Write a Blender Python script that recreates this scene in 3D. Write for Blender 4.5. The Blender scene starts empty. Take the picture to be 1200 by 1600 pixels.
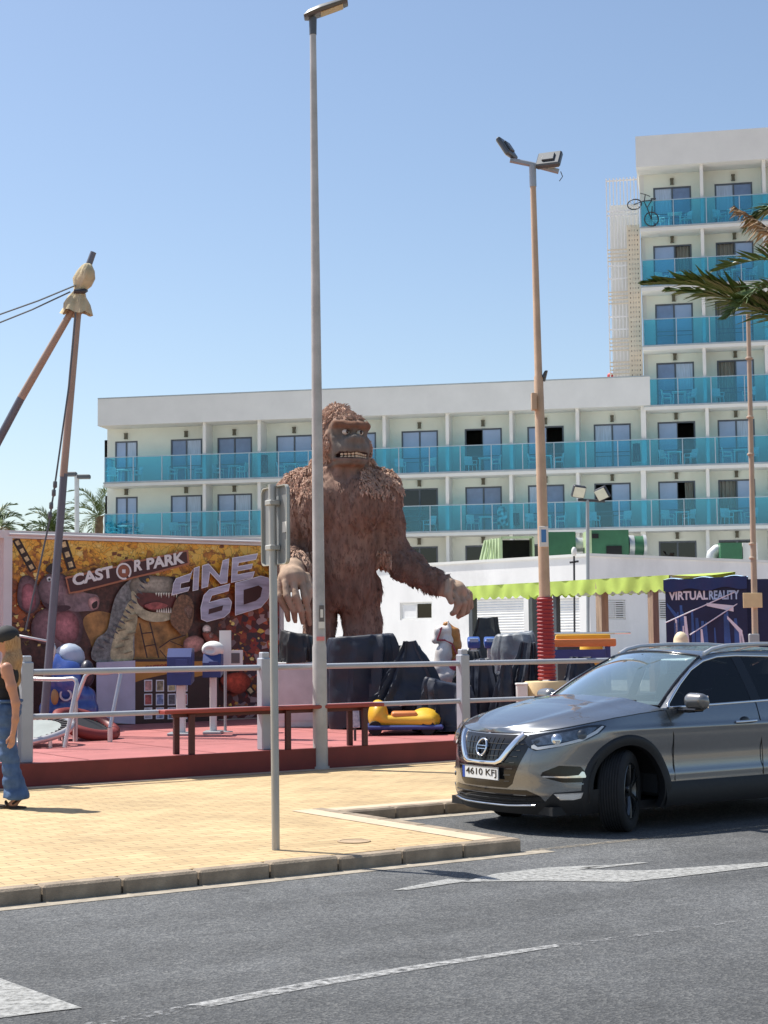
import bpy, bmesh, math, random
import numpy as np
from mathutils import Vector, Matrix, Quaternion
from mathutils import noise as mnoise
random.seed(7); np.random.seed(7)
R = math.radians
scene = bpy.context.scene
COL = scene.collection

# ---------------------------------------------------------------- camera
FPX = 2500.0                       # focal length for a 1200 px wide picture
PITCH = math.atan(200/2500.0); ROLL = R(0.6)
CAM = np.array([0, 0, 1.65])
cF = np.array([0, math.cos(PITCH), math.sin(PITCH)])
cU0 = np.array([0, -math.sin(PITCH), math.cos(PITCH)]); cR0 = np.array([1.0, 0, 0])
cR = cR0*math.cos(ROLL) - cU0*math.sin(ROLL)
cU = cU0*math.cos(ROLL) + cR0*math.sin(ROLL)
cam_d = bpy.data.cameras.new('camera'); cam_o = bpy.data.objects.new('camera', cam_d); COL.objects.link(cam_o)
cam_d.sensor_fit = 'HORIZONTAL'; cam_d.sensor_width = 36; cam_d.lens = FPX/1200*36
cam_d.clip_end = 6000; cam_d.clip_start = 0.1
m = Matrix.Identity(4)
for i in range(3):
    m[i][0] = cR[i]; m[i][1] = cU[i]; m[i][2] = -cF[i]; m[i][3] = CAM[i]
cam_o.matrix_world = m
scene.camera = cam_o

# ---------------------------------------------------------------- sky, sun, exposure
SUN_EL = R(59); SUN_AZ = math.atan2(-1.39, 0.75)      # azimuth measured from +Y towards +X (sun stands behind and left)
world = bpy.data.worlds.new('World'); scene.world = world; world.use_nodes = True
nt = world.node_tree; bg = nt.nodes['Background']
sky = nt.nodes.new('ShaderNodeTexSky'); sky.sky_type = 'NISHITA'; sky.sun_disc = False
sky.sun_elevation = SUN_EL; sky.sun_rotation = SUN_AZ
sky.altitude = 0; sky.air_density = 1.0; sky.dust_density = 1.0; sky.ozone_density = 1.1
nt.links.new(sky.outputs[0], bg.inputs[0]); bg.inputs[1].default_value = 0.115
sd = bpy.data.lights.new('sun', 'SUN'); so = bpy.data.objects.new('sun', sd); COL.objects.link(so)
sd.energy = 5.0; sd.angle = R(0.53); sd.color = (1.0, 0.955, 0.88)
sdir = Vector((math.sin(SUN_AZ)*math.cos(SUN_EL), math.cos(SUN_AZ)*math.cos(SUN_EL), math.sin(SUN_EL)))
so.rotation_euler = sdir.to_track_quat('Z', 'Y').to_euler(); so.location = (-20, 20, 40)
scene.view_settings.view_transform = 'Standard'; scene.view_settings.look = 'None'
scene.view_settings.exposure = 0.45; scene.view_settings.gamma = 1.0
scene.cycles.max_bounces = 8; scene.cycles.transparent_max_bounces = 16

# ---------------------------------------------------------------- measuring helpers
def ray(px, py): return cF + cR*(px-600)/FPX - cU*(py-800)/FPX
def G(px, py, z=0.0):
    d = ray(px, py); t = (z-CAM[2])/d[2]; return Vector(CAM+d*t)
def P(px, py, Y):
    d = ray(px, py); return Vector(CAM+d*(Y/d[1]))
class Frame:
    """a vertical working plane: origin, direction along, local y = depth"""
    def __init__(s, O, ang, z=0.0):
        s.O = Vector((O[0], O[1], z)); s.a = ang
        s.e = Vector((math.cos(ang), math.sin(ang), 0)); s.n = Vector((-math.sin(ang), math.cos(ang), 0))
    def W(s, x, y, z=0.0): return s.O + s.e*x + s.n*y + Vector((0, 0, z))
    def px(s, px, py, y=0.0):
        d = Vector(ray(px, py)); o = s.O + s.n*y
        t = (o-Vector(CAM)).dot(s.n)/d.dot(s.n); p = Vector(CAM)+d*t-s.O
        return p.dot(s.e), p.z
ROAD = Frame((-2.44, 10.24), R(33.9))      # x along the kerb, y across it towards the park

# ---------------------------------------------------------------- materials
MATS = {}
def M(name, col, rough=0.6, metal=0.0, var=0.12, scale=3.0, bump=0.0, bscale=60.0, spec=0.5, coat=0.0, col2=None, stretch=None, emit=0, detail=4.0, dirt=0.0):
    if name in MATS: return MATS[name]
    mt = bpy.data.materials.new(name); mt.use_nodes = True; n = mt.node_tree.nodes; l = mt.node_tree.links
    b = n['Principled BSDF']; b.inputs['Roughness'].default_value = rough; b.inputs['Metallic'].default_value = metal
    b.inputs['Specular IOR Level'].default_value = spec; b.inputs['Coat Weight'].default_value = coat; b.inputs['Coat Roughness'].default_value = 0.03
    tc = n.new('ShaderNodeTexCoord'); mp = n.new('ShaderNodeMapping'); l.new(tc.outputs['Object'], mp.inputs[0])
    if stretch: mp.inputs['Scale'].default_value = stretch
    nz = n.new('ShaderNodeTexNoise'); nz.inputs['Scale'].default_value = scale; nz.inputs['Detail'].default_value = detail; nz.inputs['Roughness'].default_value = 0.6
    l.new(mp.outputs[0], nz.inputs[0])
    mr = n.new('ShaderNodeMapRange'); mr.inputs[1].default_value = 0.3; mr.inputs[2].default_value = 0.7; l.new(nz.outputs[0], mr.inputs[0])
    mx = n.new('ShaderNodeMix'); mx.data_type = 'RGBA'; l.new(mr.outputs[0], mx.inputs[0])
    c = list(col)+[1]; 
    if col2 is None:
        c1 = [v*(1-var) for v in col]+[1]; c2 = [min(1, v*(1+var)) for v in col]+[1]
    else: c1 = c; c2 = list(col2)+[1]
    mx.inputs[6].default_value = c1; mx.inputs[7].default_value = c2
    out = mx.outputs[2]
    if dirt > 0:
        nd = n.new('ShaderNodeTexNoise'); nd.inputs['Scale'].default_value = scale*0.35; nd.inputs['Detail'].default_value = 8; nd.inputs['Roughness'].default_value = 0.7
        l.new(tc.outputs['Object'], nd.inputs[0])
        m2 = n.new('ShaderNodeMapRange'); m2.inputs[1].default_value = 0.5; m2.inputs[2].default_value = 0.72; m2.inputs[4].default_value = dirt; l.new(nd.outputs[0], m2.inputs[0])
        mz = n.new('ShaderNodeMix'); mz.data_type = 'RGBA'; l.new(m2.outputs[0], mz.inputs[0]); l.new(out, mz.inputs[6]); mz.inputs[7].default_value = [v*0.45 for v in col]+[1]
        out = mz.outputs[2]
    l.new(out, b.inputs['Base Color'])
    if bump > 0:
        nb = n.new('ShaderNodeTexNoise'); nb.inputs['Scale'].default_value = bscale; nb.inputs['Detail'].default_value = 3
        l.new(mp.outputs[0], nb.inputs[0])
        bp = n.new('ShaderNodeBump'); bp.inputs['Strength'].default_value = bump; bp.inputs['Distance'].default_value = 0.01
        l.new(nb.outputs[0], bp.inputs['Height']); l.new(bp.outputs[0], b.inputs['Normal'])
    if emit: b.inputs['Emission Color'].default_value = c; b.inputs['Emission Strength'].default_value = emit
    MATS[name] = mt; return mt
def MV(name, rough=0.7, bump=0.0, bscale=40, stretch=(1, 1, 1), var=0.25, vscale=20, spec=0.3):
    """material that takes its pigment from the mesh colour attribute"""
    mt = M(name, (0.5, 0.5, 0.5), rough, bump=bump, bscale=bscale, stretch=stretch, spec=spec, scale=vscale)
    n = mt.node_tree.nodes; l = mt.node_tree.links; b = n['Principled BSDF']
    at = n.new('ShaderNodeAttribute'); at.attribute_name = 'Col'
    mx = [x for x in n if x.bl_idname == 'ShaderNodeMix'][0]
    mx.inputs[6].default_value = (1-var, 1-var, 1-var, 1); mx.inputs[7].default_value = (1+var, 1+var, 1+var, 1)
    mul = n.new('ShaderNodeMix'); mul.data_type = 'RGBA'; mul.blend_type = 'MULTIPLY'; mul.inputs[0].default_value = 1
    l.new(at.outputs['Color'], mul.inputs[6]); l.new(mx.outputs[2], mul.inputs[7]); l.new(mul.outputs[2], b.inputs['Base Color'])
    return mt
def glass(name, tint=(1, 1, 1), diff=None, dmix=0.0, rough=0.0, ior=1.5, boost=1.0):
    if name in MATS: return MATS[name]
    mt = bpy.data.materials.new(name); mt.use_nodes = True; n = mt.node_tree.nodes; l = mt.node_tree.links
    n.remove(n['Principled BSDF']); o = n['Material Output']
    tr = n.new('ShaderNodeBsdfTransparent'); tr.inputs[0].default_value = list(tint)+[1]
    gl = n.new('ShaderNodeBsdfGlossy'); gl.inputs['Roughness'].default_value = rough; gl.inputs[0].default_value = (1, 1, 1, 1)
    ge = n.new('ShaderNodeNewGeometry'); dt = n.new('ShaderNodeVectorMath'); dt.operation = 'DOT_PRODUCT'; l.new(ge.outputs['Normal'], dt.inputs[0]); l.new(ge.outputs['Incoming'], dt.inputs[1])
    def mth(op, a, b=None):
        q = n.new('ShaderNodeMath'); q.operation = op; l.new(a, q.inputs[0])
        if b is not None: q.inputs[1].default_value = b
        return q.outputs[0]
    f0 = ((ior-1)/(ior+1))**2; iv = n.new('ShaderNodeMath'); iv.operation = 'SUBTRACT'; iv.inputs[0].default_value = 1; l.new(mth('ABSOLUTE', dt.outputs['Value']), iv.inputs[1])
    sch = mth('ADD', mth('MULTIPLY', mth('POWER', iv.outputs[0], 5.0), 1-f0), f0)
    base = tr.outputs[0]
    if diff:
        df = n.new('ShaderNodeBsdfDiffuse'); df.inputs[0].default_value = list(diff)+[1]
        m1 = n.new('ShaderNodeMixShader'); m1.inputs[0].default_value = dmix; l.new(base, m1.inputs[1]); l.new(df.outputs[0], m1.inputs[2]); base = m1.outputs[0]
    fm = n.new('ShaderNodeMath'); fm.operation = 'MULTIPLY'; fm.inputs[1].default_value = boost; fm.use_clamp = True; l.new(sch, fm.inputs[0])
    mx = n.new('ShaderNodeMixShader'); l.new(fm.outputs[0], mx.inputs[0]); l.new(base, mx.inputs[1]); l.new(gl.outputs[0], mx.inputs[2])
    l.new(mx.outputs[0], o.inputs[0]); MATS[name] = mt; return mt

# ---------------------------------------------------------------- mesh building
class MB:
    def __init__(s): s.v = []; s.f = []; s.c = []
    def add(s, vs, fs, col=None):
        o = len(s.v); s.v.extend([tuple(v) for v in vs]); s.f.extend([tuple(i+o for i in f) for f in fs])
        if col is not None or s.c:
            while len(s.c) < o: s.c.append((0.5, 0.5, 0.5))
            s.c.extend([col or (0.5, 0.5, 0.5)]*len(vs))
        return s
    def box(s, c, d, rot=None, col=None):
        vs = [Vector((x*d[0]/2, y*d[1]/2, z*d[2]/2)) for x in (-1, 1) for y in (-1, 1) for z in (-1, 1)]
        if rot is not None: vs = [rot @ v for v in vs]
        vs = [v+Vector(c) for v in vs]
        return s.add(vs, [(0, 1, 3, 2), (4, 6, 7, 5), (0, 4, 5, 1), (2, 3, 7, 6), (0, 2, 6, 4), (1, 5, 7, 3)], col)
    def b2(s, a, b, col=None):
        a = Vector(a); b = Vector(b); return s.box((a+b)/2, [abs(x) for x in (b-a)], None, col)
    def cbox(s, c, d, bev, rot=None, seg=1, col=None):
        bm = bmesh.new(); bmesh.ops.create_cube(bm, size=1)
        for v in bm.verts: v.co = Vector((v.co.x*d[0], v.co.y*d[1], v.co.z*d[2]))
        bmesh.ops.bevel(bm, geom=bm.edges[:], offset=bev, segments=seg, affect='EDGES', profile=0.5)
        bm.verts.index_update(); vs = [v.co.copy() for v in bm.verts]; fs = [[v.index for v in f.verts] for f in bm.faces]; bm.free()
        if rot is not None: vs = [rot @ v for v in vs]
        return s.add([v+Vector(c) for v in vs], fs, col)
    def tube(s, pts, r, n=8, cap=True, col=None, flat=None):
        pts = [Vector(p) for p in pts]; k = len(pts); rs = r if isinstance(r, (list, tuple)) else [r]*k
        vs = []; up = None
        for i in range(k):
            t = (pts[min(i+1, k-1)]-pts[max(i-1, 0)]).normalized()
            if up is None: up = Vector((0, 0, 1)) if abs(t.z) < 0.9 else Vector((1, 0, 0))
            x = t.cross(up).normalized(); up = x.cross(t).normalized()
            for j in range(n):
                a = 2*math.pi*(j+0.5)/n; vs.append(pts[i]+(x*math.cos(a)+up*math.sin(a)*(flat or 1))*rs[i])
        fs = [(i*n+j, i*n+(j+1) % n, (i+1)*n+(j+1) % n, (i+1)*n+j) for i in range(k-1) for j in range(n)]
        if cap: fs += [tuple(range(n))[::-1], tuple(range((k-1)*n, k*n))]
        return s.add(vs, fs, col)
    def lathe(s, prof, n=24, c=(0, 0, 0), rot=None, col=None, cap=True):
        vs = []
        for r, z in prof:
            for j in range(n):
                a = 2*math.pi*j/n; v = Vector((r*math.cos(a), r*math.sin(a), z)); 
                if rot is not None: v = rot @ v
                vs.append(v+Vector(c))
        k = len(prof); fs = [(i*n+j, i*n+(j+1) % n, (i+1)*n+(j+1) % n, (i+1)*n+j) for i in range(k-1) for j in range(n)]
        if cap: fs += [tuple(range(n))[::-1], tuple(range((k-1)*n, k*n))]
        return s.add(vs, fs, col)
    def prism(s, poly, fn, d, col=None):
        """poly of 2D points, fn(u,v,w) -> 3D, thickness d along w"""
        k = len(poly); vs = [fn(u, v, 0) for u, v in poly]+[fn(u, v, d) for u, v in poly]
        fs = [tuple(range(k))[::-1], tuple(range(k, 2*k))]+[(i, (i+1) % k, k+(i+1) % k, k+i) for i in range(k)]
        return s.add(vs, fs, col)
    def ell(s, c, r, n=12, m_=8, rot=None, col=None):
        vs = []; 
        for i in range(m_+1):
            t = math.pi*i/m_
            for j in range(n):
                a = 2*math.pi*j/n; v = Vector((r[0]*math.sin(t)*math.cos(a), r[1]*math.sin(t)*math.sin(a), r[2]*math.cos(t)))
                if rot is not None: v = rot @ v
                vs.append(v+Vector(c))
        fs = [(i*n+j, (i+1)*n+j, (i+1)*n+(j+1) % n, i*n+(j+1) % n) for i in range(m_) for j in range(n)]
        return s.add(vs, fs, col)
    def grid(s, fn, nu, nv, col=None):
        vs = [fn(i/nu, j/nv) for j in range(nv+1) for i in range(nu+1)]; w = nu+1
        return s.add(vs, [(j*w+i, j*w+i+1, (j+1)*w+i+1, (j+1)*w+i) for j in range(nv) for i in range(nu)], col)
    def mesh(s, name, mat, smooth=None):
        me = bpy.data.meshes.new(name); me.from_pydata([tuple(v) for v in s.v], [], s.f); me.validate(verbose=False)
        if s.c and len(me.vertices) == len(s.v):
            while len(s.c) < len(s.v): s.c.append((0.5, 0.5, 0.5))
            a = me.color_attributes.new('Col', 'FLOAT_COLOR', 'POINT')
            a.data.foreach_set('color', np.array([[*c, 1] for c in s.c], dtype=np.float32).ravel())
        if mat: me.materials.append(mat)
        fix(me, smooth); return me
    def local(s, root):
        inv = root_mat(root).inverted(); s.v = [tuple(inv @ Vector(v)) for v in s.v]; return s
    def build(s, name, mat, parent=None, smooth=None, world=False):
        if world and parent is not None: s.local(parent)
        return link(name, s.mesh(name, mat, smooth), parent)
def fix(me, smooth=None):
    bm = bmesh.new(); bm.from_mesh(me); bmesh.ops.recalc_face_normals(bm, faces=bm.faces); bm.to_mesh(me); bm.free()
    if smooth is not None:
        me.polygons.foreach_set('use_smooth', [True]*len(me.polygons))
        if smooth < 180: me.set_sharp_from_angle(angle=R(smooth))
def root_mat(o): return Matrix.Translation(o.location) @ o.rotation_euler.to_matrix().to_4x4()
def link(name, me, parent=None, loc=None, rz=None):
    o = bpy.data.objects.new(name, me); COL.objects.link(o)
    if parent is not None: o.parent = parent
    if loc is not None: o.location = loc
    if rz is not None: o.rotation_euler = (0, 0, rz)
    return o
def tag(o, label=None, cat=None, group=None, kind=None):
    if label: o['label'] = label
    if cat: o['category'] = cat
    if group: o['group'] = group
    if kind: o['kind'] = kind
    return o
def thing(name, label, cat, loc=(0, 0, 0), rz=0.0, group=None):
    o = bpy.data.objects.new(name, None); COL.objects.link(o); o.location = loc; o.rotation_euler = (0, 0, rz); o.empty_display_size = 0.2
    return tag(o, label, cat, group)
DUPS = []
def dup(root, loc, rz, label=None, group=None):
    def cp(o, par):
        c = o.copy(); COL.objects.link(c); c.parent = par
        for ch in [x for x in bpy.data.objects if x.parent == o]: cp(ch, c)
        return c
    r = cp(root, None); r.location = loc; r.rotation_euler = (0, 0, rz)
    if label: r['label'] = label
    if group: r['group'] = group
    DUPS.append(r); return r
def text_geo(txt, size=1.0, extrude=0.004, bold=0.0, shear=0.0, spacing=1.0):
    cu = bpy.data.curves.new('t', 'FONT'); cu.body = txt; cu.size = size; cu.extrude = extrude; cu.offset = bold; cu.shear = shear; cu.space_character = spacing
    cu.resolution_u = 4; ob = bpy.data.objects.new('t', cu); me = bpy.data.meshes.new_from_object(ob)
    vs = [v.co.copy() for v in me.vertices]; fs = [tuple(p.vertices) for p in me.polygons]
    bpy.data.objects.remove(ob); bpy.data.curves.remove(cu); bpy.data.meshes.remove(me); return vs, fs
def text_box(mb, txt, fn, x0, x1, z0, z1, bold=0.0, shear=0.0, depth=0.003, col=None, spacing=1.0):
    """text stretched into a rectangle; fn(u,v,w) maps to 3D"""
    vs, fs = text_geo(txt, 1.0, 0.5, bold, shear, spacing)
    ax = [v.x for v in vs]; ay = [v.y for v in vs]; a0, a1, b0, b1 = min(ax), max(ax), min(ay), max(ay)
    mb.add([fn(x0+(v.x-a0)/(a1-a0)*(x1-x0), z0+(v.y-b0)/(b1-b0)*(z1-z0), (v.z+0.5)*depth) for v in vs], fs, col)

# ---------------------------------------------------------------- implicit surfaces (one continuous skin)
class SDF:
    def __init__(s, lo, hi, h):
        s.h = h; s.lo = np.array(lo, float); n = np.ceil((np.array(hi)-s.lo)/h).astype(int)+1; s.n = n
        s.f = np.full(n, 10.0, np.float32)
        s.ax = [s.lo[i]+h*np.arange(n[i]) for i in range(3)]
    def _win(s, c0, c1, pad):
        sl = []
        for i in range(3):
            a = int(np.clip((min(c0[i], c1[i])-pad-s.lo[i])/s.h, 0, s.n[i]-1)); b = int(np.clip((max(c0[i], c1[i])+pad-s.lo[i])/s.h+2, a+1, s.n[i]))
            sl.append(slice(a, b))
        X = s.ax[0][sl[0]][:, None, None]; Y = s.ax[1][sl[1]][None, :, None]; Z = s.ax[2][sl[2]][None, None, :]
        return tuple(sl), X, Y, Z
    def _op(s, sl, d, k, sub):
        a = s.f[sl]; d = d.astype(np.float32)
        if sub:
            h = np.clip(0.5-0.5*(a+d)/k, 0, 1); s.f[sl] = a+(-d-a)*h+k*h*(1-h)
        else:
            h = np.clip(0.5+0.5*(d-a)/k, 0, 1); s.f[sl] = d+(a-d)*h-k*h*(1-h)
    def cone(s, a, b, r1, r2, k=0.05, sub=False):
        a = np.array(a, float); b = np.array(b, float); sl, X, Y, Z = s._win(a, b, max(r1, r2)+k*1.5+0.1)
        ba = b-a; L = max(ba@ba, 1e-9); t = np.clip(((X-a[0])*ba[0]+(Y-a[1])*ba[1]+(Z-a[2])*ba[2])/L, 0, 1)
        d = np.sqrt((X-a[0]-t*ba[0])**2+(Y-a[1]-t*ba[1])**2+(Z-a[2]-t*ba[2])**2)-(r1+t*(r2-r1)); s._op(sl, d, k, sub)
    def ell(s, c, r, k=0.05, rot=None, sub=False):
        c = np.array(c, float); r = np.array(r, float); sl, X, Y, Z = s._win(c-r.max(), c+r.max(), k*1.5+0.1)
        x, y, z = X-c[0], Y-c[1], Z-c[2]
        if rot is not None:
            q = np.array(rot.to_3x3().transposed()); x, y, z = (q[0, 0]*x+q[0, 1]*y+q[0, 2]*z, q[1, 0]*x+q[1, 1]*y+q[1, 2]*z, q[2, 0]*x+q[2, 1]*y+q[2, 2]*z)
        k0 = np.sqrt((x/r[0])**2+(y/r[1])**2+(z/r[2])**2); k1 = np.sqrt((x/r[0]**2)**2+(y/r[1]**2)**2+(z/r[2]**2)**2)
        s._op(sl, k0*(k0-1)/np.maximum(k1, 1e-6), k, sub)
    def chain(s, pts, rs, k=0.05):
        for i in range(len(pts)-1): s.cone(pts[i], pts[i+1], rs[i], rs[i+1], k)
    def mesh(s):
        f = s.f; ins = f < 0; n = np.array(f.shape)-1
        acc = np.zeros((*n, 3), np.float32); cnt = np.zeros(n, np.float32)
        idx = np.indices(n).astype(np.float32)
        for ax in range(3):
            o = [i for i in range(3) if i != ax]
            for da in (0, 1):
                for db in (0, 1):
                    s0 = [None]*3; s1 = [None]*3
                    s0[ax] = slice(0, n[ax]); s1[ax] = slice(1, n[ax]+1)
                    for q, dd in ((o[0], da), (o[1], db)): s0[q] = s1[q] = slice(dd, dd+n[q])
                    A = f[tuple(s0)]; B = f[tuple(s1)]; cr = (A < 0) != (B < 0)
                    t = np.where(cr, A/np.where(cr, A-B, 1), 0)
                    cnt += cr; acc[..., ax] += np.where(cr, t, 0); acc[..., o[0]] += cr*da; acc[..., o[1]] += cr*db
        act = cnt > 0; vid = np.full(n, -1, int); vid[act] = np.arange(act.sum())
        V = (np.moveaxis(idx, 0, -1)[act]+acc[act]/cnt[act][:, None])*s.h+s.lo
        F = []
        for ax in range(3):
            o = [i for i in range(3) if i != ax]
            s0 = [slice(None)]*3; s1 = [slice(None)]*3; s0[ax] = slice(0, -1); s1[ax] = slice(1, None)
            A = ins[tuple(s0)]; B = ins[tuple(s1)]; w = np.argwhere(A != B)
            w = w[(w[:, o[0]] > 0) & (w[:, o[1]] > 0) & (w[:, o[0]] < n[o[0]]) & (w[:, o[1]] < n[o[1]])]
            q = []
            for d0, d1 in ((-1, -1), (0, -1), (0, 0), (-1, 0)):
                c = w.copy(); c[:, o[0]] += d0; c[:, o[1]] += d1; q.append(vid[c[:, 0], c[:, 1], c[:, 2]])
            q = np.stack(q, 1); inn = A[w[:, 0], w[:, 1], w[:, 2]]
            flip = inn if ax != 1 else ~inn
            q[~flip] = q[~flip][:, ::-1]; F.append(q)
        F = np.concatenate(F); F = F[(F >= 0).all(1)]
        return V, F
def np_mesh(name, V, F, mat, smooth=180, cols=None):
    me = bpy.data.meshes.new(name); me.vertices.add(len(V)); me.vertices.foreach_set('co', np.asarray(V, np.float32).ravel())
    k = F.shape[1]; me.loops.add(len(F)*k); me.loops.foreach_set('vertex_index', F.astype(np.int32).ravel()); me.polygons.add(len(F))
    me.polygons.foreach_set('loop_start', np.arange(0, len(F)*k, k, dtype=np.int32)); me.update(calc_edges=True)
    if cols is not None:
        a = me.color_attributes.new('Col', 'FLOAT_COLOR', 'POINT'); a.data.foreach_set('color', np.concatenate([cols, np.ones((len(V), 1))], 1).astype(np.float32).ravel())
    if mat: me.materials.append(mat)
    me.polygons.foreach_set('use_smooth', [True]*len(F)); return me
def vnormals(V, F):
    a = V[F[:, 1]]-V[F[:, 0]]; b = V[F[:, 2]]-V[F[:, 0]]; fn = np.cross(a, b); N = np.zeros_like(V)
    for i in range(F.shape[1]): np.add.at(N, F[:, i], fn)
    return N/np.maximum(np.linalg.norm(N, axis=1, keepdims=True), 1e-9)
def vnoise(p, seed=0):
    """cheap smooth value noise on numpy points"""
    q = np.floor(p).astype(np.int64); fr = p-q; fr = fr*fr*(3-2*fr); out = 0
    def hsh(a): 
        x = (a[:, 0]*374761393+a[:, 1]*668265263+a[:, 2]*2147483647+seed*1274126177) & 0xffffffff
        x = ((x ^ (x >> 13))*1274126177) & 0xffffffff; return ((x ^ (x >> 16)) & 0xffff)/65535.0
    for i in (0, 1):
        for j in (0, 1):
            for k in (0, 1):
                w = (fr[:, 0] if i else 1-fr[:, 0])*(fr[:, 1] if j else 1-fr[:, 1])*(fr[:, 2] if k else 1-fr[:, 2])
                out = out+w*hsh(q+np.array([i, j, k]))
    return out*2-1
# ================================================================ SETTING
PV = 0.10; DK = 0.35                      # pavement and deck heights
def coords_frame(n, l, fr):
    tc = n.new('ShaderNodeTexCoord'); mp = n.new('ShaderNodeMapping'); mp.vector_type = 'TEXTURE'
    mp.inputs['Location'].default_value = (fr.O.x, fr.O.y, 0); mp.inputs['Rotation'].default_value = (0, 0, fr.a)
    l.new(tc.outputs['Object'], mp.inputs[0]); return mp.outputs[0]
def asphalt():
    mt = M('asphalt', (0.115, 0.115, 0.118), 0.9, var=0.0, bump=0.0)
    n = mt.node_tree.nodes; l = mt.node_tree.links; b = n['Principled BSDF']; v = coords_frame(n, l, ROAD)
    def noise(sc, det=4, rough=0.6):
        x = n.new('ShaderNodeTexNoise'); x.inputs['Scale'].default_value = sc; x.inputs['Detail'].default_value = det; x.inputs['Roughness'].default_value = rough; l.new(v, x.inputs[0]); return x
    vo = n.new('ShaderNodeTexVoronoi'); vo.inputs['Scale'].default_value = 75; l.new(v, vo.inputs[0])
    cr = n.new('ShaderNodeValToRGB'); l.new(vo.outputs['Color'], cr.inputs[0])
    e = cr.color_ramp.elements; e[0].position = 0.0; e[0].color = (0.050, 0.052, 0.054, 1); e[1].position = 1; e[1].color = (0.135, 0.136, 0.132, 1)
    m1 = e.new(0.55); m1.color = (0.080, 0.083, 0.086, 1)
    sp = n.new('ShaderNodeSeparateColor'); l.new(vo.outputs['Color'], sp.inputs[0]); l.new(sp.outputs[0], cr.inputs[0])
    big = noise(0.35, 6, 0.65); mr = n.new('ShaderNodeMapRange'); mr.inputs[1].default_value = 0.33; mr.inputs[2].default_value = 0.68; mr.inputs[3].default_value = 0.72; mr.inputs[4].default_value = 1.3; l.new(big.outputs[0], mr.inputs[0])
    mid = noise(3.5, 5, 0.7); mr2 = n.new('ShaderNodeMapRange'); mr2.inputs[1].default_value = 0.3; mr2.inputs[2].default_value = 0.7; mr2.inputs[3].default_value = 0.86; mr2.inputs[4].default_value = 1.14; l.new(mid.outputs[0], mr2.inputs[0])
    mu = n.new('ShaderNodeMath'); mu.operation = 'MULTIPLY'; l.new(mr.outputs[0], mu.inputs[0]); l.new(mr2.outputs[0], mu.inputs[1])
    # long wheel-track bands and a few oil stains
    mp2 = n.new('ShaderNodeMapping'); mp2.inputs['Scale'].default_value = (0.05, 1.1, 1); l.new(v, mp2.inputs[0])
    tr = n.new('ShaderNodeTexNoise'); tr.inputs['Scale'].default_value = 1.2; tr.inputs['Detail'].default_value = 3; l.new(mp2.outputs[0], tr.inputs[0])
    mr3 = n.new('ShaderNodeMapRange'); mr3.inputs[1].default_value = 0.35; mr3.inputs[2].default_value = 0.65; mr3.inputs[3].default_value = 0.84; mr3.inputs[4].default_value = 1.14; l.new(tr.outputs[0], mr3.inputs[0])
    mu2 = n.new('ShaderNodeMath'); mu2.operation = 'MULTIPLY'; l.new(mu.outputs[0], mu2.inputs[0]); l.new(mr3.outputs[0], mu2.inputs[1])
    mx = n.new('ShaderNodeMix'); mx.data_type = 'RGBA'; mx.blend_type = 'MULTIPLY'; mx.inputs[0].default_value = 1; l.new(cr.outputs[0], mx.inputs[6]); l.new(mu2.outputs[0], mx.inputs[7])
    # wandering cracks and oil drips
    wz = noise(1.3, 6, .7); wv = n.new('ShaderNodeVectorMath'); wv.operation = 'MULTIPLY_ADD'; wv.inputs[1].default_value = (.9, .9, 0); l.new(wz.outputs['Color'], wv.inputs[0]); l.new(v, wv.inputs[2])
    ck = n.new('ShaderNodeTexVoronoi'); ck.feature = 'DISTANCE_TO_EDGE'; ck.inputs['Scale'].default_value = 0.30; l.new(wv.outputs[0], ck.inputs[0])
    ckr = n.new('ShaderNodeMapRange'); ckr.inputs[1].default_value = 0.0008; ckr.inputs[2].default_value = 0.0035; ckr.inputs[3].default_value = 0.8; ckr.inputs[4].default_value = 1; l.new(ck.outputs['Distance'], ckr.inputs[0])
    os_ = noise(0.9, 7, .72); osr = n.new('ShaderNodeMapRange'); osr.inputs[1].default_value = .60; osr.inputs[2].default_value = .72; osr.inputs[3].default_value = 1; osr.inputs[4].default_value = .62; l.new(os_.outputs[0], osr.inputs[0])
    cm = n.new('ShaderNodeMath'); cm.operation = 'MULTIPLY'; l.new(ckr.outputs[0], cm.inputs[0]); l.new(osr.outputs[0], cm.inputs[1])
    mxc = n.new('ShaderNodeMix'); mxc.data_type = 'RGBA'; mxc.blend_type = 'MULTIPLY'; mxc.inputs[0].default_value = 1; l.new(mx.outputs[2], mxc.inputs[6]); l.new(cm.outputs[0], mxc.inputs[7]); l.new(mxc.outputs[2], b.inputs['Base Color'])
    bp = n.new('ShaderNodeBump'); bp.inputs['Strength'].default_value = 0.9; bp.inputs['Distance'].default_value = 0.006; l.new(vo.outputs['Distance'], bp.inputs['Height']); l.new(bp.outputs[0], b.inputs['Normal'])
    return mt
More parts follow.
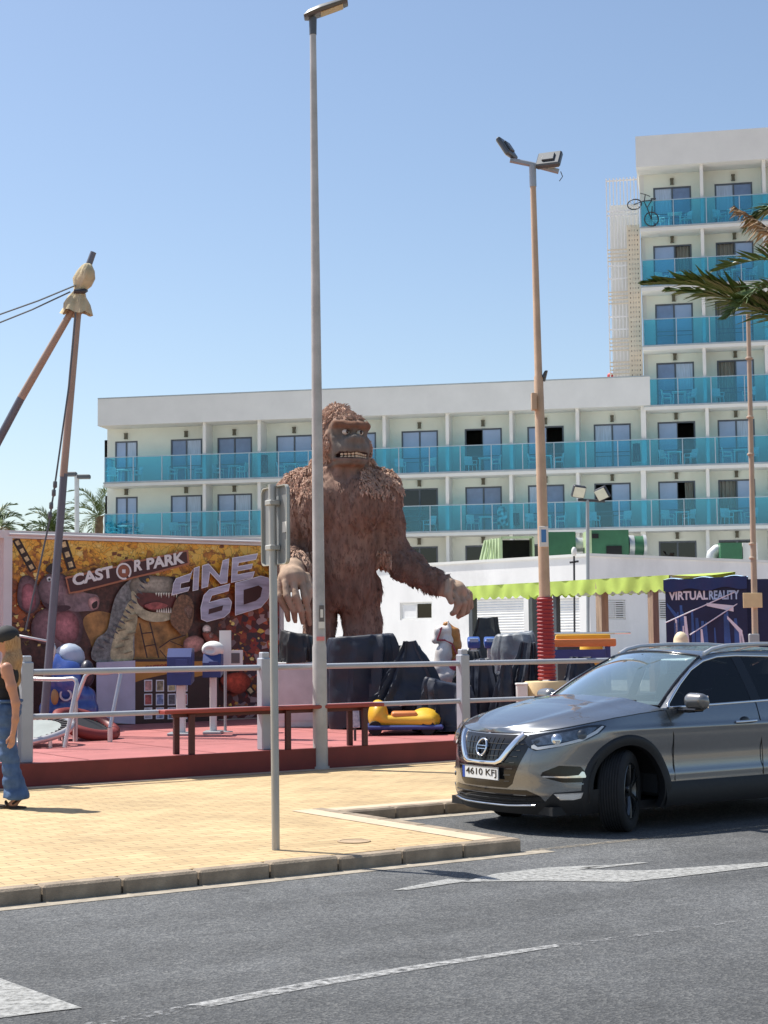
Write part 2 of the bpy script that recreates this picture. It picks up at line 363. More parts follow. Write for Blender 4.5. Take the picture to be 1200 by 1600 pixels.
def paving(name, c1, c2, mortar, fr, bw, rh, sq=0.5, bump=0.5):
    mt = M(name, c1, 0.85, var=0, bump=0); n = mt.node_tree.nodes; l = mt.node_tree.links; b = n['Principled BSDF']; v = coords_frame(n, l, fr)
    br = n.new('ShaderNodeTexBrick'); l.new(v, br.inputs[0]); br.inputs['Scale'].default_value = 1; br.inputs['Brick Width'].default_value = bw; br.inputs['Row Height'].default_value = rh
    br.inputs['Mortar Size'].default_value = 0.005; br.inputs['Mortar Smooth'].default_value = 0.3; br.inputs['Bias'].default_value = 0; br.offset = sq
    br.inputs['Color1'].default_value = [*c1, 1]; br.inputs['Color2'].default_value = [*c2, 1]; br.inputs['Mortar'].default_value = [*mortar, 1]
    nz = n.new('ShaderNodeTexNoise'); nz.inputs['Scale'].default_value = 0.8; nz.inputs['Detail'].default_value = 7; nz.inputs['Roughness'].default_value = 0.7; l.new(v, nz.inputs[0])
    mr = n.new('ShaderNodeMapRange'); mr.inputs[1].default_value = 0.3; mr.inputs[2].default_value = 0.7; mr.inputs[3].default_value = 0.74; mr.inputs[4].default_value = 1.14; l.new(nz.outputs[0], mr.inputs[0])
    mx = n.new('ShaderNodeMix'); mx.data_type = 'RGBA'; mx.blend_type = 'MULTIPLY'; mx.inputs[0].default_value = 1; l.new(br.outputs['Color'], mx.inputs[6]); l.new(mr.outputs[0], mx.inputs[7])
    gv = n.new('ShaderNodeTexVoronoi'); gv.inputs['Scale'].default_value = 1.7; gv.inputs['Randomness'].default_value = 1; l.new(v, gv.inputs[0])      # old chewing gum and spills
    gr = n.new('ShaderNodeMapRange'); gr.inputs[1].default_value = .03; gr.inputs[2].default_value = .055; gr.inputs[3].default_value = .55; gr.inputs[4].default_value = 1; l.new(gv.outputs['Distance'], gr.inputs[0])
    s2 = n.new('ShaderNodeTexNoise'); s2.inputs['Scale'].default_value = 2.2; s2.inputs['Detail'].default_value = 8; s2.inputs['Roughness'].default_value = .75; l.new(v, s2.inputs[0])
    sr = n.new('ShaderNodeMapRange'); sr.inputs[1].default_value = .58; sr.inputs[2].default_value = .75; sr.inputs[3].default_value = 1; sr.inputs[4].default_value = .66; l.new(s2.outputs[0], sr.inputs[0])
    gm = n.new('ShaderNodeMath'); gm.operation = 'MULTIPLY'; l.new(gr.outputs[0], gm.inputs[0]); l.new(sr.outputs[0], gm.inputs[1])
    my = n.new('ShaderNodeMix'); my.data_type = 'RGBA'; my.blend_type = 'MULTIPLY'; my.inputs[0].default_value = 1; l.new(mx.outputs[2], my.inputs[6]); l.new(gm.outputs[0], my.inputs[7]); l.new(my.outputs[2], b.inputs['Base Color'])
    bp = n.new('ShaderNodeBump'); bp.inputs['Strength'].default_value = bump; bp.inputs['Distance'].default_value = 0.006; bp.invert = True; l.new(br.outputs['Fac'], bp.inputs['Height']); l.new(bp.outputs[0], b.inputs['Normal'])
    return mt
m_asph = asphalt()
m_pave = paving('pavement_brick', (0.575, 0.42, 0.225), (0.48, 0.345, 0.18), (0.24, 0.16, 0.09), ROAD, 0.24, 0.12)
m_pale = paving('tactile_paving', (0.72, 0.55, 0.26), (0.68, 0.5, 0.22), (0.42, 0.31, 0.15), ROAD, 0.2, 0.2, 0)
m_kerb = M('kerb_concrete', (0.28, 0.222, 0.16), 0.9, var=0.3, scale=6, bump=0.5, bscale=90, dirt=0.5)
m_border = M('border_stone', (0.56, 0.44, 0.31), 0.85, var=0.1, scale=5, bump=0.2, dirt=0.2)
m_gutter = M('gutter_dust', (0.33, 0.29, 0.23), 0.95, var=0.3, scale=9, bump=0.3)
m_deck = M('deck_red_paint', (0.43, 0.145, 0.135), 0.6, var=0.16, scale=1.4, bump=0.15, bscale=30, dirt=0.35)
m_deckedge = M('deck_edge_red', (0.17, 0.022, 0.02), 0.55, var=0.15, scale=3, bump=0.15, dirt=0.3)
m_mark = M('road_paint', (0.62, 0.62, 0.60), 0.8, var=0.25, scale=14, bump=0.3, bscale=200, detail=10, dirt=0.5)
def worn(name, col, thr0, thr1):
    """paint worn through to the asphalt: holes in the film"""
    mt = M(name, col, 0.85, var=0.2, scale=14, bump=0.3, bscale=200); n = mt.node_tree.nodes; l = mt.node_tree.links
    nz = n.new('ShaderNodeTexNoise'); nz.inputs['Scale'].default_value = 22; nz.inputs['Detail'].default_value = 8; nz.inputs['Roughness'].default_value = 0.75
    tc = n.new('ShaderNodeTexCoord'); l.new(tc.outputs['Object'], nz.inputs[0])
    mr = n.new('ShaderNodeMapRange'); mr.inputs[1].default_value = thr0; mr.inputs[2].default_value = thr1; l.new(nz.outputs[0], mr.inputs[0]); l.new(mr.outputs[0], n['Principled BSDF'].inputs['Alpha']); return mt
m_worn = worn('road_paint_worn', (0.44, 0.44, 0.43), 0.36, 0.66); m_faint = worn('road_paint_faint', (0.36, 0.36, 0.36), 0.5, 0.72); m_half = worn('road_paint_half', (0.34, 0.34, 0.325), 0.26, 0.56)
def sheet(name, pts, z, mat, kind='structure', parent=None):
    mb = MB(); mb.add([(p[0], p[1], z) for p in pts], [tuple(range(len(pts)))]); o = mb.build(name, mat, parent)
    if kind and parent is None: tag(o, kind=kind)
    return o
RW = lambda a, n_: ROAD.W(a, n_)
m_ground = M('far_ground', (0.33, 0.28, 0.22), 0.95, var=0.2, scale=0.05, bump=0.2)
ground = sheet('ground', [(-2500, -2500), (2500, -2500), (2500, 2500), (-2500, 2500)], -0.006, m_ground)
road = sheet('road', [RW(-150, -9), RW(150, -9), RW(150, 3.0), RW(-150, 3.0)], 0.0, m_asph)
# pavement slabs with the parking bay cut out (bay from a=4.2, n=0..2.5)
BA = 4.2; BN = 2.55; KW = 0.14
def slab(name, poly, z0, z1, mat):
    mb = MB(); mb.prism([(p[0], p[1]) for p in poly], lambda u, v, w: (u, v, z0+w), z1-z0); return tag(mb.build(name, mat), kind='structure')
pavement = slab('pavement', [RW(-150, KW), RW(BA-KW, KW), RW(BA-KW, BN+KW), RW(150, BN+KW), RW(150, 6.85), RW(-150, 6.85)], -0.05, PV, m_pave)
pave_far = slab('pavement', [RW(-150, -9), RW(150, -9), RW(150, -16), RW(-150, -16)], -0.05, PV, m_pave)
# pale border strips along the bay and along the deck
def strip(name, a0, a1, n0, n1, z, mat, parent):
    mb = MB(); mb.add([RW(a0, n0)+Vector((0, 0, z)), RW(a1, n0)+Vector((0, 0, z)), RW(a1, n1)+Vector((0, 0, z)), RW(a0, n1)+Vector((0, 0, z))], [(0, 1, 2, 3)]); return mb.build(name, mat, parent)
strip('border_strip', BA-KW-0.22, BA-KW, KW, BN+0.36, PV+0.004, m_border, pavement)
strip('border_strip', BA-KW, 40, BN+KW, BN+KW+0.18, PV+0.004, m_border, pavement)
strip('border_strip', -30, 60, 6.66, 6.85, PV+0.004, m_border, pavement)
strip('tactile_strip', -9, -0.75, 3.05, 4.15, PV+0.005, m_pale, pavement)
# kerbs, stone by stone
kerb = thing('kerb', None, None, RW(0, 0), ROAD.a); tag(kerb, kind='structure')
def kerb_mesh(L):
    mb = MB(); mb.cbox((L/2, KW/2, 0.001), (L-0.012, KW, 0.2+0.004), 0.016); return mb.mesh('kerb_stone', m_kerb)
km = [kerb_mesh(0.56)]
rk = random.Random(3)
def krow(a0, n0, ang, count, L=0.56):
    for i in range(count):
        d = Vector((math.cos(ang), math.sin(ang), 0))*(i*L); o = link('kerb_stone', km[0], kerb, (a0+d.x, n0+d.y, rk.uniform(-0.006, 0.006)), ang+rk.uniform(-0.008, 0.008))
krow(BA-0.56*22, 0, 0, 22)
krow(BA, KW, math.pi/2, 5, 0.56)
krow(BA, BN, 0, 44)
strip('gutter', -20, BA+0.2, -0.16, 0.0, 0.003, m_gutter, road); strip('gutter', BA+0.1, 30, BN-0.2, BN, 0.003, m_gutter, road)
strip('gutter', BA+0.1, 30, -0.03, 0.06, 0.003, worn('gutter_worn', (.30, .26, .20), .42, .66), road)
# markings
def mark(name, pxs, mat, z=0.005):
    pts = [G(x, y, 0) for x, y in pxs]; mb = MB(); mb.add([(p.x, p.y, z) for p in pts], [tuple(range(len(pts)))]); return mb.build(name, mat, road)
mark('lane_marking', [(612, 1392), (700, 1374), (735, 1377), (640, 1391)], m_half)
mark('lens_marking', [(722, 1379), (775, 1366), (850, 1357), (905, 1354), (950, 1352.5), (905, 1360), (1010, 1361), (1200, 1348), (1230, 1346), (1230, 1351), (1200, 1354), (1050, 1372), (980, 1379), (850, 1377)], m_half)
mark('lens_line', [(905, 1357), (1000, 1348), (1012, 1349), (930, 1358)], m_half)
mark('dash_marking', [(290, 1572), (500, 1532), (868, 1476.5), (875, 1480), (690, 1510), (500, 1542), (330, 1574)], m_worn)
mark('faint_marking', [(875, 1477), (1100, 1446), (1200, 1432), (1200, 1435), (1100, 1449), (880, 1481)], m_faint)
mark('faint_marking', [(100, 1606), (290, 1572), (330, 1574), (160, 1606)], m_faint)
mark('crossing_bar', [(-60, 1512), (0, 1530), (128, 1576), (60, 1584), (-60, 1600)], m_half)
m_drain = M('iron_cover', (0.40, 0.29, 0.18), 0.8, metal=0.0, var=0.2, bump=0.3)
dc = G(553, 1315, PV); mb = MB(); mb.lathe([(0.0, 0.0), (0.13, 0.0), (0.13, 0.006), (0.11, 0.006), (0.11, 0.003), (0, 0.003)], 24, cap=False)
o = mb.build('drain_cover', m_drain, pavement); o.location = (dc.x, dc.y, PV+0.002)
# the raised red deck of the amusement park
deck = slab('deck', [RW(-60, 6.87), RW(70, 6.87), RW(70, 16.4), RW(-60, 16.4)], -0.05, DK, m_deck)
m_plaza = M('plaza_concrete', (0.52, 0.49, 0.45), 0.9, var=0.12, scale=0.7, bump=0.15, dirt=0.3)
plaza = slab('plaza', [RW(-60, 16.4), RW(70, 16.4), RW(70, 56), RW(-60, 56)], -0.05, DK-.004, m_plaza)
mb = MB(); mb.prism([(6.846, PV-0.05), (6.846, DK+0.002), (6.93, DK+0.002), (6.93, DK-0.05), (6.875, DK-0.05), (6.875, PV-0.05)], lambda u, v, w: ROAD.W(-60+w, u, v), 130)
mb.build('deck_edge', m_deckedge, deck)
for k in range(26):   # joints of the deck plates
    strip('joint', -14+k*1.6, -14+k*1.6+0.015, 6.95, 16, DK+0.003, m_deckedge, deck)
for k in range(6): strip('joint', -30, 40, 8.4+k*1.5, 8.4+k*1.5+0.012, DK+0.003, m_deckedge, deck)
# ================================================================ HOTEL
m_hwall = M('hotel_render', (0.73, 0.74, 0.66), 0.9, var=0.04, scale=0.6, bump=0.1, dirt=0.10)
m_hwhite = M('hotel_white', (0.70, 0.695, 0.66), 0.85, var=0.04, scale=0.8, dirt=0.12)
m_frame = M('dark_aluminium', (0.10, 0.11, 0.13), 0.45, metal=0.3, var=0.1)
m_pane = M('door_pane', (0.36, 0.42, 0.60), 0.06, var=0.12, scale=0.6, spec=0.9)  # opaque pane: blue base stands in for reflected sky and curtains behind
m_pane2 = M('door_pane_curtained', (0.48, 0.52, 0.64), 0.07, var=0.25, scale=5, spec=0.9, stretch=(6, 6, .2)); m_pane3 = M('door_pane_deep', (0.20, 0.25, 0.40), 0.05, var=0.2, scale=0.8, spec=0.9); rpan = random.Random(2)
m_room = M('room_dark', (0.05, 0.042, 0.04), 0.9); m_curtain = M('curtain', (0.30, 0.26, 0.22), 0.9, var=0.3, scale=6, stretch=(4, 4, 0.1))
m_bglass = glass('balcony_glass', (0.46, 0.85, 0.94), (0.12, 0.55, 0.70), 0.08, 0.02, 1.6, 1.2)
m_rail = M('balcony_rail', (0.45, 0.52, 0.56), 0.4, metal=0.6, var=0.1); m_lampb = M('wall_lamp_bronze', (0.10, 0.09, 0.06), 0.5)
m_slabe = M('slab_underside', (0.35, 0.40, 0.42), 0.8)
HF = Frame((-14.25, 82.0), math.atan2(-5.7, 29.3))
hotel = thing('hotel_building', 'white resort hotel with blue glass balconies and a tower at one end', 'building', HF.O, HF.a)
WD = 1.35                                                # wall set back behind the balcony edge
z1 = HF.px(1050, 727.5)[1]; ST = 2.93                    # slab top of the wing's third floor
LV = [z1+ST*k for k in range(-3, 5)]                     # slab tops, index 2 = z1-ST ... 
sTL = HF.px(1001, 400)[0]; sEnd = HF.px(1330, 700)[0]; wingTop = HF.px(600, 606)[1]; wingPB = HF.px(500, 653)[1]; towTop = HF.px(1000, 214)[1]; towPB = HF.px(1001, 262)[1]
# doors per floor: (floor slab index, [(px0, px1, state)])   state: n closed, l / r one leaf open, d dark
rowA = [(180, 215, 'n'), (267, 316, 'n'), (340, 394, 'n'), (432, 489, 'n'), (530, 588, 'n'), (628, 685, 'n'), (727, 785, 'l'), (825, 882, 'r'), (929, 987, 'n'), (1029, 1088, 'r'), (1123, 1181, 'n'), (1222, 1280, 'n')]
rowB = [(181, 215, 'n'), (267, 316, 'n'), (340, 394, 'n'), (432, 489, 'n'), (530, 588, 'n'), (628, 685, 'd'), (728, 785, 'n'), (826, 883, 'n'), (930, 987, 'l'), (1030, 1088, 'r'), (1124, 1182, 'c'), (1223, 1281, 'n')]
rowC = [(340, 394, 'd'), (432, 489, 'd'), (530, 588, 'd'), (628, 685, 'd'), (728, 785, 'd'), (826, 883, 'd'), (930, 987, 'd'), (1031, 1090, 'd'), (1125, 1183, 'd'), (1223, 1281, 'd')]
tow = {4: [(1027, 1086, 'n'), (1122, 1180, 'c')], 5: [(1025, 1084, 'n'), (1119, 1178, 'c')], 6: [(1022, 1082, 'q'), (1120, 1179, 'c')], 7: [(1022, 1081, 'n'), (1118, 1177, 'n')]}
for k in tow: tow[k].append((1218, 1276, 'n'))
rows = {1: rowC, 2: rowB, 3: rowA}; rows.update(tow)
DH = 2.30
def xw(px, k): return HF.px(px, 730-(k-3)*95, WD)[0]
doors = {}
for k, rr in rows.items(): doors[k] = [(xw(a, k), xw(b, k), s) for a, b, s in rr]
wl = HF.px(168, 700, WD)[0]
for k in range(0, 8):
    x0 = wl if k < 4 else sTL+0.02; x1 = sEnd; zb = LV[k]; zt = zb+ST if k not in (3, 7) else (LV[4]+.02 if k == 3 else towPB+.2)
    mb = MB(); xs = sorted([(a, b) for a, b, s in doors.get(k, [])]); cur = x0
    for a, b in xs:
        mb.add([(cur, WD, zb), (a, WD, zb), (a, WD, zt), (cur, WD, zt)], [(0, 1, 2, 3)])
        mb.add([(a, WD, zb+DH), (b, WD, zb+DH), (b, WD, zt), (a, WD, zt)], [(0, 1, 2, 3)]); cur = b
    mb.add([(cur, WD, zb), (x1, WD, zb), (x1, WD, zt), (cur, WD, zt)], [(0, 1, 2, 3)])
    if k == 3 and wingPB+.2 > zt: mb.add([(x0, WD, zt), (sTL, WD, zt), (sTL, WD, wingPB+.2), (x0, WD, wingPB+.2)], [(0, 1, 2, 3)])
    mb.build('wall', m_hwall, hotel)
    # rooms, frames, panes, lamps
    for a, b, s in doors.get(k, []):
        w = b-a; mb = MB(); d = 2.2
        V8 = [(a-.6, WD+d, zb), (b+.6, WD+d, zb), (b+.6, WD+d, zb+2.4), (a-.6, WD+d, zb+2.4), (a-.6, WD+.02, zb), (b+.6, WD+.02, zb), (b+.6, WD+.02, zb+2.4), (a-.6, WD+.02, zb+2.4)]
        mb.add(V8, [(0, 1, 2, 3), (0, 4, 7, 3), (1, 2, 6, 5), (3, 2, 6, 7), (0, 1, 5, 4)])
        # reveal
        mb.add([(a, WD, zb), (a, WD+.02, zb), (a, WD+.02, zb+DH), (a, WD, zb+DH), (b, WD, zb), (b, WD+.02, zb), (b, WD+.02, zb+DH), (b, WD, zb+DH)], [(0, 1, 2, 3), (4, 5, 6, 7), (3, 2, 6, 7)])
        mb.build('room', m_room, hotel)
        wn = thing('window', None, None, (a, WD, zb)); wn.parent = hotel
        fr = MB(); t = 0.075; y0, y1 = -0.02, 0.07
        for (p, q) in (((0, y0, 0), (t, y1, DH)), ((w-t, y0, 0), (w, y1, DH)), ((t, y0, DH-t), (w-t, y1, DH)), ((t, y0, 0), (w-t, y1, 0.05))): fr.b2(p, q)
        c = w/2
        if s in 'ndc': fr.b2((c-0.04, y0+.01, .05), (c+0.04, y1-.01, DH-t))
        if s == 'q': c = w*0.56; fr.b2((c-0.04, y0+.01, .05), (c+0.04, y1-.01, DH-t))
        fr.build('frame', m_frame, wn)
        def pn(p, q, mat, y=0.03, nm='pane'): MB().b2((p, y, 0.05), (q, y+0.012, DH-t)).build(nm, mat, wn)
        m_dk = glass('dark_pane', (0.10, 0.10, 0.11), boost=1.6)
        if s == 'n': pn(t, c-.04, rpan.choice((m_pane, m_pane, m_pane2, m_pane3))); pn(c+.04, w-t, rpan.choice((m_pane, m_pane, m_pane2, m_pane3)))
        elif s == 'd': pn(t, c-.04, m_dk); pn(c+.04, w-t, m_dk)
        elif s == 'l': pn(c-.02, w-t, m_pane); MB().b2((c-.06, 0, .05), (c-.02, .05, DH-t)).build('frame', m_frame, wn)
        elif s == 'r': pn(t, c+.02, m_pane); MB().b2((c+.02, 0, .05), (c+.06, .05, DH-t)).build('frame', m_frame, wn)
        elif s == 'c': pn(c+.04, w-t, m_pane)
        elif s == 'q': pn(t, c-.04, m_pane)
        def drape(p, q):
            mb = MB(); mb.grid(lambda u, v: (p+(q-p)*u, 0.2+0.04*math.sin(u*26+p), 0.05+v*(DH-0.1)), 26, 1); mb.build('curtain', m_curtain, wn, 180)
        if s == 'c': drape(t, c-.02)
        if s == 'q': drape(c, w-t)
        if s == 'r' and k == 2: drape(w*0.72, w-t)
        if s == 'd' and k == 2: drape(w*0.5, w-t)
        mb = MB(); lx = (a+b)/2; mb.b2((lx-.09, WD-.16, zb+DH+.10), (lx+.09, WD-.02, zb+DH+.13)); mb.b2((lx-.075, WD-.15, zb+DH+.13), (lx+.075, WD-.03, zb+DH+.36)); mb.b2((lx-.09, WD-.16, zb+DH+.36), (lx+.09, WD, zb+DH+.41)); mb.build('wall_lamp', m_lampb, hotel)
# slabs with drip edge
so0 = HF.px(162, 740)[0]
for k in range(1, 8):
    a = so0 if k < 4 else sTL
    if k == 1: continue
    mb = MB(); mb.b2((a, 0, LV[k]-0.2), (sEnd, WD+.3, LV[k]-0.005)); mb.build('balcony_slab', m_hwhite, hotel)
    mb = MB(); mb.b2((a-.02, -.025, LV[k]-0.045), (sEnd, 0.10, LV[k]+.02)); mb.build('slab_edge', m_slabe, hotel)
# parapets and roof
pl = HF.px(154, 640)[0]
MB().b2((pl, -0.12, wingPB), (sTL+0.3, 0.16, wingTop)).build('parapet', m_hwhite, hotel)
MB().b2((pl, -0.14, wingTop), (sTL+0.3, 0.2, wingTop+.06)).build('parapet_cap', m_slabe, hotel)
MB().b2((pl, 0.16, wingPB), (sTL+0.3, 14, wingPB+.25)).build('roof', m_hwhite, hotel)
MB().b2((pl, 0.162, wingPB+.25), (pl+.16, 14, wingTop)).build('parapet', m_hwhite, hotel)
MB().b2((sTL-.12, -0.12, towPB), (sEnd, 0.16, towTop)).build('parapet', m_hwhite, hotel)
MB().b2((sTL-.12, 0.16, towPB), (sEnd, 14, towPB+.25)).build('roof', m_hwhite, hotel)
MB().b2((sTL-.12, 0.162, towPB+.25), (sTL+.05, 14, towTop)).build('parapet', m_hwhite, hotel)
MB().b2((wl-.01, WD-.01, 0), (wl+.2, 14, wingPB)).build('end_wall', m_hwall, hotel)
MB().b2((sTL-.02, WD-.01, wingTop-.5), (sTL+.2, 14, towPB)).build('end_wall', m_hwhite, hotel)
MB().b2((wl, 13.8, 0), (sEnd, 14, wingPB)).build('back_wall', m_hwall, hotel)
# dividers between the bays
div = {2: [318, 404, 499, 600, 699, 799, 904, 1007, 1108, 1206], 3: [318, 404, 499, 600, 699, 799, 903, 1007, 1107, 1205], 1: [318, 404, 499, 600, 699, 799, 904, 1007, 1108, 1206]}
for k in range(4, 8): div[k] = [1101-(k-5)*1.5, 1199-(k-5)*1.5]
for k, dd in div.items():
    for p in dd:
        x = HF.px(p, 730-(k-3)*95)[0]; w = 0.16 if p != 1007 else 0.24
        zt = LV[k]+ST-0.2 if k not in (3, 7) else (wingPB if k == 3 and p < 1010 else (towPB if k == 7 else LV[k]+ST-.2))
        MB().b2((x-w/2, 0.12 if k > 1 else 0.3, LV[k]-.01), (x+w/2, WD-.002, zt)).build('divider', m_hwhite, hotel)
# glass balustrades: one object per pane
GH = 1.24
pane_cache = {}
for k in range(2, 8):
    a = so0+.05 if k < 4 else sTL+.05; b = sEnd-.1; n_ = int(round((b-a)/1.52)); L = (b-a)/n_
    z = LV[k]
    for i in range(n_):
        key = round(L, 3)
        if key not in pane_cache: pane_cache[key] = MB().b2((0.025, 0, 0), (L-.025, 0.016, GH)).mesh('glass_panel', m_bglass)
        link('glass_panel', pane_cache[key], hotel, (a+i*L, 0.03, z+.05))
    mb = MB(); mb.b2((a, 0.01, z+GH+.05), (b, 0.06, z+GH+.09)); mb.b2((a, .02, z+.02), (b, .05, z+.05))
    for i in range(n_+1): mb.b2((a+i*L-.02, 0.012, z+.02), (a+i*L+.02, .058, z+GH+.05))
    # return pane at the left end
    mb.b2((a-.02, .06, z+GH+.05), (a+.02, WD, z+GH+.09)); mb.build('balustrade_rail', m_rail, hotel)
    MB().b2((a-.008, .08, z+.05), (a+.008, WD-.05, z+GH+.05)).build('glass_panel', m_bglass, hotel)
# inner safety rails in front of the doors
for k in range(2, 8):
    for a, b, s in doors[k]:
        mb = MB(); y = WD-.25; mb.b2((a+.02, y, LV[k]+.86), (b-.02, y+.03, LV[k]+.9)); mb.b2((a+.02, y, LV[k]+.66), (b-.02, y+.03, LV[k]+.69))
        for x in (a+.02, (a+b)/2, b-.05): mb.b2((x, y+.002, LV[k]), (x+.03, y+.028, LV[k]+.86))
        mb.build('door_rail', m_frame, hotel)
# slatted stair screen beside the tower
la, lz0 = HF.px(953, 590, 1.0); lb = HF.px(1000, 430, 1.0)[0]; lz1 = HF.px(975, 277, 1.0)[1]; lz0 = wingTop-.4
m_screen = M('screen_cream', (0.70, 0.60, 0.46), 0.8, var=0.06); m_screenw = M('screen_white', (0.80, 0.78, 0.76), 0.8, var=0.05)
mb = MB(); nsl = 9
for i in range(nsl+1):
    x = la+(lb-la-.05)*i/nsl; mb.b2((x, 1.0, lz0), (x+.05, 1.12, lz1))
for q in (0.0, 0.28, 0.34, 0.52, 0.58, 0.82, 0.84, 0.985): 
    z = lz0+(lz1-lz0)*q; mb.b2((la-.001, 1.01, z), (lb, 1.11, z+.06))
mb.build('slat_screen', m_screenw, hotel)
mb = MB(); lx0 = la+(lb-la)*0.62
for i in range(5):
    x = lx0+(lb-lx0-.06)*i/4; mb.b2((x, 0.93, lz0), (x+.1, 0.99, lz0+(lz1-lz0)*0.77))
nz_ = 34
for i in range(nz_):
    z = lz0+(lz1-lz0)*0.77*i/nz_; mb.b2((lx0, 0.935, z), (lb, 0.985, z+.15))
for q in (0.07, 0.18, 0.40, 0.6): 
    for j in range(4): z = lz0+(lz1-lz0)*(q+j*0.018); mb.b2((la+.02, 0.94, z), (lx0, 0.98, z+.06))
mb.build('lattice_block', m_screen, hotel); MB().b2((lx0+.02, 1.3, lz0), (lb, 1.34, lz0+(lz1-lz0)*.76)).build('stair_shade_panel', m_room, hotel)  # dark panel added behind the lattice so its holes look shaded
MB().b2((la+.1, 2.2, lz0), (lb, 2.3, lz0+(lz1-lz0)*.9)).build('stair_wall', m_hwhite, hotel)
# red vent cowl standing on the wing's roof
m_redp = M('red_plastic', (0.42, 0.05, 0.05), 0.5)
vx, vz = HF.px(954, 590, 2.0); rv = thing('roof_vent', 'small dark red vent cowl on the flat roof by the slatted screen', 'vent', HF.W(vx, 2.0, wingPB+.25), HF.a)
mb = MB(); mb.lathe([(0.1, 0), (0.1, 1.3), (0.13, 1.32), (0.15, 1.45), (0.12, 1.52)], 14); mb.build('pipe', m_redp, rv, 40); mb = MB(); mb.ell((0, 0, 1.6), (.17, .17, .16)); mb.build('cowl', m_redp, rv, 60)
# balcony furniture
m_plastic = M('white_plastic', (0.78, 0.78, 0.77), 0.5, var=0.05); m_dkp = M('dark_plastic', (0.03, 0.03, 0.035), 0.5)
def chair_proto():
    t = thing('balcony_chair', 'white plastic chair on a hotel balcony', 'chair', group='chairs on the hotel balconies')
    mb = MB(); mb.cbox((0, 0, .43), (.48, .46, .04), .01); mb.build('seat', m_plastic, t)
    mb = MB(); mb.cbox((0, .22, .66), (.46, .035, .42), .01, Matrix.Rotation(R(-10), 3, 'X')); mb.build('backrest', m_plastic, t)
    for sx in (-1, 1):
        for sy in (-1, 1): MB().tube([(sx*.24, sy*.23, 0), (sx*.21, sy*.2, .42)], .022, 6).build('leg', m_plastic, t)
        MB().tube([(sx*.24, -.2, .42), (sx*.25, -.2, .62), (sx*.24, .22, .66)], .02, 6).build('armrest', m_plastic, t)
    return t
def table_proto():
    t = thing('balcony_table', 'small white plastic table on a hotel balcony', 'table', group='tables on the hotel balconies')
    mb = MB(); mb.cbox((0, 0, .71), (.7, .6, .04), .012); mb.build('table_top', m_plastic, t)
    for sx in (-1, 1):
        for sy in (-1, 1): MB().tube([(sx*.3, sy*.25, 0), (sx*.27, sy*.22, .7)], .022, 6).build('leg', m_plastic, t)
    return t
ROWN = {2: 'lower balcony row of the hotel wing', 3: 'upper balcony row of the hotel wing', 4: 'lowest tower balcony of the hotel', 5: 'second tower balcony of the hotel', 6: 'third tower balcony of the hotel', 7: 'top tower balcony of the hotel'}
ch0 = None; tb0 = None; rr_ = random.Random(5)
for k in range(2, 8):
    for i, (a, b, s) in enumerate(doors[k]):
        if k >= 4 and i > 1: continue
        c = (a+b)/2
        if c > sEnd-1: continue
        spots = []; q = rr_.random()
        if q < 0.8: spots = [('c', c-.55+rr_.uniform(-.2, .2), rr_.uniform(-.8, .8)+1.2), ('t', c+.05+rr_.uniform(-.2, .2), 0), ('c', c+.75+rr_.uniform(-.2, .2), rr_.uniform(-.5, .5)-1.2)]
        elif q < 0.95: spots = [('c', c-.9, 0.4), ('c', c+.6, -.6)]
        for ty, x, rz in spots:
            w = HF.W(x, 0.55+rr_.uniform(-.05, .15), LV[k]); rz += HF.a
            if ty == 'c':
                if ch0 is None: ch0 = chair_proto(); ch0.location = w; ch0.rotation_euler = (0, 0, rz)
                else: dup(ch0, w, rz)
                tgt = ch0 if ch0.location == w else DUPS[-1]; tag(tgt, 'white plastic armchair on the '+ROWN[k], 'chair', 'armchairs on the '+ROWN[k])
            else:
                if tb0 is None: tb0 = table_proto(); tb0.location = w; tb0.rotation_euler = (0, 0, rz)
                else: dup(tb0, w, rz)
                tgt = tb0 if tb0.location == w else DUPS[-1]; tag(tgt, 'small white plastic table on the '+ROWN[k], 'table', 'tables on the '+ROWN[k])
# black and white towel bag hanging over a rail
def towel(px, k, mat, label, w=.5, h=.9):
    x = HF.px(px, 730-(k-3)*95, 0.2)[0]
    t = thing('hanging_towel', label, 'towel', HF.W(x, .14, LV[k]+.25), HF.a)
    mb = MB(); mb.grid(lambda u, v: ((u-.5)*w*(1-.15*v), .04*math.sin(u*9)+.03*v, v*h), 10, 6); mb.grid(lambda u, v: ((u-.5)*w*(1-.15*v), .04*math.sin(u*9)+.03*v+.03, v*h), 10, 6); mb.build('cloth', mat, t, 180)
m_towel = M('towel_print', (0.05, 0.05, 0.055), 0.95, col2=(0.75, 0.75, 0.75), scale=6, detail=0); m_towdk = M('towel_dark', (0.03, 0.03, 0.05), 0.95)
towel(785, 2, m_towel, 'black and white patterned towel hanging on a hotel balcony rail', .55, .95)
towel(806, 2, m_towdk, 'dark towel hanging by a divider wall on the lower balcony row', .4, .6)
towel(995, 3, m_towdk, 'black towel hung by the wide divider on the upper balcony row', .4, .9)
towel(412, 3, m_towdk, 'black bag hanging beside a divider near the quiet end of the hotel', .5, .95)
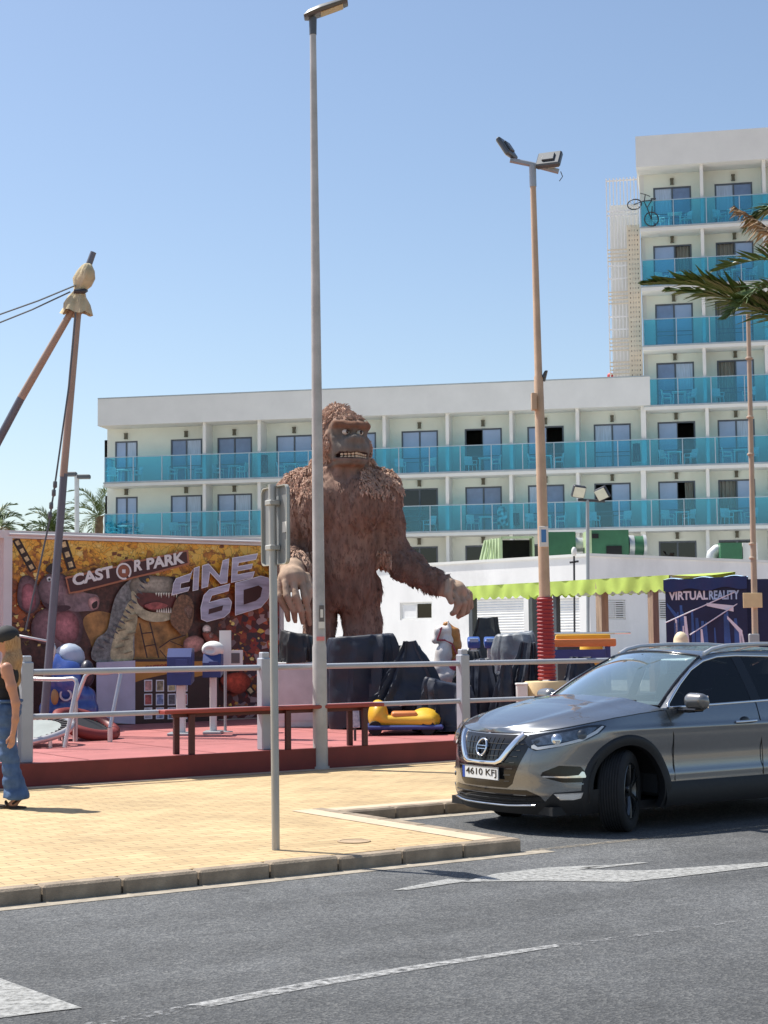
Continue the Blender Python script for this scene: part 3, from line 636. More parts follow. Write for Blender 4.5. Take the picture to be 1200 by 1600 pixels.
# mountain bike hung on the top balcony
bx, bz = HF.px(1016, 328, -0.05); bk = thing('bicycle', 'dark mountain bike hooked upright on the top balcony of the hotel tower', 'bicycle', HF.W(bx, -.12, LV[7]), HF.a)
m_bike = M('bike_black', (0.02, 0.022, 0.028), 0.4); 
def ring(mb, c, r, t, ang, n=24, tilt=0):
    pts = []
    for i in range(n+1):
        a = 2*math.pi*i/n; v = Matrix.Rotation(tilt, 3, 'X') @ Vector((r*math.cos(a), 0, r*math.sin(a))); v = Matrix.Rotation(ang, 3, 'Z') @ v; pts.append(v+Vector(c))
    mb.tube(pts, t, 6, cap=False)
for (cx, cz, nm, tl) in ((.05, .36, 'rear', .1), (-.75, 1.14, 'front', 1.05)):
    mb = MB(); ring(mb, (0, 0, 0), .34, .03, .25 if nm == 'rear' else 0.2, tilt=tl)
    for i in range(6):
        a = math.pi*i/6; v = Matrix.Rotation(.25, 3, 'Z') @ Matrix.Rotation(tl, 3, 'X') @ Vector((.33*math.cos(a), 0, .33*math.sin(a))); mb.tube([v, -v], .005, 4)
    w = mb.build('wheel', m_bike, bk, 60); w.location = (cx, 0, cz)
mb = MB()
for a, b in (((.05, 0, .36), (-.15, 0, .95)), ((-.15, 0, .95), (.1, 0, 1.3)), ((.1, 0, 1.3), (-.3, 0, 1.28)), ((-.15, 0, .95), (-.3, 0, 1.28)), ((-.3, 0, 1.28), (-.75, 0, 1.14)), ((.05, 0, .36), (.1, 0, 1.0)), ((-.28, 0, 1.25), (-.22, 0, 1.6))): mb.tube([a, b], .024, 6)
mb.build('frame', m_bike, bk, 60); mb = MB(); mb.tube([(-.45, -.2, 1.62), (-.22, 0, 1.6), (.0, .25, 1.56)], .02, 6); mb.build('handlebar', m_bike, bk, 60)
MB().cbox((.16, 0, 1.36), (.26, .12, .06), .02).build('saddle', m_bike, bk)
# ================================================================ LOW WHITE ANNEX, AWNING, BOOTH
m_white = M('white_wall_paint', (0.78, 0.77, 0.755), 0.9, var=0.07, scale=0.9, bump=0.12, dirt=0.32, stretch=(1, 1, .35))
m_shut = M('roller_shutter', (0.74, 0.74, 0.73), 0.7, var=0.06)
AC = P(920, 865, 50.0); AH = AC.z
AL = Frame((AC.x, AC.y), math.atan2(6.0, -5.49)+math.pi)      # left wall: x runs towards the corner (negative = away)
AR = Frame((AC.x, AC.y), math.atan2(5.9, 7.0))
annex = thing('low_building', 'low white flat roofed building with roller shutters behind the green awning', 'building', (AC.x, AC.y, 0), AR.a)
mb = MB()
c0 = AL.W(0, 0); c1 = AL.W(-22, 0); c2 = AR.W(26, 0); c3 = AR.W(26, 22)
def wallq(mb, fr, x0, x1, z0, z1, y=0.0): mb.add([fr.W(x0, y, z0), fr.W(x1, y, z0), fr.W(x1, y, z1), fr.W(x0, y, z1)], [(0, 1, 2, 3)])
def cut(fr, x0, x1, z0, z1, holes):
    mb = MB(); hs = sorted(holes); cur = x0
    for a, b, h0, h1 in hs:
        wallq(mb, fr, cur, a, z0, z1); wallq(mb, fr, a, b, z0, h0); wallq(mb, fr, a, b, h1, z1)
        D = 0.14                          # reveals
        for q in (((a, 0, h0), (a, D, h0), (a, D, h1), (a, 0, h1)), ((b, 0, h0), (b, D, h0), (b, D, h1), (b, 0, h1)), ((a, 0, h1), (b, 0, h1), (b, D, h1), (a, D, h1)), ((a, 0, h0), (b, 0, h0), (b, D, h0), (a, D, h0))):
            mb.add([fr.W(*p) for p in q], [(0, 1, 2, 3)])
        cur = b
    wallq(mb, fr, cur, x1, z0, z1); return mb
def hole(fr, p0, y0, p1, y1):
    a = fr.px(p0, y1); b = fr.px(p1, y0); return (a[0], b[0], a[1], b[1])
hl = [hole(AL, 625, 940, 675, 969), hole(AL, 733, 934, 818, 1010), hole(AL, 838, 934, 905, 1010)]
hr = [hole(AR, 948, 937, 977, 968), hole(AR, 1018, 937, 1045, 968)]
# the left wall's depth runs the other way, so use a mirrored frame for its reveals
AL2 = Frame((AC.x, AC.y), AL.a)
cut(AL, -22, 0, 0, AH-.08, hl).build('wall', m_white, annex, world=True)
cut(AR, 0, 26, 0, AH-.08, hr).build('wall', m_white, annex, world=True)
mb = MB(); 
mb.prism([(p.x, p.y) for p in (AL.W(.06, -.05), AL.W(-22, -.05), AL.W(-22, .25), AL.W(-.2, .25))], lambda u, v, w: (u, v, AH-.08+w), .09)
mb.prism([(p.x, p.y) for p in (AR.W(-.052, -.06), AR.W(26, -.06), AR.W(26, .25), AR.W(.2, .25))], lambda u, v, w: (u, v, AH-.082+w), .09); mb.build('coping', m_hwhite, annex, world=True)
mb = MB(); mb.add([(p.x, p.y, AH-.45) for p in (c0, c2, c3, c1)], [(0, 1, 2, 3)]); mb.build('roof', m_hwhite, annex, world=True)
def shutter(fr, h, par):
    a, b, z0, z1 = h; t = MB(); n_ = int((z1-z0)/.085)
    for i in range(n_):
        z = z0+(z1-z0)*i/n_; dz = (z1-z0)/n_
        t.add([fr.W(a, .10, z), fr.W(b, .10, z), fr.W(b, .075, z+dz*.5), fr.W(a, .075, z+dz*.5), fr.W(b, .10, z+dz), fr.W(a, .10, z+dz)], [(0, 1, 2, 3), (3, 2, 4, 5)])
    return t.build('roller_shutter', m_shut, par, world=True)
shutter(AL, hl[1], annex); shutter(AL, hl[2], annex)
def awin(fr, h, open_=False):
    a, b, z0, z1 = h; w = MB(); mid = (a+b)/2
    def bar(x0, x1, q0, q1, y0=.03, y1=.09):
        vs = [fr.W(x, y, z) for x in (x0, x1) for y in (y0, y1) for z in (q0, q1)]; w.add(vs, [(0, 1, 3, 2), (4, 6, 7, 5), (0, 4, 5, 1), (2, 3, 7, 6), (0, 2, 6, 4), (1, 5, 7, 3)])
    bar(a, a+.06, z0, z1); bar(b-.06, b, z0, z1); bar(a+.06, b-.06, z1-.06, z1); bar(a+.06, b-.06, z0, z0+.06); bar(mid-.03, mid+.03, z0+.06, z1-.06)
    f = w.build('window', m_hwhite, annex, world=True)
    for i, (x0, x1) in enumerate(((a+.06, mid-.03), (mid+.03, b-.06))):
        p = MB(); p.add([fr.W(x0, .06, z0+.06), fr.W(x1, .06, z0+.06), fr.W(x1, .06, z1-.06), fr.W(x0, .06, z1-.06)], [(0, 1, 2, 3)]); p.local(annex)
        p.build('pane', glass('dark_pane2', (0.07, 0.07, 0.08), boost=1.2) if open_ or i else m_shut, f)
    q = MB(); q.add([fr.W(a-.2, .6, z0-.2), fr.W(b+.2, .6, z0-.2), fr.W(b+.2, .6, z1+.2), fr.W(a-.2, .6, z1+.2)], [(0, 1, 2, 3)]); q.build('room', m_room, annex, world=True)
awin(AL, hl[0]); 
for h in hr:
    awin(AR, h); a, b, z0, z1 = h; w = MB()
    for i in range(9):
        z = z0+.08+(z1-z0-.16)*i/8; w.add([AR.W(a, -.02, z), AR.W(b, -.02, z), AR.W(b, -.02, z+.03), AR.W(a, -.02, z+.03), AR.W(a, -.005, z), AR.W(b, -.005, z), AR.W(b, -.005, z+.03), AR.W(a, -.005, z+.03)], [(0, 1, 2, 3), (4, 5, 6, 7), (0, 1, 5, 4), (2, 3, 7, 6)])
    w.build('window_grille', m_shut, annex, world=True)
# ---- green air ducts on the annex roof
m_green = M('duct_green', (0.03, 0.13, 0.06), 0.5, var=0.15, scale=2, dirt=0.3); m_lgreen = M('duct_pale_green', (0.42, 0.52, 0.30), 0.55, var=0.1, scale=3, dirt=0.2); m_galv = M('galvanised', (0.55, 0.56, 0.55), 0.45, metal=0.5, var=0.12); m_black = M('black_inside', (0.012, 0.012, 0.012), 0.9)
def rbox(p0, p1, y1, Y, depth, mat, par, name='housing', y0=None):
    a = P(p0, 870, Y); b = P(p1, 870, Y); zt = P((p0+p1)/2, y1, Y).z; zb = AH-.45 if y0 is None else P((p0+p1)/2, y0, Y).z
    o = MB().b2((a.x, Y, zb), (b.x, Y+depth, zt)).build(name, mat, par, world=True); return o
u = thing('air_duct', 'open green duct mouth with pale ribbed side on the low roof', 'duct', (P(800, 870, 55).x, 55, AH-.45))
a = P(783, 840, 55); b = P(833, 840, 55); zt = a.z; zb = AH-.45; lx = P(746, 872, 55).x
mb = MB(); mb.add([(a.x, 55, zb), (a.x, 55, zt), (lx, 56.5, zb), (a.x-.5, 56.5, zt)], [(0, 1, 3, 2)]); mb.add([(a.x, 55, zt), (b.x, 55, zt), (b.x, 56.5, zt+.05), (a.x-.5, 56.5, zt+.05)], [(0, 1, 2, 3)]); mb.add([(b.x, 55, zb), (b.x, 55, zt), (b.x, 56.5, zt+.05), (b.x, 56.5, zb)], [(0, 1, 2, 3)]); mb.build('hood', m_lgreen, u, world=True)
for i in range(6):
    t = (i+.5)/6; p = Vector((a.x, 54.99, zb)).lerp(Vector((lx, 56.49, zb)), t); q = Vector((a.x, 54.99, zt)).lerp(Vector((a.x-.5, 56.49, zt)), t); MB().tube([p, q], .03, 5).build('rib', m_lgreen, u, world=True)
mb = MB(); mb.b2((a.x+.03, 56, zb), (b.x-.03, 56.3, zt-.03)); mb.build('dark_throat', m_black, u, world=True)
mb = MB()
for p, q in (((a.x, zb), (a.x, zt)), ((b.x, zb), (b.x, zt)), ((a.x, zt), (b.x, zt))): mb.tube([(p[0], 54.97, p[1]), (q[0], 54.97, q[1])], .05, 4)
mb.build('rim', m_lgreen, u, world=True)
u = thing('air_duct', 'plain dark green duct housing with a galvanised pipe elbow on the low roof', 'duct', (P(880, 870, 57).x, 57, AH-.45)); rbox(855, 900, 831, 57, 1.2, m_green, u)
mb = MB(); p0 = P(893, 852, 57.6); p1 = P(922, 852, 57.6); mb.tube([p0, p1], .28, 12); mb.build('pipe', m_galv, u, 40, True)
u = thing('air_duct', 'large green duct housing with a fat round outlet on the low roof', 'duct', (P(955, 870, 56).x, 56, AH-.45)); rbox(921, 983, 828, 56, 1.5, m_green, u); rbox(919, 925, 828.5, 55.97, 1.4, m_lgreen, u, 'side_plate')
rbox(948, 972, 853, 55.95, .04, m_black, u, 'opening', 866); rbox(926, 936, 834, 55.95, .04, m_black, u, 'vent_hole', 841)
p0 = P(981, 853, 56.8); p1 = P(1004, 853, 56.8); mb = MB(); mb.tube([p0, p1], [.34, .36], 16); mb.build('outlet', m_green, u, 40, True)
mb = MB(); mb.tube([p0+Vector((.02, 0, 0)), p0+Vector((.2, 0, 0))], .38, 16); mb.tube([p1, p1+Vector((.1, 0, 0))], .40, 16); mb.build('flange', m_galv, u, 40, True)
u = thing('air_duct', 'small green duct with a curved white pipe elbow on the low roof', 'duct', (P(1140, 870, 58).x, 58, AH-.45)); rbox(1126, 1160, 848, 58, 1.2, m_green, u)
pe = P(1128, 858, 58.5); mb = MB(); mb.tube([pe+Vector((.05, 0, 0)), pe+Vector((-.2, 0, -.02)), pe+Vector((-.36, 0, -.16)), pe+Vector((-.42, 0, -.4)), (pe.x-.42, pe.y, AH-.45)], .2, 12); mb.build('elbow', m_galv, u, 60, True); rbox(1161, 1184, 848, 58.2, .8, m_hwhite, u, 'fan_box')
u = thing('air_unit', 'low grey green cooling unit on the low roof near the gorilla statue', 'air unit', (P(628, 875, 60).x, 60, AH-.45)); rbox(603, 626, 870, 60, .8, m_galv, u, 'casing'); rbox(628, 652, 870, 60, .8, m_green, u, 'fan_housing')
# ---- twin floodlight mast in front of the annex
m_steel = M('painted_steel', (0.34, 0.36, 0.38), 0.45, metal=0.4, var=0.1, dirt=0.2); m_lens = M('lamp_lens', (0.62, 0.62, 0.52), 0.15, var=0.1); m_dsteel = M('dark_steel', (0.05, 0.05, 0.055), 0.5, metal=0.3)
b0 = P(918, 1010, 44); b0.z = DK
u = thing('floodlight_mast', 'thin steel mast with two square floodlights in front of the low white building', 'floodlight', b0)
t0 = P(918, 781, 44); MB().tube([b0, t0], .05, 8).build('pole', m_steel, u, 40, True); MB().tube([P(903, 781, 44), P(945, 783, 44)], .04, 6).build('crossbar', m_dsteel, u, 40, True)
for (x, y, ry, rz) in ((904, 768, 8, 10), (941, 771, -20, -30)):
    c = P(x, y, 43.9); rot = Matrix.Rotation(R(rz), 3, 'Z') @ Matrix.Rotation(R(25), 3, 'X') @ Matrix.Rotation(R(ry), 3, 'Y')
    h = MB().cbox(c, (.36, .14, .34), .02, rot).build('floodlight', m_dsteel, u, None, True); MB().cbox(c+rot @ Vector((0, -.075, .0)), (.32, .012, .29), .004, rot).local(u).build('lens', m_lens, h)
b0 = P(897, 1010, 46); b0.z = DK; u = thing('lamp_pole', 'slim black pole with a small white globe beside the twin floodlights', 'lamp', b0)
MB().tube([b0, P(897, 868, 46)], .03, 6).build('pole', m_dsteel, u, 40, True); MB().ell(P(897, 862, 46), (.08, .08, .14)).build('globe', m_hwhite, u, 60, True); MB().tube([P(890, 879, 46), P(904, 877, 46)], .03, 6).build('bracket', m_dsteel, u, 40, True)
# ---- lime green awning with scalloped valances
m_lime = M('awning_lime', (0.38, 0.50, 0.09), 0.75, var=0.12, scale=2, bump=0.2); m_limed = M('awning_lime_darker', (0.34, 0.45, 0.05), 0.75, var=0.2, scale=2)  # second lime is the rear valance, slightly darker than the canopy
m_wood = M('old_wood', (0.36, 0.26, 0.18), 0.85, var=0.3, scale=4, stretch=(6, 6, .4)); m_post = M('dark_post', (0.06, 0.07, 0.08), 0.6)
A = P(722, 917, 40.5); B = P(1046, 898, 34.3); AW = Frame((A.x, A.y), math.atan2(B.y-A.y, B.x-A.x)); LA = (Vector((B.x, B.y))-Vector((A.x, A.y))).length; ZA = (A.z+B.z)/2
awn = thing('awning', 'long lime green awning with scalloped valance on wooden posts', 'awning', (A.x, A.y, DK), AW.a)
z_ = ZA-DK
mb = MB(); mb.grid(lambda u, v: (u*LA, v*2.0, z_+.10*v-.05*math.sin(math.pi*v)-.03*math.sin(u*math.pi*5)**2*math.sin(math.pi*v)), 40, 8); mb.build('canopy', m_lime, awn, 180)
def val(y, z0, h, mat, nm):
    n_ = 168; mb = MB(); vs = []; fs = []
    for i in range(n_+1):
        x = LA*i/n_; sc = abs(math.sin(math.pi*x/.30)); yy = y+.02*math.sin(x*5)+.012*math.sin(x*13)
        vs += [(x, yy, z0), (x, yy-.015+.02*math.sin(x*9), z0-h*.6), (x, yy-.02, z0-h*.80-h*.20*sc)]
    for i in range(n_): fs += [(i*3+j, i*3+3+j, i*3+4+j, i*3+1+j) for j in (0, 1)]
    mb.add(vs, fs); o = mb.build(nm, mat, awn, 60)
val(-.01, z_, .36, m_lime, 'valance'); val(2.0, z_+.1, .42, m_limed, 'valance')
MB().tube([(0, .05, z_-.05), (LA, .05, z_-.05)], .03, 6).build('front_rail', m_galv, awn); MB().b2((LA*.45, .9, z_-.33), (LA, .98, z_-.26)).build('beam', m_galv, awn)
for p, r, mt, y in ((739, .10, m_post, 0.1), (870, .08, m_post, .1), (833, .11, m_post, 2.2), (941, .13, m_wood, .1), (1021, .11, m_wood, .1)):
    x = AW.px(p, 960, y)[0]; mb = MB(); mb.cbox((x, y, z_/2-.02), (r*1.6, r*1.6, z_-.04), .01); mb.build('post', mt, awn)
# things stored under the awning
u = thing('counter_board', 'dark grey board standing under the lime awning', 'board', (*P(893, 1000, 36)[:2], DK)); 
a_, b_ = P(870, 1008, 36), P(915, 990, 36); MB().cbox(((a_.x+b_.x)/2, 36, (DK+b_.z)/2), (b_.x-a_.x, .08, b_.z-DK), .01).build('panel', m_dsteel, u, None, True); MB().tube([(a_.x, 36, b_.z), (b_.x, 36, b_.z)], .03, 6).build('top_rail', m_steel, u, None, True)
# ---- navy virtual reality booth
m_navy = M('booth_navy', (0.006, 0.014, 0.06), 0.55, var=0.3, scale=2); m_navyl = M('booth_blue', (0.03, 0.10, 0.30), 0.5, var=0.4, scale=3); m_lilac = M('booth_white', (0.72, 0.74, 0.80), 0.6, var=.06); m_ltblue = M('booth_light_blue', (0.42, 0.60, 0.80), 0.6)
VA = P(1039, 908, 31.5); VF = Frame((VA.x, VA.y), R(-13))
w_, zt_ = VF.px(1166, 905); zt_ -= 0
booth = thing('games_booth', 'navy blue booth with VIRTUAL REALITY lettering and a streaked blue print', 'booth', (VA.x, VA.y, DK), VF.a)
H = VA.z-DK
mb = MB(); mb.b2((0, 0, 0), (w_, 2.4, H)); mb.build('walls', m_navy, booth)
MB().b2((w_, .35, 0), (w_+1.6, 2.4, H+.02)).build('side_wing', m_navy, booth)
mb = MB(); mb.grid(lambda u, v: (-.03+u*(w_+.06), -.08+v*2.5, H+.02+.05*u+.05*math.sin(v*3.1)+.02*math.sin(u*17)), 30, 6); mb.build('roof_sheet', m_ltblue, booth, 180)
mb = MB(); mb.grid(lambda u, v: (-.03+u*(w_+.04), -.085-.02*math.sin(u*22)*v, H+.02+.05*u-v*(.22+.03*math.sin(u*15))), 40, 4); mb.build('roof_valance', M('booth_trim', (0.012, 0.03, 0.12), .6), booth, 180)
def vf(u, v, w): return (u, -.005-w, v)
def vpx(x, y): s_, z = VF.px(x, y); return s_, z-DK
x0, zz0 = vpx(1045, 938); x1, zz1 = vpx(1106, 923); mb = MB(); text_box(mb, 'VIRTUAL', vf, x0, x1, zz0, zz1, .035, depth=.01); mb.build('lettering', m_lilac, booth)
x0, zz0 = vpx(1108, 937); x1, zz1 = vpx(1150, 922); mb = MB(); text_box(mb, 'REALITY', vf, x0, x1+.06, zz0, zz1, .035, depth=.01); mb.build('lettering', m_ltblue, booth)
rv_ = random.Random(11); mbw = MB(); mbb = MB(); mbd = MB()
for i in range(26):
    x = 1046+rv_.random()*112; yb = 1010; yt = 945+rv_.random()*45; wd = .8+rv_.random()*2.4
    a, z0_ = vpx(x, yb); b, z1_ = vpx(x+wd, yt); (mbb if rv_.random() < .55 else mbw).prism([(a, z0_), (a+(b-a)*2, z0_), (b, z1_), (a, z1_)], lambda u, v, w: (u, -.003-.001*(i % 5)-w, v), .002)
for (x, y, x2, y2) in ((1042, 942, 1058, 960), (1136, 962, 1160, 985), (1104, 942, 1146, 946)):
    a, z0_ = vpx(x, y); b, z1_ = vpx(x2, y2); (mbb if x == 1042 else mbw).prism([(a, z0_), (b, z1_), (b, z1_-.12), (a, z0_-.06)], lambda u, v, w: (u, -.009-w, v), .002)
tag(mbb.build('print_streaks', m_navyl, booth), kind='stuff'); tag(mbw.build('print_streaks', m_lilac, booth), kind='stuff')
for (p, q) in (((1040, 973), (1150, 924)), ((1078, 992), (1160, 938))):
    MB().tube([P(p[0], p[1], 31.2), P(q[0], q[1], 31.2)], .012, 5).build('guy_rope', m_lilac, booth, None, True)
# cream rounded cap of a ride just above the car's roof
c = P(1064, 1000, 27); u = thing('domed_ride', 'cream domed ride cap on a short post before the navy booth', 'bollard', (c.x, c.y, DK))
m_cream = M('cream_plastic', (0.72, 0.60, 0.40), 0.5, var=.06)
mb = MB(); mb.lathe([(.015, .14), (.06, .125), (.10, .08), (.125, .02), (.13, -.06), (.15, -.08), (.15, -.1), (.09, -.1)], 18, c); mb.build('cap', m_cream, u, 50, True); MB().tube([(c.x, c.y, DK), (c.x, c.y, c.z-.09)], .05, 8).build('post', m_steel, u, 40, True)
# ================================================================ POLES AND SIGNS
m_pole = M('lamp_galvanised', (0.44, 0.43, 0.41), 0.6, metal=0.25, var=0.15, scale=3, dirt=0.45, bump=.1)
m_head = M('lamp_head', (0.09, 0.10, 0.11), 0.4, metal=0.3); m_amber = M('lamp_glass', (0.36, 0.24, 0.12), 0.25)
b = G(501, 1201, PV); top = P(489, 52, b.y)
lp = thing('street_lamp', 'tall grey tapered street lamp with flat head at the deck edge', 'street lamp', b)
mb = MB(); pts = [b.lerp(top, t) for t in (0, .02, .16, .165, .5, 1)]; mb.tube(pts, [.092, .092, .088, .078, .064, .04], 16); mb.build('pole', m_pole, lp, 40, True)
MB().tube([top-Vector((0, 0, .02)), top+Vector((0, 0, .2))], [.045, .05], 10).build('spigot', m_head, lp, 40, True)
hd = top+Vector((.02, 0, .2)); mb = MB(); prof = [(-.12, .10, .03), (-.05, .13, .10), (.12, .14, .13), (.3, .13, .10), (.46, .11, .07)]
rot = Matrix.Rotation(R(-20), 3, 'Y'); vs = []; n_ = 10
for x, hw, hh in prof:
    for j in range(n_):
        a = 2*math.pi*j/n_; vs.append(hd+rot @ Vector((x, hw*math.cos(a), max(-.03, hh*.6*math.sin(a))+.05)))
fs = [(i*n_+j, i*n_+(j+1) % n_, (i+1)*n_+(j+1) % n_, (i+1)*n_+j) for i in range(len(prof)-1) for j in range(n_)]+[tuple(range(n_)), tuple(range((len(prof)-1)*n_, len(prof)*n_))]
mb.add(vs, fs); h = mb.build('lamp_head', m_head, lp, 50, True)
MB().cbox(hd+rot @ Vector((.24, 0, .013)), (.3, .17, .012), .003, rot).local(lp).build('lens', m_amber, h)
def pole_patch(z0, z1, w, mat, nm, ang=-90, r=.092):
    mb = MB(); mb.grid(lambda u, v: (b.x+(r+.004)*math.cos(R(ang)+(u-.5)*w/r), b.y+(r+.004)*math.sin(R(ang)+(u-.5)*w/r), b.z+z0+(z1-z0)*v), 6, 1); mb.build(nm, mat, lp, 180, True)
m_stk = M('sticker_pink', (0.6, 0.2, 0.2), .6); m_stk2 = M('sticker_white', (.65, .64, .6), .6); m_stk3 = M('sticker_dark', (.12, .11, .11), .6)
pole_patch(.38, .72, .09, m_pole, 'access_door'); pole_patch(1.55, 1.6, .1, m_stk, 'sticker', -80); pole_patch(1.78, 1.98, .06, m_stk3, 'sticker', -70, .0885); pole_patch(1.7, 1.78, .08, m_stk2, 'sticker', -70, .0885); pole_patch(1.83, 1.93, .035, m_stk2, 'sticker', -71, .092)
MB().tube([b+Vector((0, 0, .0)), b+Vector((0, 0, .03))], .11, 16).build('foot_collar', m_pole, lp, 40, True)
# traffic sign seen from behind
m_signback = M('sign_back', (0.26, 0.27, 0.27), 0.5, metal=0.3, var=0.1, dirt=.2); m_signedge = M('sign_edge', (0.42, 0.41, 0.36), 0.5, metal=.2); m_spole = M('sign_pole', (0.42, 0.41, 0.38), 0.45, metal=0.4, var=.08, dirt=.2)
b = G(431, 1328, PV); sg = thing('traffic_sign', 'traffic sign on a thin grey post seen from its back', 'sign', b, R(107))
top = P(425.5, 757, b.y); H = top.z-b.z; lean = Vector((top.x-b.x, 0, 0)); ll = Matrix.Rotation(-R(107), 3, 'Z') @ lean
mb = MB(); mb.tube([(0, 0, 0), (ll.x, ll.y, H)], .03, 12); mb.build('post', m_spole, sg, 40)
rz0 = R(-8)
def rrect(w, h, r, n=6):
    pts = []
    for cx, cy, a0 in ((w/2-r, h/2-r, 0), (-w/2+r, h/2-r, 90), (-w/2+r, -h/2+r, 180), (w/2-r, -h/2+r, 270)):
        for i in range(n+1): a = R(a0+90*i/n); pts.append((cx+r*math.cos(a), cy+r*math.sin(a)))
    return pts
pc = Vector((ll.x, ll.y, H-.31)); yaw = Matrix.Rotation(R(12), 3, 'Z')
def sp(u, v, w): return pc+yaw @ Vector((u+.03, -.045-w, v))
mb = MB(); mb.prism(rrect(.46, .60, .05), sp, .004); pl_ = mb.build('plate', m_signback, sg)
mb = MB(); o_ = rrect(.46, .60, .05); i_ = rrect(.445, .585, .045); k = len(o_)
vs = [sp(u, v, -.022) for u, v in o_]+[sp(u, v, .006) for u, v in o_]+[sp(u, v, .006) for u, v in i_]+[sp(u, v, -.022) for u, v in i_]
fs = [(a*k+i, a*k+(i+1) % k, ((a+1) % 4)*k+(i+1) % k, ((a+1) % 4)*k+i) for a in range(4) for i in range(k)]; mb.add(vs, fs); mb.build('plate_rim', m_signedge, sg, 50)
MB().prism([(-.205, -.06), (-.12, -.06), (-.12, .02), (-.205, .02)], lambda u, v, w: sp(u, v, -.006+w), .001).build('sticker', m_stk2, sg)
for zz in (.17, -.17): mb = MB(); mb.cbox(pc+Vector((0, 0, zz)), (.10, .085, .04), .006, yaw); mb.build('clamp', m_spole, sg)
# tall ochre floodlight column with red padding on a round base
m_ochre = M('ochre_paint', (0.50, 0.35, 0.235), 0.6, var=0.12, scale=3, dirt=.35); m_redpad = M('red_padding', (0.30, 0.025, 0.03), 0.55, var=.12); m_bcon = M('cream_concrete', (0.68, 0.52, 0.30), 0.85, var=.1, scale=3, dirt=.25)
Y = 22.6; bb = P(853, 1100, Y); bb.z = DK; tp = P(831, 262, Y); lean = (tp-Vector((bb.x, bb.y, bb.z)))
fl = thing('floodlight_column', 'tall ochre column with red padded foot and two floodlights', 'floodlight', bb)
at = lambda py: P(855-(1065-py)*.0285, py, Y)
mb = MB(); mb.lathe([(.30, 0), (.31, .02), (.30, .68), (.285, .70), (.12, .705), (.0, .705)], 28, cap=False); mb.build('base_block', m_bcon, fl, 40)
p0 = at(1060); mb = MB(); mb.tube([p0, at(590), at(586), at(290)], [.085, .066, .055, .042], 14); mb.build('pole', m_ochre, fl, 40, True)
q0, q1 = at(1062), at(933); nr = 22; pts = []; rs = []
for i in range(nr*4+1):
    t = i/(nr*4); pts.append(q0.lerp(q1, t)); rs.append((.125-.015*t)+(.007 if i % 4 in (1, 2) else -.006))
mb = MB(); mb.tube(pts, rs, 18); mb.build('padding', m_redpad, fl, 40, True)
MB().tube([at(292), at(258)], .05, 10).build('collar', m_steel, fl, 40, True)
mb = MB(); mb.tube([P(797, 250, Y), P(831, 257, Y), P(873, 268, Y)], .04, 6); mb.build('crossarm', m_steel, fl, 40, True)
def flood(c, dims, rot, par, lens_side):
    h = MB().cbox(c, dims, .02, rot).build('floodlight', m_head, par, None, True)
    MB().cbox(c+rot @ Vector((0, lens_side*(dims[1]/2+.004), 0)), (dims[0]*.86, .01, dims[2]*.86), .003, rot).local(par).build('lens', m_lens, h)
    MB().cbox(c+rot @ Vector((0, -lens_side*(dims[1]/2+.012), 0)), (dims[0]*.5, .03, dims[2]*.5), .008, rot).local(par).build('driver_box', m_head, h)
flood(P(792, 232, Y), (.34, .07, .32), Matrix.Rotation(R(62), 3, 'Z') @ Matrix.Rotation(R(-32), 3, 'X'), fl, 1)
flood(P(858, 250, Y), (.36, .09, .30), Matrix.Rotation(R(-22), 3, 'Z') @ Matrix.Rotation(R(-38), 3, 'X'), fl, 1)
MB().tube([P(876, 268, Y), P(879, 276, Y), P(874, 283, Y)], .008, 4).build('loose_wire', m_head, fl, None, True)
m_blue = M('notice_blue', (0.05, 0.18, 0.42), .5)
def on_pole(py0, py1, dpx, w, mat, nm, th=.02):
    a, b_ = at(py0), at(py1); c = (a+b_)/2+Vector((dpx, -.085, 0)); MB().cbox(c, (w, th, abs(a.z-b_.z)), .004).build(nm, mat, fl, None, True)
on_pole(855, 823, -.0, .13, m_stk2, 'notice'); on_pole(848, 828, .0, .07, m_blue, 'notice_print', .028); on_pole(642, 616, -.085, .07, m_ochre, 'junction_box', .14)
MB().tube([at(596)+Vector((.07, 0, 0)), at(580)+Vector((.11, -.02, 0)), at(590)+Vector((.06, -.03, 0))], .025, 6).build('camera_arm', m_head, fl, None, True)
u = thing('white_crate', 'small white box beside the round cream column base', 'box', (*P(815, 1090, 22.4)[:2], DK)); MB().cbox((0, 0, .33), (.15, .3, .66), .012).build('case', m_hwhite, u); MB().cbox((0, 0, .67), (.17, .32, .03), .008).build('lid', m_hwhite, u)
# slim ochre pole with notice board on the right
Y = 26.0; bb = P(1180, 1030, Y); bb.z = DK; m_tan = M('tan_pole', (0.42, 0.31, 0.23), .55, var=.1, dirt=.3)
u = thing('flag_pole', 'slim brownish pole with a pale notice board before the navy booth', 'pole', bb)
mb = MB(); mb.tube([bb, P(1178, 900, Y), P(1175, 760, Y), P(1169, 490, Y)], [.055, .05, .043, .035], 10); mb.build('pole', m_tan, u, 40, True)
for py in (560, 652, 710, 850, 872): c = P(1178-(1000-py)*.0172, py, Y); MB().lathe([(.05, -.02), (.06, -.01), (.06, .01), (.05, .02)], 10, c).build('pole_band', m_tan, u, 40, True)
MB().cbox(P(1176, 938, Y-.08), (.31, .02, .24), .004).build('notice_board', m_bcon, u, None, True)
MB().cbox(P(1178, 1000, Y-.08), (.16, .1, .2), .01).build('socket_box', m_steel, u, None, True)
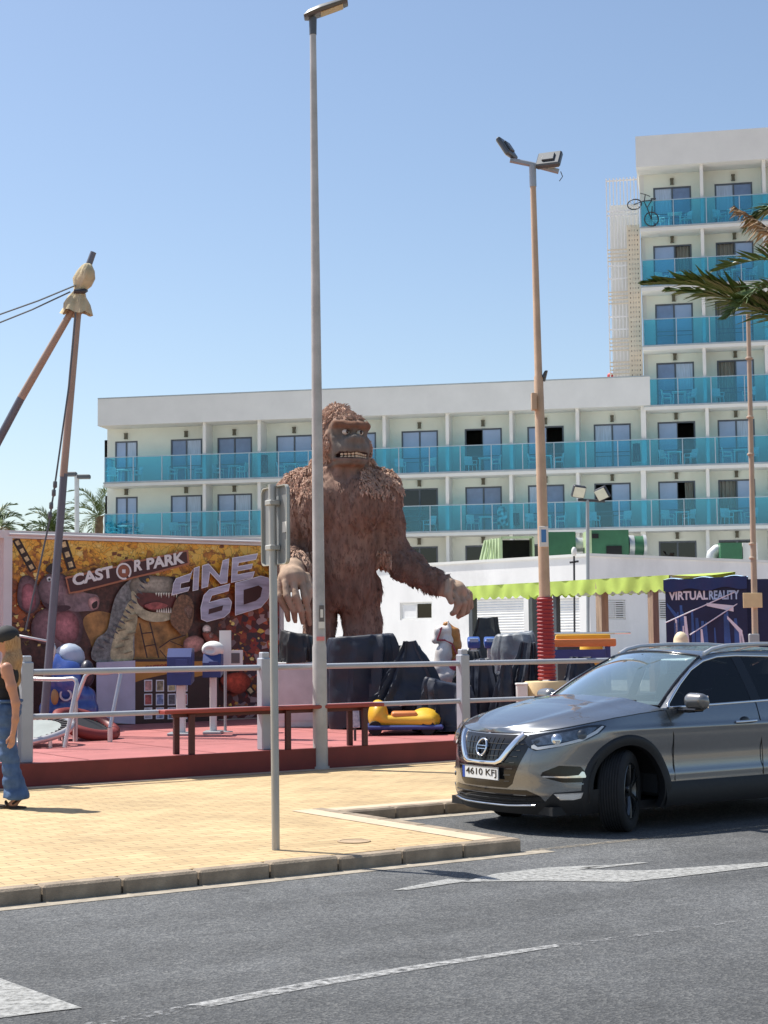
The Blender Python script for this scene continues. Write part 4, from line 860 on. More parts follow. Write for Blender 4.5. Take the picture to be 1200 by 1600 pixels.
# far street lamp behind the trailer
Y = 60; bb = P(121, 1000, Y); bb.z = 0; u = thing('street_lamp', 'distant slim street lamp with two flat heads between the palms', 'street lamp', bb)
MB().tube([bb, P(120, 742, Y)], .09, 8).build('pole', m_galv, u, 40, True)
for x0, x1, y in ((104, 120, 741), (121, 141, 745)):
    a, b_ = P(x0, y, Y), P(x1, y, Y); MB().cbox((a+b_)/2, ((b_-a).length, .3, .16), .03).build('lamp_head', m_head, u, None, True)
# bungee trampoline mast: two leaning poles bound with canvas
Y = 23.0; m_mast = M('mast_paint', (0.13, 0.14, 0.17), .5, metal=.2, var=.15, scale=2, dirt=.2); m_mastt = M('mast_tan', (0.34, 0.25, 0.19), .5, var=.1); m_canvas = M('old_canvas', (0.52, 0.44, 0.28), .9, var=.2, scale=6, bump=.4); m_rope = M('rope', (0.10, 0.12, 0.13), .8)
bb = P(67, 1115, Y); bb.z = DK
u = thing('bungee_mast', 'two leaning bungee masts bound at the top with old canvas', 'mast', bb)
MB().tube([bb, P(96, 790, Y), P(100, 740, Y)], [.06, .056, .054], 12).build('mast_pole', m_mast, u, 40, True)
MB().tube([P(99, 745, Y-.001), P(122, 486, Y)], [.055, .05], 12).build('mast_pole', m_mastt, u, 40, True)
MB().tube([P(-150, 965, Y+.6), P(33, 622, Y+.15)], [.07, .06], 12).build('mast_pole', m_mast, u, 40, True)
MB().tube([P(33, 622, Y+.149), P(112, 486, Y+.02)], [.061, .05], 12).build('mast_pole', m_mastt, u, 40, True)
MB().tube([P(112, 486, Y+.05), P(146, 394, Y+.05)], [.06, .045], 10).build('mast_tip', m_mast, u, 40, True)
# canvas wrap: crumpled lofted bag
sec = [(118, 490, 22), (119, 476, 18), (121, 464, 13), (124, 455, 9), (128, 448, 12), (132, 436, 15), (135, 424, 13), (136, 415, 8), (136, 412, 4)]; n_ = 28; vs = []
for i, (x, y, r) in enumerate(sec):
    c = P(x, y, Y)
    for j in range(n_):
        a = 2*math.pi*j/n_; rr = r/108*(1+.13*math.sin(a*5+i*.5)+.10*math.sin(a*9-i)+.06*math.sin(a*3+i*2)); vs.append(c+Vector((rr*math.cos(a), rr*math.sin(a), -.03*math.sin(a*4)*(i == 0))))
fs = [(i*n_+j, i*n_+(j+1) % n_, (i+1)*n_+(j+1) % n_, (i+1)*n_+j) for i in range(len(sec)-1) for j in range(n_)]+[tuple(range((len(sec)-1)*n_, len(sec)*n_))]
MB().add(vs, fs).build('canvas_wrap', m_canvas, u, 70, True)
mb = MB(); mb.tube([P(116, 455, Y-.12), P(132, 455, Y-.12), P(134, 454, Y+.05)], .035, 6); mb.build('binding', m_dsteel, u, 60, True)
for pts in ([(118, 446), (60, 470), (-30, 502)], [(110, 456), (50, 484), (-30, 516)]): MB().tube([P(x, y, Y-.1) for x, y in pts], .012, 5).build('stay_cable', m_rope, u, None, True)
MB().tube([P(119, 480, Y-.15), P(108, 600, Y-.3), P(86, 755, Y-.4), P(77, 815, Y-.4), P(40, 985, Y-.4)], .014, 5).build('bungee_rope', m_rope, u, 60, True)
mb = MB(); 
for (x, y) in ((86, 757), (84, 770), (80, 790), (78, 805)): mb.lathe([(.0, -.06), (.03, -.04), (.03, .04), (0, .06)], 8, P(x, y, Y-.41))
mb.build('rope_knot', m_rope, u, 60, True)
# ================================================================ GORILLA STATUE
GY = 28.0; SC = GY/FPX                      # metres per picture pixel at the statue
gb = P(535, 1116, GY); gb.z = DK
gor = thing('gorilla_statue', 'huge brown gorilla statue with carved fur and bared teeth', 'statue', gb)
def gp(x, y, d=0.0):
    w = P(x, y, GY); return np.array([w.x-gb.x, d, w.z-gb.z])
S = SDF((-1.75, -1.9, -.12), (2.7, 1.25, 5.65), 0.033)
px = lambda v: v*SC
# trunk
S.ell(gp(533, 800, .05), (px(70), .80, px(82)), .1)
S.ell(gp(536, 868, .0), (px(56), .64, px(75)), .25)
S.ell(gp(536, 930, .08), (px(54), .58, px(40)), .25)
S.ell(gp(528, 765, .35), (px(66), .6, px(46)), .25)
S.ell(gp(504, 792, -.45), (px(33), .36, px(42)), .2); S.ell(gp(565, 792, -.45), (px(33), .36, px(42)), .2)
# shoulders
S.ell(gp(470, 778, .15), (px(34), .48, px(40)), .25); S.ell(gp(594, 778, .1), (px(32), .46, px(42)), .25)
S.cone(gp(532, 735, .15), gp(490, 760, .2), px(36), px(28), .25); S.cone(gp(538, 735, .15), gp(585, 757, .15), px(34), px(24), .25)
# right-hand arm
S.chain([gp(598, 775, .08), gp(606, 820, .05), gp(611, 862, .05), gp(640, 888, -.15), gp(672, 905, -.32), gp(693, 917, -.42)], [px(30), px(27), px(25), px(23), px(18), px(15)], .12)
# left-hand arm, forearm reaching forward
S.chain([gp(466, 775, .15), gp(456, 825, .1), gp(455, 868, .05), gp(458, 892, -.6), gp(462, 898, -1.0)], [px(32), px(28), px(27), px(25), px(19)], .12)
# legs
S.chain([gp(505, 935, .05), gp(502, 1000, -.05), gp(500, 1060, .0), gp(500, 1100, .05)], [px(31), px(28), px(25), px(22)], .15)
S.chain([gp(563, 930, .05), gp(562, 1000, -.05), gp(563, 1060, .0), gp(562, 1100, .05)], [px(33), px(29), px(26), px(23)], .15)
for x in (500, 563): S.ell(gp(x, 1106, -.3), (px(27), .55, px(13)), .15)
# crotch gap
S.ell(gp(530, 1035, 0), (px(9), 2.5, px(80)), .06, None, True)
HYAW = R(29)
# neck and skull, turned towards picture right
hx = Matrix.Rotation(HYAW, 3, 'Z')
S.cone(gp(535, 745, .1), gp(535, 705, -.05), px(48), px(36), .2)
S.ell(gp(530, 688, -.1), (px(37), .50, px(40)), .12)
S.ell(gp(526, 660, .02), (px(26), .40, px(26)), .15)
V_, F_ = S.mesh()
# head detail on a finer grid of its own region, blended into the same skin
HC = Vector(gp(530, 690, -.1))
def hp(u, v, w):      # head space: u right across the face, v up, w forward out of the face (px units)
    q = hx @ Vector((u*SC, -w*SC, v*SC)); return np.array(HC+q)
def headsdf(h):
    lo = (HC.x-.75, HC.y-1.15, HC.z-1.0); hi = (HC.x+.85, HC.y+.75, HC.z+.75); T_ = SDF(lo, hi, h)
    T_.cone(gp(535, 760, .1), gp(535, 705, -.05), px(50), px(36), .2); T_.ell(gp(530, 688, -.1), (px(37), .50, px(40)), .12); T_.ell(gp(526, 660, .02), (px(26), .40, px(26)), .15)
    T_.ell(gp(533, 800, .05), (px(70), .80, px(82)), .1)
    T_.ell(hp(2, 0, 24), (px(31), .3, px(36)), .12, hx)                                 # face mass
    T_.cone(hp(-25, 19, 38), hp(-4, 17, 47), px(9), px(8), .08); T_.cone(hp(4, 17, 47), hp(25, 19, 38), px(8), px(9), .08)   # brow
    T_.ell(hp(0, -17, 38), (px(29), px(24), px(18)), .10, hx)                           # muzzle
    T_.ell(hp(0, -36, 36), (px(28), px(22), px(12)), .08, hx)                           # chin
    T_.ell(hp(0, -58, 18), (px(34), px(26), px(20)), .12, hx)                           # throat beard
    T_.ell(hp(-25, -10, 28), (px(12), px(12), px(17)), .12, hx); T_.ell(hp(25, -10, 28), (px(12), px(12), px(17)), .12, hx)
    T_.ell(hp(0, -3, 58), (px(12), px(7), px(6.5)), .05, hx)                            # nose
    T_.cone(hp(-13, -5, 54), hp(-4, -1, 58), px(4.5), px(4), .04); T_.cone(hp(13, -5, 54), hp(4, -1, 58), px(4.5), px(4), .04)
    for s_ in (-1, 1):
        T_.ell(hp(s_*12, 7, 51), (px(8), px(9), px(5.2)), .05, hx, True)                # eye sockets
        T_.ell(hp(s_*6.5, -5, 66), (px(3.4), px(5), px(2.6)), .02, hx, True)            # nostrils
        for k in range(4): T_.cone(hp(s_*(19+k), 1-k*4.5, 48-k*1.2), hp(s_*(32), 5-k*5.5, 32), px(1.1), px(1.1), .025, True)   # cheek creases
    for s_ in (-1, 1):
        T_.cone(hp(0, -20.5, 62), hp(s_*27, -24, 44), px(2.6), px(2.2), .04)            # upper lip
        T_.cone(hp(0, -35, 59.5), hp(s_*27, -33.5, 44), px(2.6), px(2.0), .04)          # lower lip
        T_.cone(hp(s_*29, -18, 40), hp(s_*31, -36, 38), px(2), px(2), .04)              # mouth corner fold
    for s_ in (-1, 1): T_.cone(hp(0, -27.5, 66), hp(s_*27, -28.5, 48), px(4.2), px(3.4), .02, True); T_.cone(hp(0, -27.5, 58), hp(s_*23, -28.5, 42), px(4.0), px(3.2), .02, True)
    return T_
# right hand: fist hanging open, thumb and four fingers
def hand_sdf(lo, hi, h, fn):
    T_ = SDF(lo, hi, h); fn(T_); return T_
def h_right(T_):
    T_.cone(gp(672, 905, -.32), gp(693, 917, -.42), px(18), px(14.5), .08)
    T_.cone(gp(690, 916, -.42), gp(712, 926, -.5), px(15), px(15), .08)
    T_.ell(gp(711, 924, -.5), (px(14), .2, px(14)), .06)
    for k, (x0, y0, x1, y1, x2, y2, d) in enumerate(((716, 916, 731, 930, 733, 948, -.36), (716, 922, 728, 938, 727, 956, -.48), (712, 928, 722, 944, 719, 960, -.6), (706, 930, 713, 946, 709, 956, -.7))):
        T_.chain([gp(x0, y0, d), gp(x1, y1, d-.05), gp(x2, y2, d-.02), gp(x2-5, y2+4, d+.08)], [px(5.6), px(5.8), px(5.2), px(4)], .015)
    T_.chain([gp(700, 912, -.68), gp(697, 930, -.82), gp(702, 942, -.84)], [px(6.5), px(6), px(4.6)], .03)
def h_left(T_):
    T_.cone(gp(456, 885, -.4), gp(462, 897, -1.0), px(25), px(19), .1)
    T_.ell(gp(463, 908, -1.22), (px(22), .26, px(19)), .08)
    for k, (x0, x1, x2, d) in enumerate(((443, 445, 455, -1.30), (454, 457, 466, -1.42), (466, 470, 477, -1.42), (478, 483, 487, -1.34))):
        T_.chain([gp(x0, 915, d), gp(x1, 936, d-.10), gp(x2, 956, d-.02), gp(x2+2, 970+k*2, d+.12)], [px(5.4), px(5.6), px(5.0), px(3.8)], .012)
    T_.chain([gp(484, 905, -1.15), gp(490, 925, -1.3), gp(486, 942, -1.34)], [px(7), px(6.4), px(5)], .03)
# one continuous skin: the coarse field is refined by taking min of all parts on the same grid
S2 = SDF((-1.75, -1.9, -.12), (2.7, 1.25, 5.65), 0.026)
S2.f = None
def resample(src, dst):
    g = [np.clip((dst.ax[i]-src.lo[i])/src.h, 0, src.n[i]-1.001) for i in range(3)]; out = None
    i0 = [np.floor(a).astype(int) for a in g]; fr = [(a-b).astype(np.float32) for a, b in zip(g, i0)]
    A = src.f
    A = A[i0[0]]*(1-fr[0])[:, None, None]+A[np.minimum(i0[0]+1, src.n[0]-1)]*fr[0][:, None, None]
    A = A[:, i0[1]]*(1-fr[1])[None, :, None]+A[:, np.minimum(i0[1]+1, src.n[1]-1)]*fr[1][None, :, None]
    A = A[:, :, i0[2]]*(1-fr[2])[None, None, :]+A[:, :, np.minimum(i0[2]+1, src.n[2]-1)]*fr[2][None, None, :]
    return A
S2.f = resample(S, S2)
# the head field replaces the coarse one inside the head box
T_ = headsdf(0.026)
def paste(dst, src, rep=False):
    # same spacing: snap the source grid onto the target grid
    off = np.round((src.lo-dst.lo)/dst.h).astype(int); a = np.maximum(off, 0); b = np.minimum(off+src.n, dst.n); s0 = a-off; s1 = s0+(b-a)
    D = tuple(slice(x, y) for x, y in zip(a, b)); Q = tuple(slice(x, y) for x, y in zip(s0, s1))
    if rep:
        # blend weight: full inside, falls off at the lower border so neck joins the trunk
        nz = src.f.shape[2]; w = np.clip((np.arange(nz)-8)/10, 0, 1)[None, None, :]
        dst.f[D] = np.where(w[..., s0[2]:s1[2]] > 0, np.minimum(src.f[Q], 9)*w[..., s0[2]:s1[2]]+dst.f[D]*(1-w[..., s0[2]:s1[2]]), dst.f[D])
    else: dst.f[D] = np.minimum(dst.f[D], src.f[Q])
def snap(v): return S2.lo+np.round((np.array(v)-S2.lo)/S2.h)*S2.h
_h = headsdf
T_ = SDF(snap((HC.x-.75, HC.y-1.15, HC.z-1.0)), (HC.x+.85, HC.y+.75, HC.z+.75), S2.h)
T0 = headsdf(S2.h); T_.f = resample(T0, T_); 
# keep the trunk: in the head box take the smaller of trunk and head only below the chin
paste(S2, T_, rep=False) if False else None
lowcut = HC.z-.62
off = np.round((T_.lo-S2.lo)/S2.h).astype(int); b_ = np.minimum(off+T_.n, S2.n); D = tuple(slice(x, y) for x, y in zip(off, b_)); Q = tuple(slice(0, y-x) for x, y in zip(off, b_))
zz = T_.ax[2][Q[2]]; wgt = np.clip((zz-lowcut)/.35, 0, 1)[None, None, :].astype(np.float32)
base = S2.f[D]; hd_ = T_.f[Q]; S2.f[D] = np.where(hd_ > 5, base, (1-wgt)*np.minimum(base, hd_)+wgt*np.minimum(hd_, base+.08*wgt))
# eye sockets, mouth and nostrils must stay carved: near the face use the head field alone
fx_, fy_, fz_ = np.meshgrid(T_.ax[0][Q[0]], T_.ax[1][Q[1]], T_.ax[2][Q[2]], indexing='ij')
front = (np.array((hx @ Vector((0, -1, 0))))[None]); dd = (fx_-HC.x)*front[0, 0]+(fy_-HC.y)*front[0, 1]
mask = (dd > .18) & (fz_ > HC.z-px(50)); S2.f[D] = np.where(mask, hd_, S2.f[D])
for fn, lo, hi in ((h_right, gp(655, 972, -1.15), gp(745, 885, .1)), (h_left, gp(425, 990, -1.8), gp(500, 865, -.1))):
    lo_ = snap(np.minimum(lo, hi)); T_ = SDF(lo_, np.maximum(lo, hi), S2.h); fn(T_); paste(S2, T_)
V_, F_ = S2.mesh(); N_ = vnormals(V_, F_)
# carved relief: broad lumps and vertical strokes of fur
fwd = (V_[:, 0]-HC.x)*front[0, 0]+(V_[:, 1]-HC.y)*front[0, 1]
relz = (V_[:, 2]-HC.z)/SC; latd = ((V_[:, 0]-HC.x)*math.cos(HYAW)+(V_[:, 1]-HC.y)*math.sin(HYAW))/SC
face = np.clip((fwd-.24)/.06, 0, 1)*np.clip((relz+48)/4, 0, 1)*np.clip((28-relz)/3, 0, 1)*np.clip((35-np.abs(latd))/4, 0, 1)
handR = gp(704, 918, -.5); handL = gp(463, 908, -1.2)
hr_ = np.clip((((V_-np.array(gp(690, 914, -.42)))@np.array([.82, -.2, -.53]))-.02)/.06, 0, 1)*(V_[:, 0] > 1.2)*(V_[:, 2] < gp(0, 895)[2])
hl_ = np.clip((-V_[:, 1]-.86)/.1, 0, 1)*(V_[:, 0] < gp(500, 0)[0])*(V_[:, 2] < gp(0, 860)[2])*(V_[:, 2] > gp(0, 995)[2])
skin = np.clip(face+hr_+hl_, 0, 1)
st = V_*np.array([9, 9, 2.6]); lumps = vnoise(V_*3.1, 1)*.028+vnoise(st, 2)*.030+vnoise(st*2.1, 3)*.020
chest = np.clip((-V_[:, 1]-.25)/.3, 0, 1)*(np.abs(V_[:, 0]-.03) < .75)
V_ = V_+N_*((1-skin)*(lumps*1.35*(1-.2*chest))+skin*vnoise(V_*14, 5)*.006)[:, None]
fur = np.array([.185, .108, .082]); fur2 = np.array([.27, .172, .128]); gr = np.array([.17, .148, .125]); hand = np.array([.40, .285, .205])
mixf = np.clip(.5+.6*vnoise(V_*2.3, 8)+.3*vnoise(st, 9), 0, 1)[:, None]
col = fur*(1-mixf)+fur2*mixf
up = np.clip((V_[:, 2]-3.7)/1.0, 0, 1)[:, None]; col = col*(1-.25*up)+np.array([.40, .25, .17])*.25*up  # sunlit look put into the pigment, paler towards shoulders and head
col = col*(1-face[:, None])+gr*face[:, None]
hm = np.clip(hr_+hl_, 0, 1)[:, None]; col = col*(1-hm)+hand*hm
# brow fur brown, lips darker, inner mouth dark
inm = (np.abs(relz+28) < 4.6)*face*(np.abs(latd) < 26); 
lip = np.clip(1-np.abs(relz+35)/4, 0, 1)*face; col = col*(1-.6*lip[:, None])+np.array([.24, .12, .08])*.6*lip[:, None]
col = np.where((inm > .5)[:, None] & (fwd < .655)[:, None], np.array([.03, .012, .012]), col)
brow = np.clip((relz-11)/4, 0, 1)*face; col = col*(1-brow[:, None])+np.array([.20, .10, .06])*brow[:, None]
ch = np.clip((-relz-40)/5, 0, 1)*face; col = col*(1-ch[:, None])+np.array([.24, .11, .06])*ch[:, None]
m_gor = MV('gorilla_concrete', .85, bump=.5, bscale=22, stretch=(1, 1, .3), var=.22, vscale=7)
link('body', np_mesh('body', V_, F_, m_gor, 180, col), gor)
# carved locks of fur: curved tapered wedges lying on the skin
rg = np.random.RandomState(12); N2 = vnormals(V_, F_); fc = V_[F_].mean(1); fnm = N2[F_[:, 0]]
relf = (fc[:, 2]-HC.z)/SC; wt = np.zeros(len(fc))
skf = skin[F_].max(1)
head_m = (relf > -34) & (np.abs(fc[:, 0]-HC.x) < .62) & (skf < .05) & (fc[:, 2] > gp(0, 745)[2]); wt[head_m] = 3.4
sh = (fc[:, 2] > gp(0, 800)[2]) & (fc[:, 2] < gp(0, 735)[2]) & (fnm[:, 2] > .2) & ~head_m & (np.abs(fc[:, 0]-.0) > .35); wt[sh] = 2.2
arms = ((fc[:, 0] > gp(592, 0)[0]) | (fc[:, 0] < gp(478, 0)[0])) & (fc[:, 2] > gp(0, 925)[2]) & (skf < .05) & ~sh; wt[arms] = .8
elb = (np.abs(fc[:, 0]-gp(592, 0)[0]) < .13) & (np.abs(fc[:, 2]-gp(0, 880)[2]) < .15); wt[elb] = 3
el2 = (fc[:, 0] < gp(492, 0)[0]) & (fc[:, 2] < gp(0, 868)[2]) & (fc[:, 2] > gp(0, 905)[2]) & (skf < .05) & (fc[:, 1] > -.95); wt[el2] = 2.2
legs_ = (fc[:, 2] < gp(0, 930)[2]) & (fc[:, 2] > .3) & (skf < .05) & (np.abs(fc[:, 0]) < .9); wt[legs_] = .0
bk_ = (fc[:, 1] > .3) & (fc[:, 2] > .4) & (fc[:, 2] < 4.2); wt[bk_] = np.maximum(wt[bk_], .5)
fine = (skf < .05) & (fc[:, 2] > .25) & (wt < .3); wt[fine] = .62
pick = rg.choice(len(fc), 21000, replace=False, p=wt/wt.sum()); LV_ = []; LF_ = []; LC_ = []
for i in pick:
    p = fc[i]; n = fnm[i]; g = np.array([0, -.15, -1.0])+rg.normal(0, .20, 3)
    if head_m[i]: g = g*.6+np.array([(p[0]-HC.x)*1.2, .7, -.1])*(1 if relf[i] > 20 else .4)
    if elb[i] or el2[i]: g = g+np.array([0, -.1, -.4])
    t = g-n*(g@n); L_ = np.linalg.norm(t)
    if L_ < .05: continue
    t /= L_; b_ = np.cross(n, t); ln = rg.uniform(.06, .12)*(1.15 if (elb[i] or el2[i]) else 1)*(1.0 if wt[i] > 1 else .8); w = rg.uniform(.011, .022); h = rg.uniform(.011, .023)*(1 if wt[i] > 1 else .22)
    if fine[i]: ln = rg.uniform(.08, .17); w = rg.uniform(.006, .012); h = rg.uniform(.001, .004)
    c0 = p-n*.03; c1 = p+t*ln*.5+n*h*1.2; c2 = p+t*ln+n*(h*.9 if wt[i] > 1 else h*.3)
    base_ = [c0+b_*w*.7, c0+n*(h+.015), c0-b_*w*.7, c1+b_*w, c1+n*h*.9, c1-b_*w, c2]
    o_ = len(LV_); LV_ += base_; LF_ += [(o_, o_+3, o_+4), (o_, o_+4, o_+1), (o_+1, o_+4, o_+5), (o_+1, o_+5, o_+2), (o_+3, o_+6, o_+4), (o_+4, o_+6, o_+5), (o_+3, o_+5, o_+6), (o_, o_+2, o_+5), (o_, o_+5, o_+3)]
    cc = fur2*rg.uniform(.9, 1.7)+np.array([.17, .125, .09])*rg.rand()  # raised locks paler than the body: sun highlights put into their colour
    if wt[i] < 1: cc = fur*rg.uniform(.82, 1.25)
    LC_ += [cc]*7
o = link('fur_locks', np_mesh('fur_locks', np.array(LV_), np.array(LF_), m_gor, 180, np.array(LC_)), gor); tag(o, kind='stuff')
o.data.set_sharp_from_angle(angle=R(50))
# eyes and teeth
m_eye = M('eye_white', (.62, .58, .5), .3, var=.05); m_iris = M('eye_brown', (.05, .02, .01), .2); m_tooth = M('teeth', (.62, .50, .36), .4, var=.15)
for s_ in (-1, 1):
    e = MB().ell(hp(s_*12, 8.0, 45.4), (.07, .05, .05), 16, 10, hx).build('eye', m_eye, gor, 60)
    MB().ell(hp(s_*12+1, 8.4, 49.2), (.030, .016, .034), 12, 8, hx).build('iris', m_iris, e, 60)
for row, (v0, hgt) in enumerate(((-25.6, 4.0), (-30.2, 3.4))):
    for k in range(9):
        u = (k-4)*5.0; w_ = 59.5-abs(u)*.50-(u*u)*.001; c = hp(u, v0-abs(u)*.05, w_-1.5); yaw_ = Matrix.Rotation(HYAW+u*.022, 3, 'Z')
        MB().cbox(c, (px(4.7), px(3.5), px(hgt)), .01, yaw_).build('tooth', m_tooth, gor)
# ================================================================ CAR
m_paint = M('car_paint', (.20, .213, .232), .27, metal=.85, var=.03, scale=40, coat=1.0); m_plas = M('car_cladding', (.012, .012, .013), .6, var=.2, scale=30); m_chrome = M('car_chrome', (.75, .76, .78), .08, metal=1, var=.02)
m_gloss = M('car_gloss_black', (.008, .008, .009), .12, var=0); m_tyre = M('tyre', (.014, .014, .015), .85, var=.2, scale=20); m_alloy = M('alloy', (.12, .122, .125), .3, metal=.9, var=.05); m_seat = M('car_seat', (.03, .03, .033), .85); m_dash = M('car_dash', (.035, .036, .04), .8)
m_cglass = glass('windscreen_glass', (.80, .93, .95), (.42, .66, .72), .16, 0, 1.6, 2.4); m_sglass = glass('privacy_glass', (.16, .17, .17), None, 0, 0, 1.5, 1.1); m_lens2 = glass('lamp_cover', (.9, .92, .93), None, 0, 0, 1.5, 1.3); m_plate = M('plate_white', (.80, .80, .78), .4, var=.02); m_pblue = M('plate_blue', (.02, .08, .40), .4)  # windscreen's pale cyan diffuse share stands in for reflected sky
CA = math.atan2(-.547, -.837); CC = Vector((1.57, 14.48, 0))
car = thing('parked_car', 'dark grey crossover car parked with its front wheels turned', 'car', CC, CA)
X0, XR0, PP, QQ = -.15, -2.7, 3.5, 2.15
def itp(z, t): return float(np.interp(z, [a for a, b in t], [b for a, b in t]))
_xf = [(.15, .78), (.22, .83), (.28, .872), (.34, .885), (.40, .88), (.5, .893), (.6, .890), (.7, .872), (.78, .845), (.84, .80), (.9, .74), (1.0, .6)]
_ws = [(.15, .84), (.22, .875), (.30, .90), (.40, .905), (.48, .893), (.58, .884), (.70, .893), (.80, .905), (.87, .902), (.93, .888), (1.0, .868), (1.1, .835)]
_xr = [(.15, -3.34), (.3, -3.44), (.5, -3.49), (.7, -3.48), (.9, -3.44), (1.1, -3.38)]
def smt(t):   # smooth the tables with a cubic through dense resampling
    xs = np.linspace(t[0][0], t[-1][0], 120); ys = np.interp(xs, [a for a, b in t], [b for a, b in t]); k = np.hanning(15); k /= k.sum(); yp = np.concatenate([np.full(7, ys[0]), ys, np.full(7, ys[-1])]); return list(zip(xs, np.convolve(yp, k, 'valid')))
_xf, _ws, _xr = smt(_xf), smt(_ws), smt(_xr)
_th = np.linspace(math.pi/2, 0, 400); 
def fpt(th, z):
    xf = itp(z, _xf); w = itp(z, _ws); return X0+(xf-X0)*max(0, math.sin(th))**(2/PP), w*max(0, math.cos(th))**(2/QQ)
_pts = np.array([fpt(t, .7) for t in _th]); _sl = np.concatenate([[0], np.cumsum(np.linalg.norm(np.diff(_pts, axis=0), axis=1))]); SF = _sl[-1]; SSIDE = X0-XR0
_rp = np.array([(XR0+(-3.48-XR0)*max(0, math.sin(t))**(2/3.2), .893*max(0, math.cos(t))**(2/2.4)) for t in np.linspace(0, math.pi/2, 200)]); _rl = np.concatenate([[0], np.cumsum(np.linalg.norm(np.diff(_rp, axis=0), axis=1))]); SRR = _rl[-1]
ST_ = SF+SSIDE+SRR
def body(s, z):
    sg = 1 if s >= 0 else -1; s = abs(s)
    if s <= SF: x, y = fpt(float(np.interp(s, _sl, _th)), z)
    elif s <= SF+SSIDE: x = X0-(s-SF); y = itp(z, _ws)
    else:
        t = float(np.interp(s-SF-SSIDE, _rl, np.linspace(0, math.pi/2, 200))); x = XR0+(itp(z, _xr)-XR0)*max(0, math.sin(t))**(2/3.2); y = itp(z, _ws)*max(0, math.cos(t))**(2/2.4)
    if s > SF-.6:   # a crisp shoulder crease and a door scallop
        k = min(1, (s-SF+.6)/.6); y += k*(.010*math.exp(-((z-.865)/.022)**2)-.006*math.exp(-((z-.66)/.05)**2)+.008*math.exp(-((z-.47)/.03)**2))
    return Vector((x, sg*y, z))
def bnorm(s, z):
    e = .004; a = body(s+e, z)-body(s-e, z); b = body(s, z+e)-body(s, z-e); n = a.cross(b)
    if n.length < 1e-9: n = Vector((1, 0, 0))
    n.normalize(); c = body(s, z); 
    return n if n.dot(Vector((c.x+1.3, c.y*3, 0))) > 0 else -n
def bo(s, z, d): return body(s, z)+bnorm(s, z)*d
_zt = [(0, .842), (.3, .846), (.5, .862), (.7, .888), (.9, .925), (1.05, .950), (1.25, .975), (SF, 1.0), (SF+.3, 1.022), (SF+.8, 1.035), (SF+1.8, 1.06), (SF+2.5, 1.10), (ST_, 1.10)]
def zt(s): return itp(abs(s), _zt)
SA = SF+.30                           # rear end of the bonnet on the wing
# shell: wrapped grid, opened at the wheel arches
ns = 330; nr_ = 46; ss = np.concatenate([np.linspace(-ST_, -.001, ns), np.linspace(.001, ST_, ns)]); 
AX = [(0, .35), (-2.646, .35)]; RA = .405
vs = []; fs = []
for s in ss:
    z0 = .20; z1 = zt(s)
    for j in range(nr_+1): vs.append(body(s, z0+(z1-z0)*j/nr_))
w_ = nr_+1
for i in range(len(ss)-1):
    for j in range(nr_):
        q = (i*w_+j, (i+1)*w_+j, (i+1)*w_+j+1, i*w_+j+1); c = sum((vs[k] for k in q), Vector())/4
        if abs(c.y) > .55 and any(math.hypot(c.x-ax, c.z-az) < RA for ax, az in AX): continue
        fs.append(q)
use = sorted({k for f in fs for k in f}); mp_ = {k: i for i, k in enumerate(use)}
MB().add([vs[k] for k in use], [tuple(mp_[k] for k in f) for f in fs]).build('body_shell', m_paint, car, 35)
# bonnet
def bonnet(u, v):
    s = max(.002, SA*(v**1.35)) if v < 1 else SA
    e = bo(s, zt(s), .001); y = e.y*(u*2-1); t = abs(u*2-1); fr = v
    cr = .105*fr**.85*(1-t**2.4)+.018*math.exp(-((t-.62)/.10)**2)*fr**.5*(1-fr*.3)+.012*(1-t**8)
    xx = e.x+(.06*fr**3)*(1-t*t)+.20*max(0, fr-.75)/.25*(1-t*t)
    return Vector((xx, y, e.z+cr*(1 if fr > .02 else fr/.02)))
MB().grid(bonnet, 60, 60).build('bonnet', m_paint, car, 180)
gap = MB()
for sg in (-1, 1): gap.tube([bo(sg*s, zt(s)-.004, .001) for s in np.linspace(.02, SA, 50)], .0045, 5)
gap.build('bonnet_gap', m_gloss, car, 60)
# decals on the skin, drawn in (arc, height)
def decal(name, poly, mat, d, both=True, parent=None, thick=0.0, maxl=.05):
    outs = []
    for sg in ((1, -1) if both else (1,)):
        bm = bmesh.new(); bm.faces.new([bm.verts.new((s*sg, z, 0)) for s, z in poly]); bmesh.ops.triangulate(bm, faces=bm.faces[:])
        for _ in range(5):
            lg = [e for e in bm.edges if e.calc_length() > maxl]
            if not lg: break
            bmesh.ops.subdivide_edges(bm, edges=lg, cuts=1); bmesh.ops.triangulate(bm, faces=bm.faces[:])
        bm.verts.index_update(); vs = [bo(v.co.x, v.co.y, d) for v in bm.verts]; fs = [[v.index for v in f.verts] for f in bm.faces]
        mb = MB(); mb.add(vs, fs)
        if thick:
            be = [e for e in bm.edges if e.is_boundary]; k = len(vs); vs2 = [bo(v.co.x, v.co.y, d-thick) for v in bm.verts]
            mb.v = []; mb.f = []; mb.add(vs+vs2, fs+[(e.verts[0].index, e.verts[1].index, k+e.verts[1].index, k+e.verts[0].index) for e in be])
        bm.free(); outs.append(mb.build(name, mat, parent or car, 40))
    return outs
def ribbon(name, pts, w, mat, d, both=True, r=None):
    """raised rounded strip following points in (arc, height)"""
    for sg in ((1, -1) if both else (1,)):
        P_ = []
        for i in range(len(pts)-1):
            for t in np.linspace(0, 1, 8, endpoint=i == len(pts)-2): P_.append((pts[i][0]+(pts[i+1][0]-pts[i][0])*t, pts[i][1]+(pts[i+1][1]-pts[i][1])*t))
        MB().tube([bo(sg*s, z, d) for s, z in P_], w/2, 8, flat=.7).build(name, mat, car, 60)
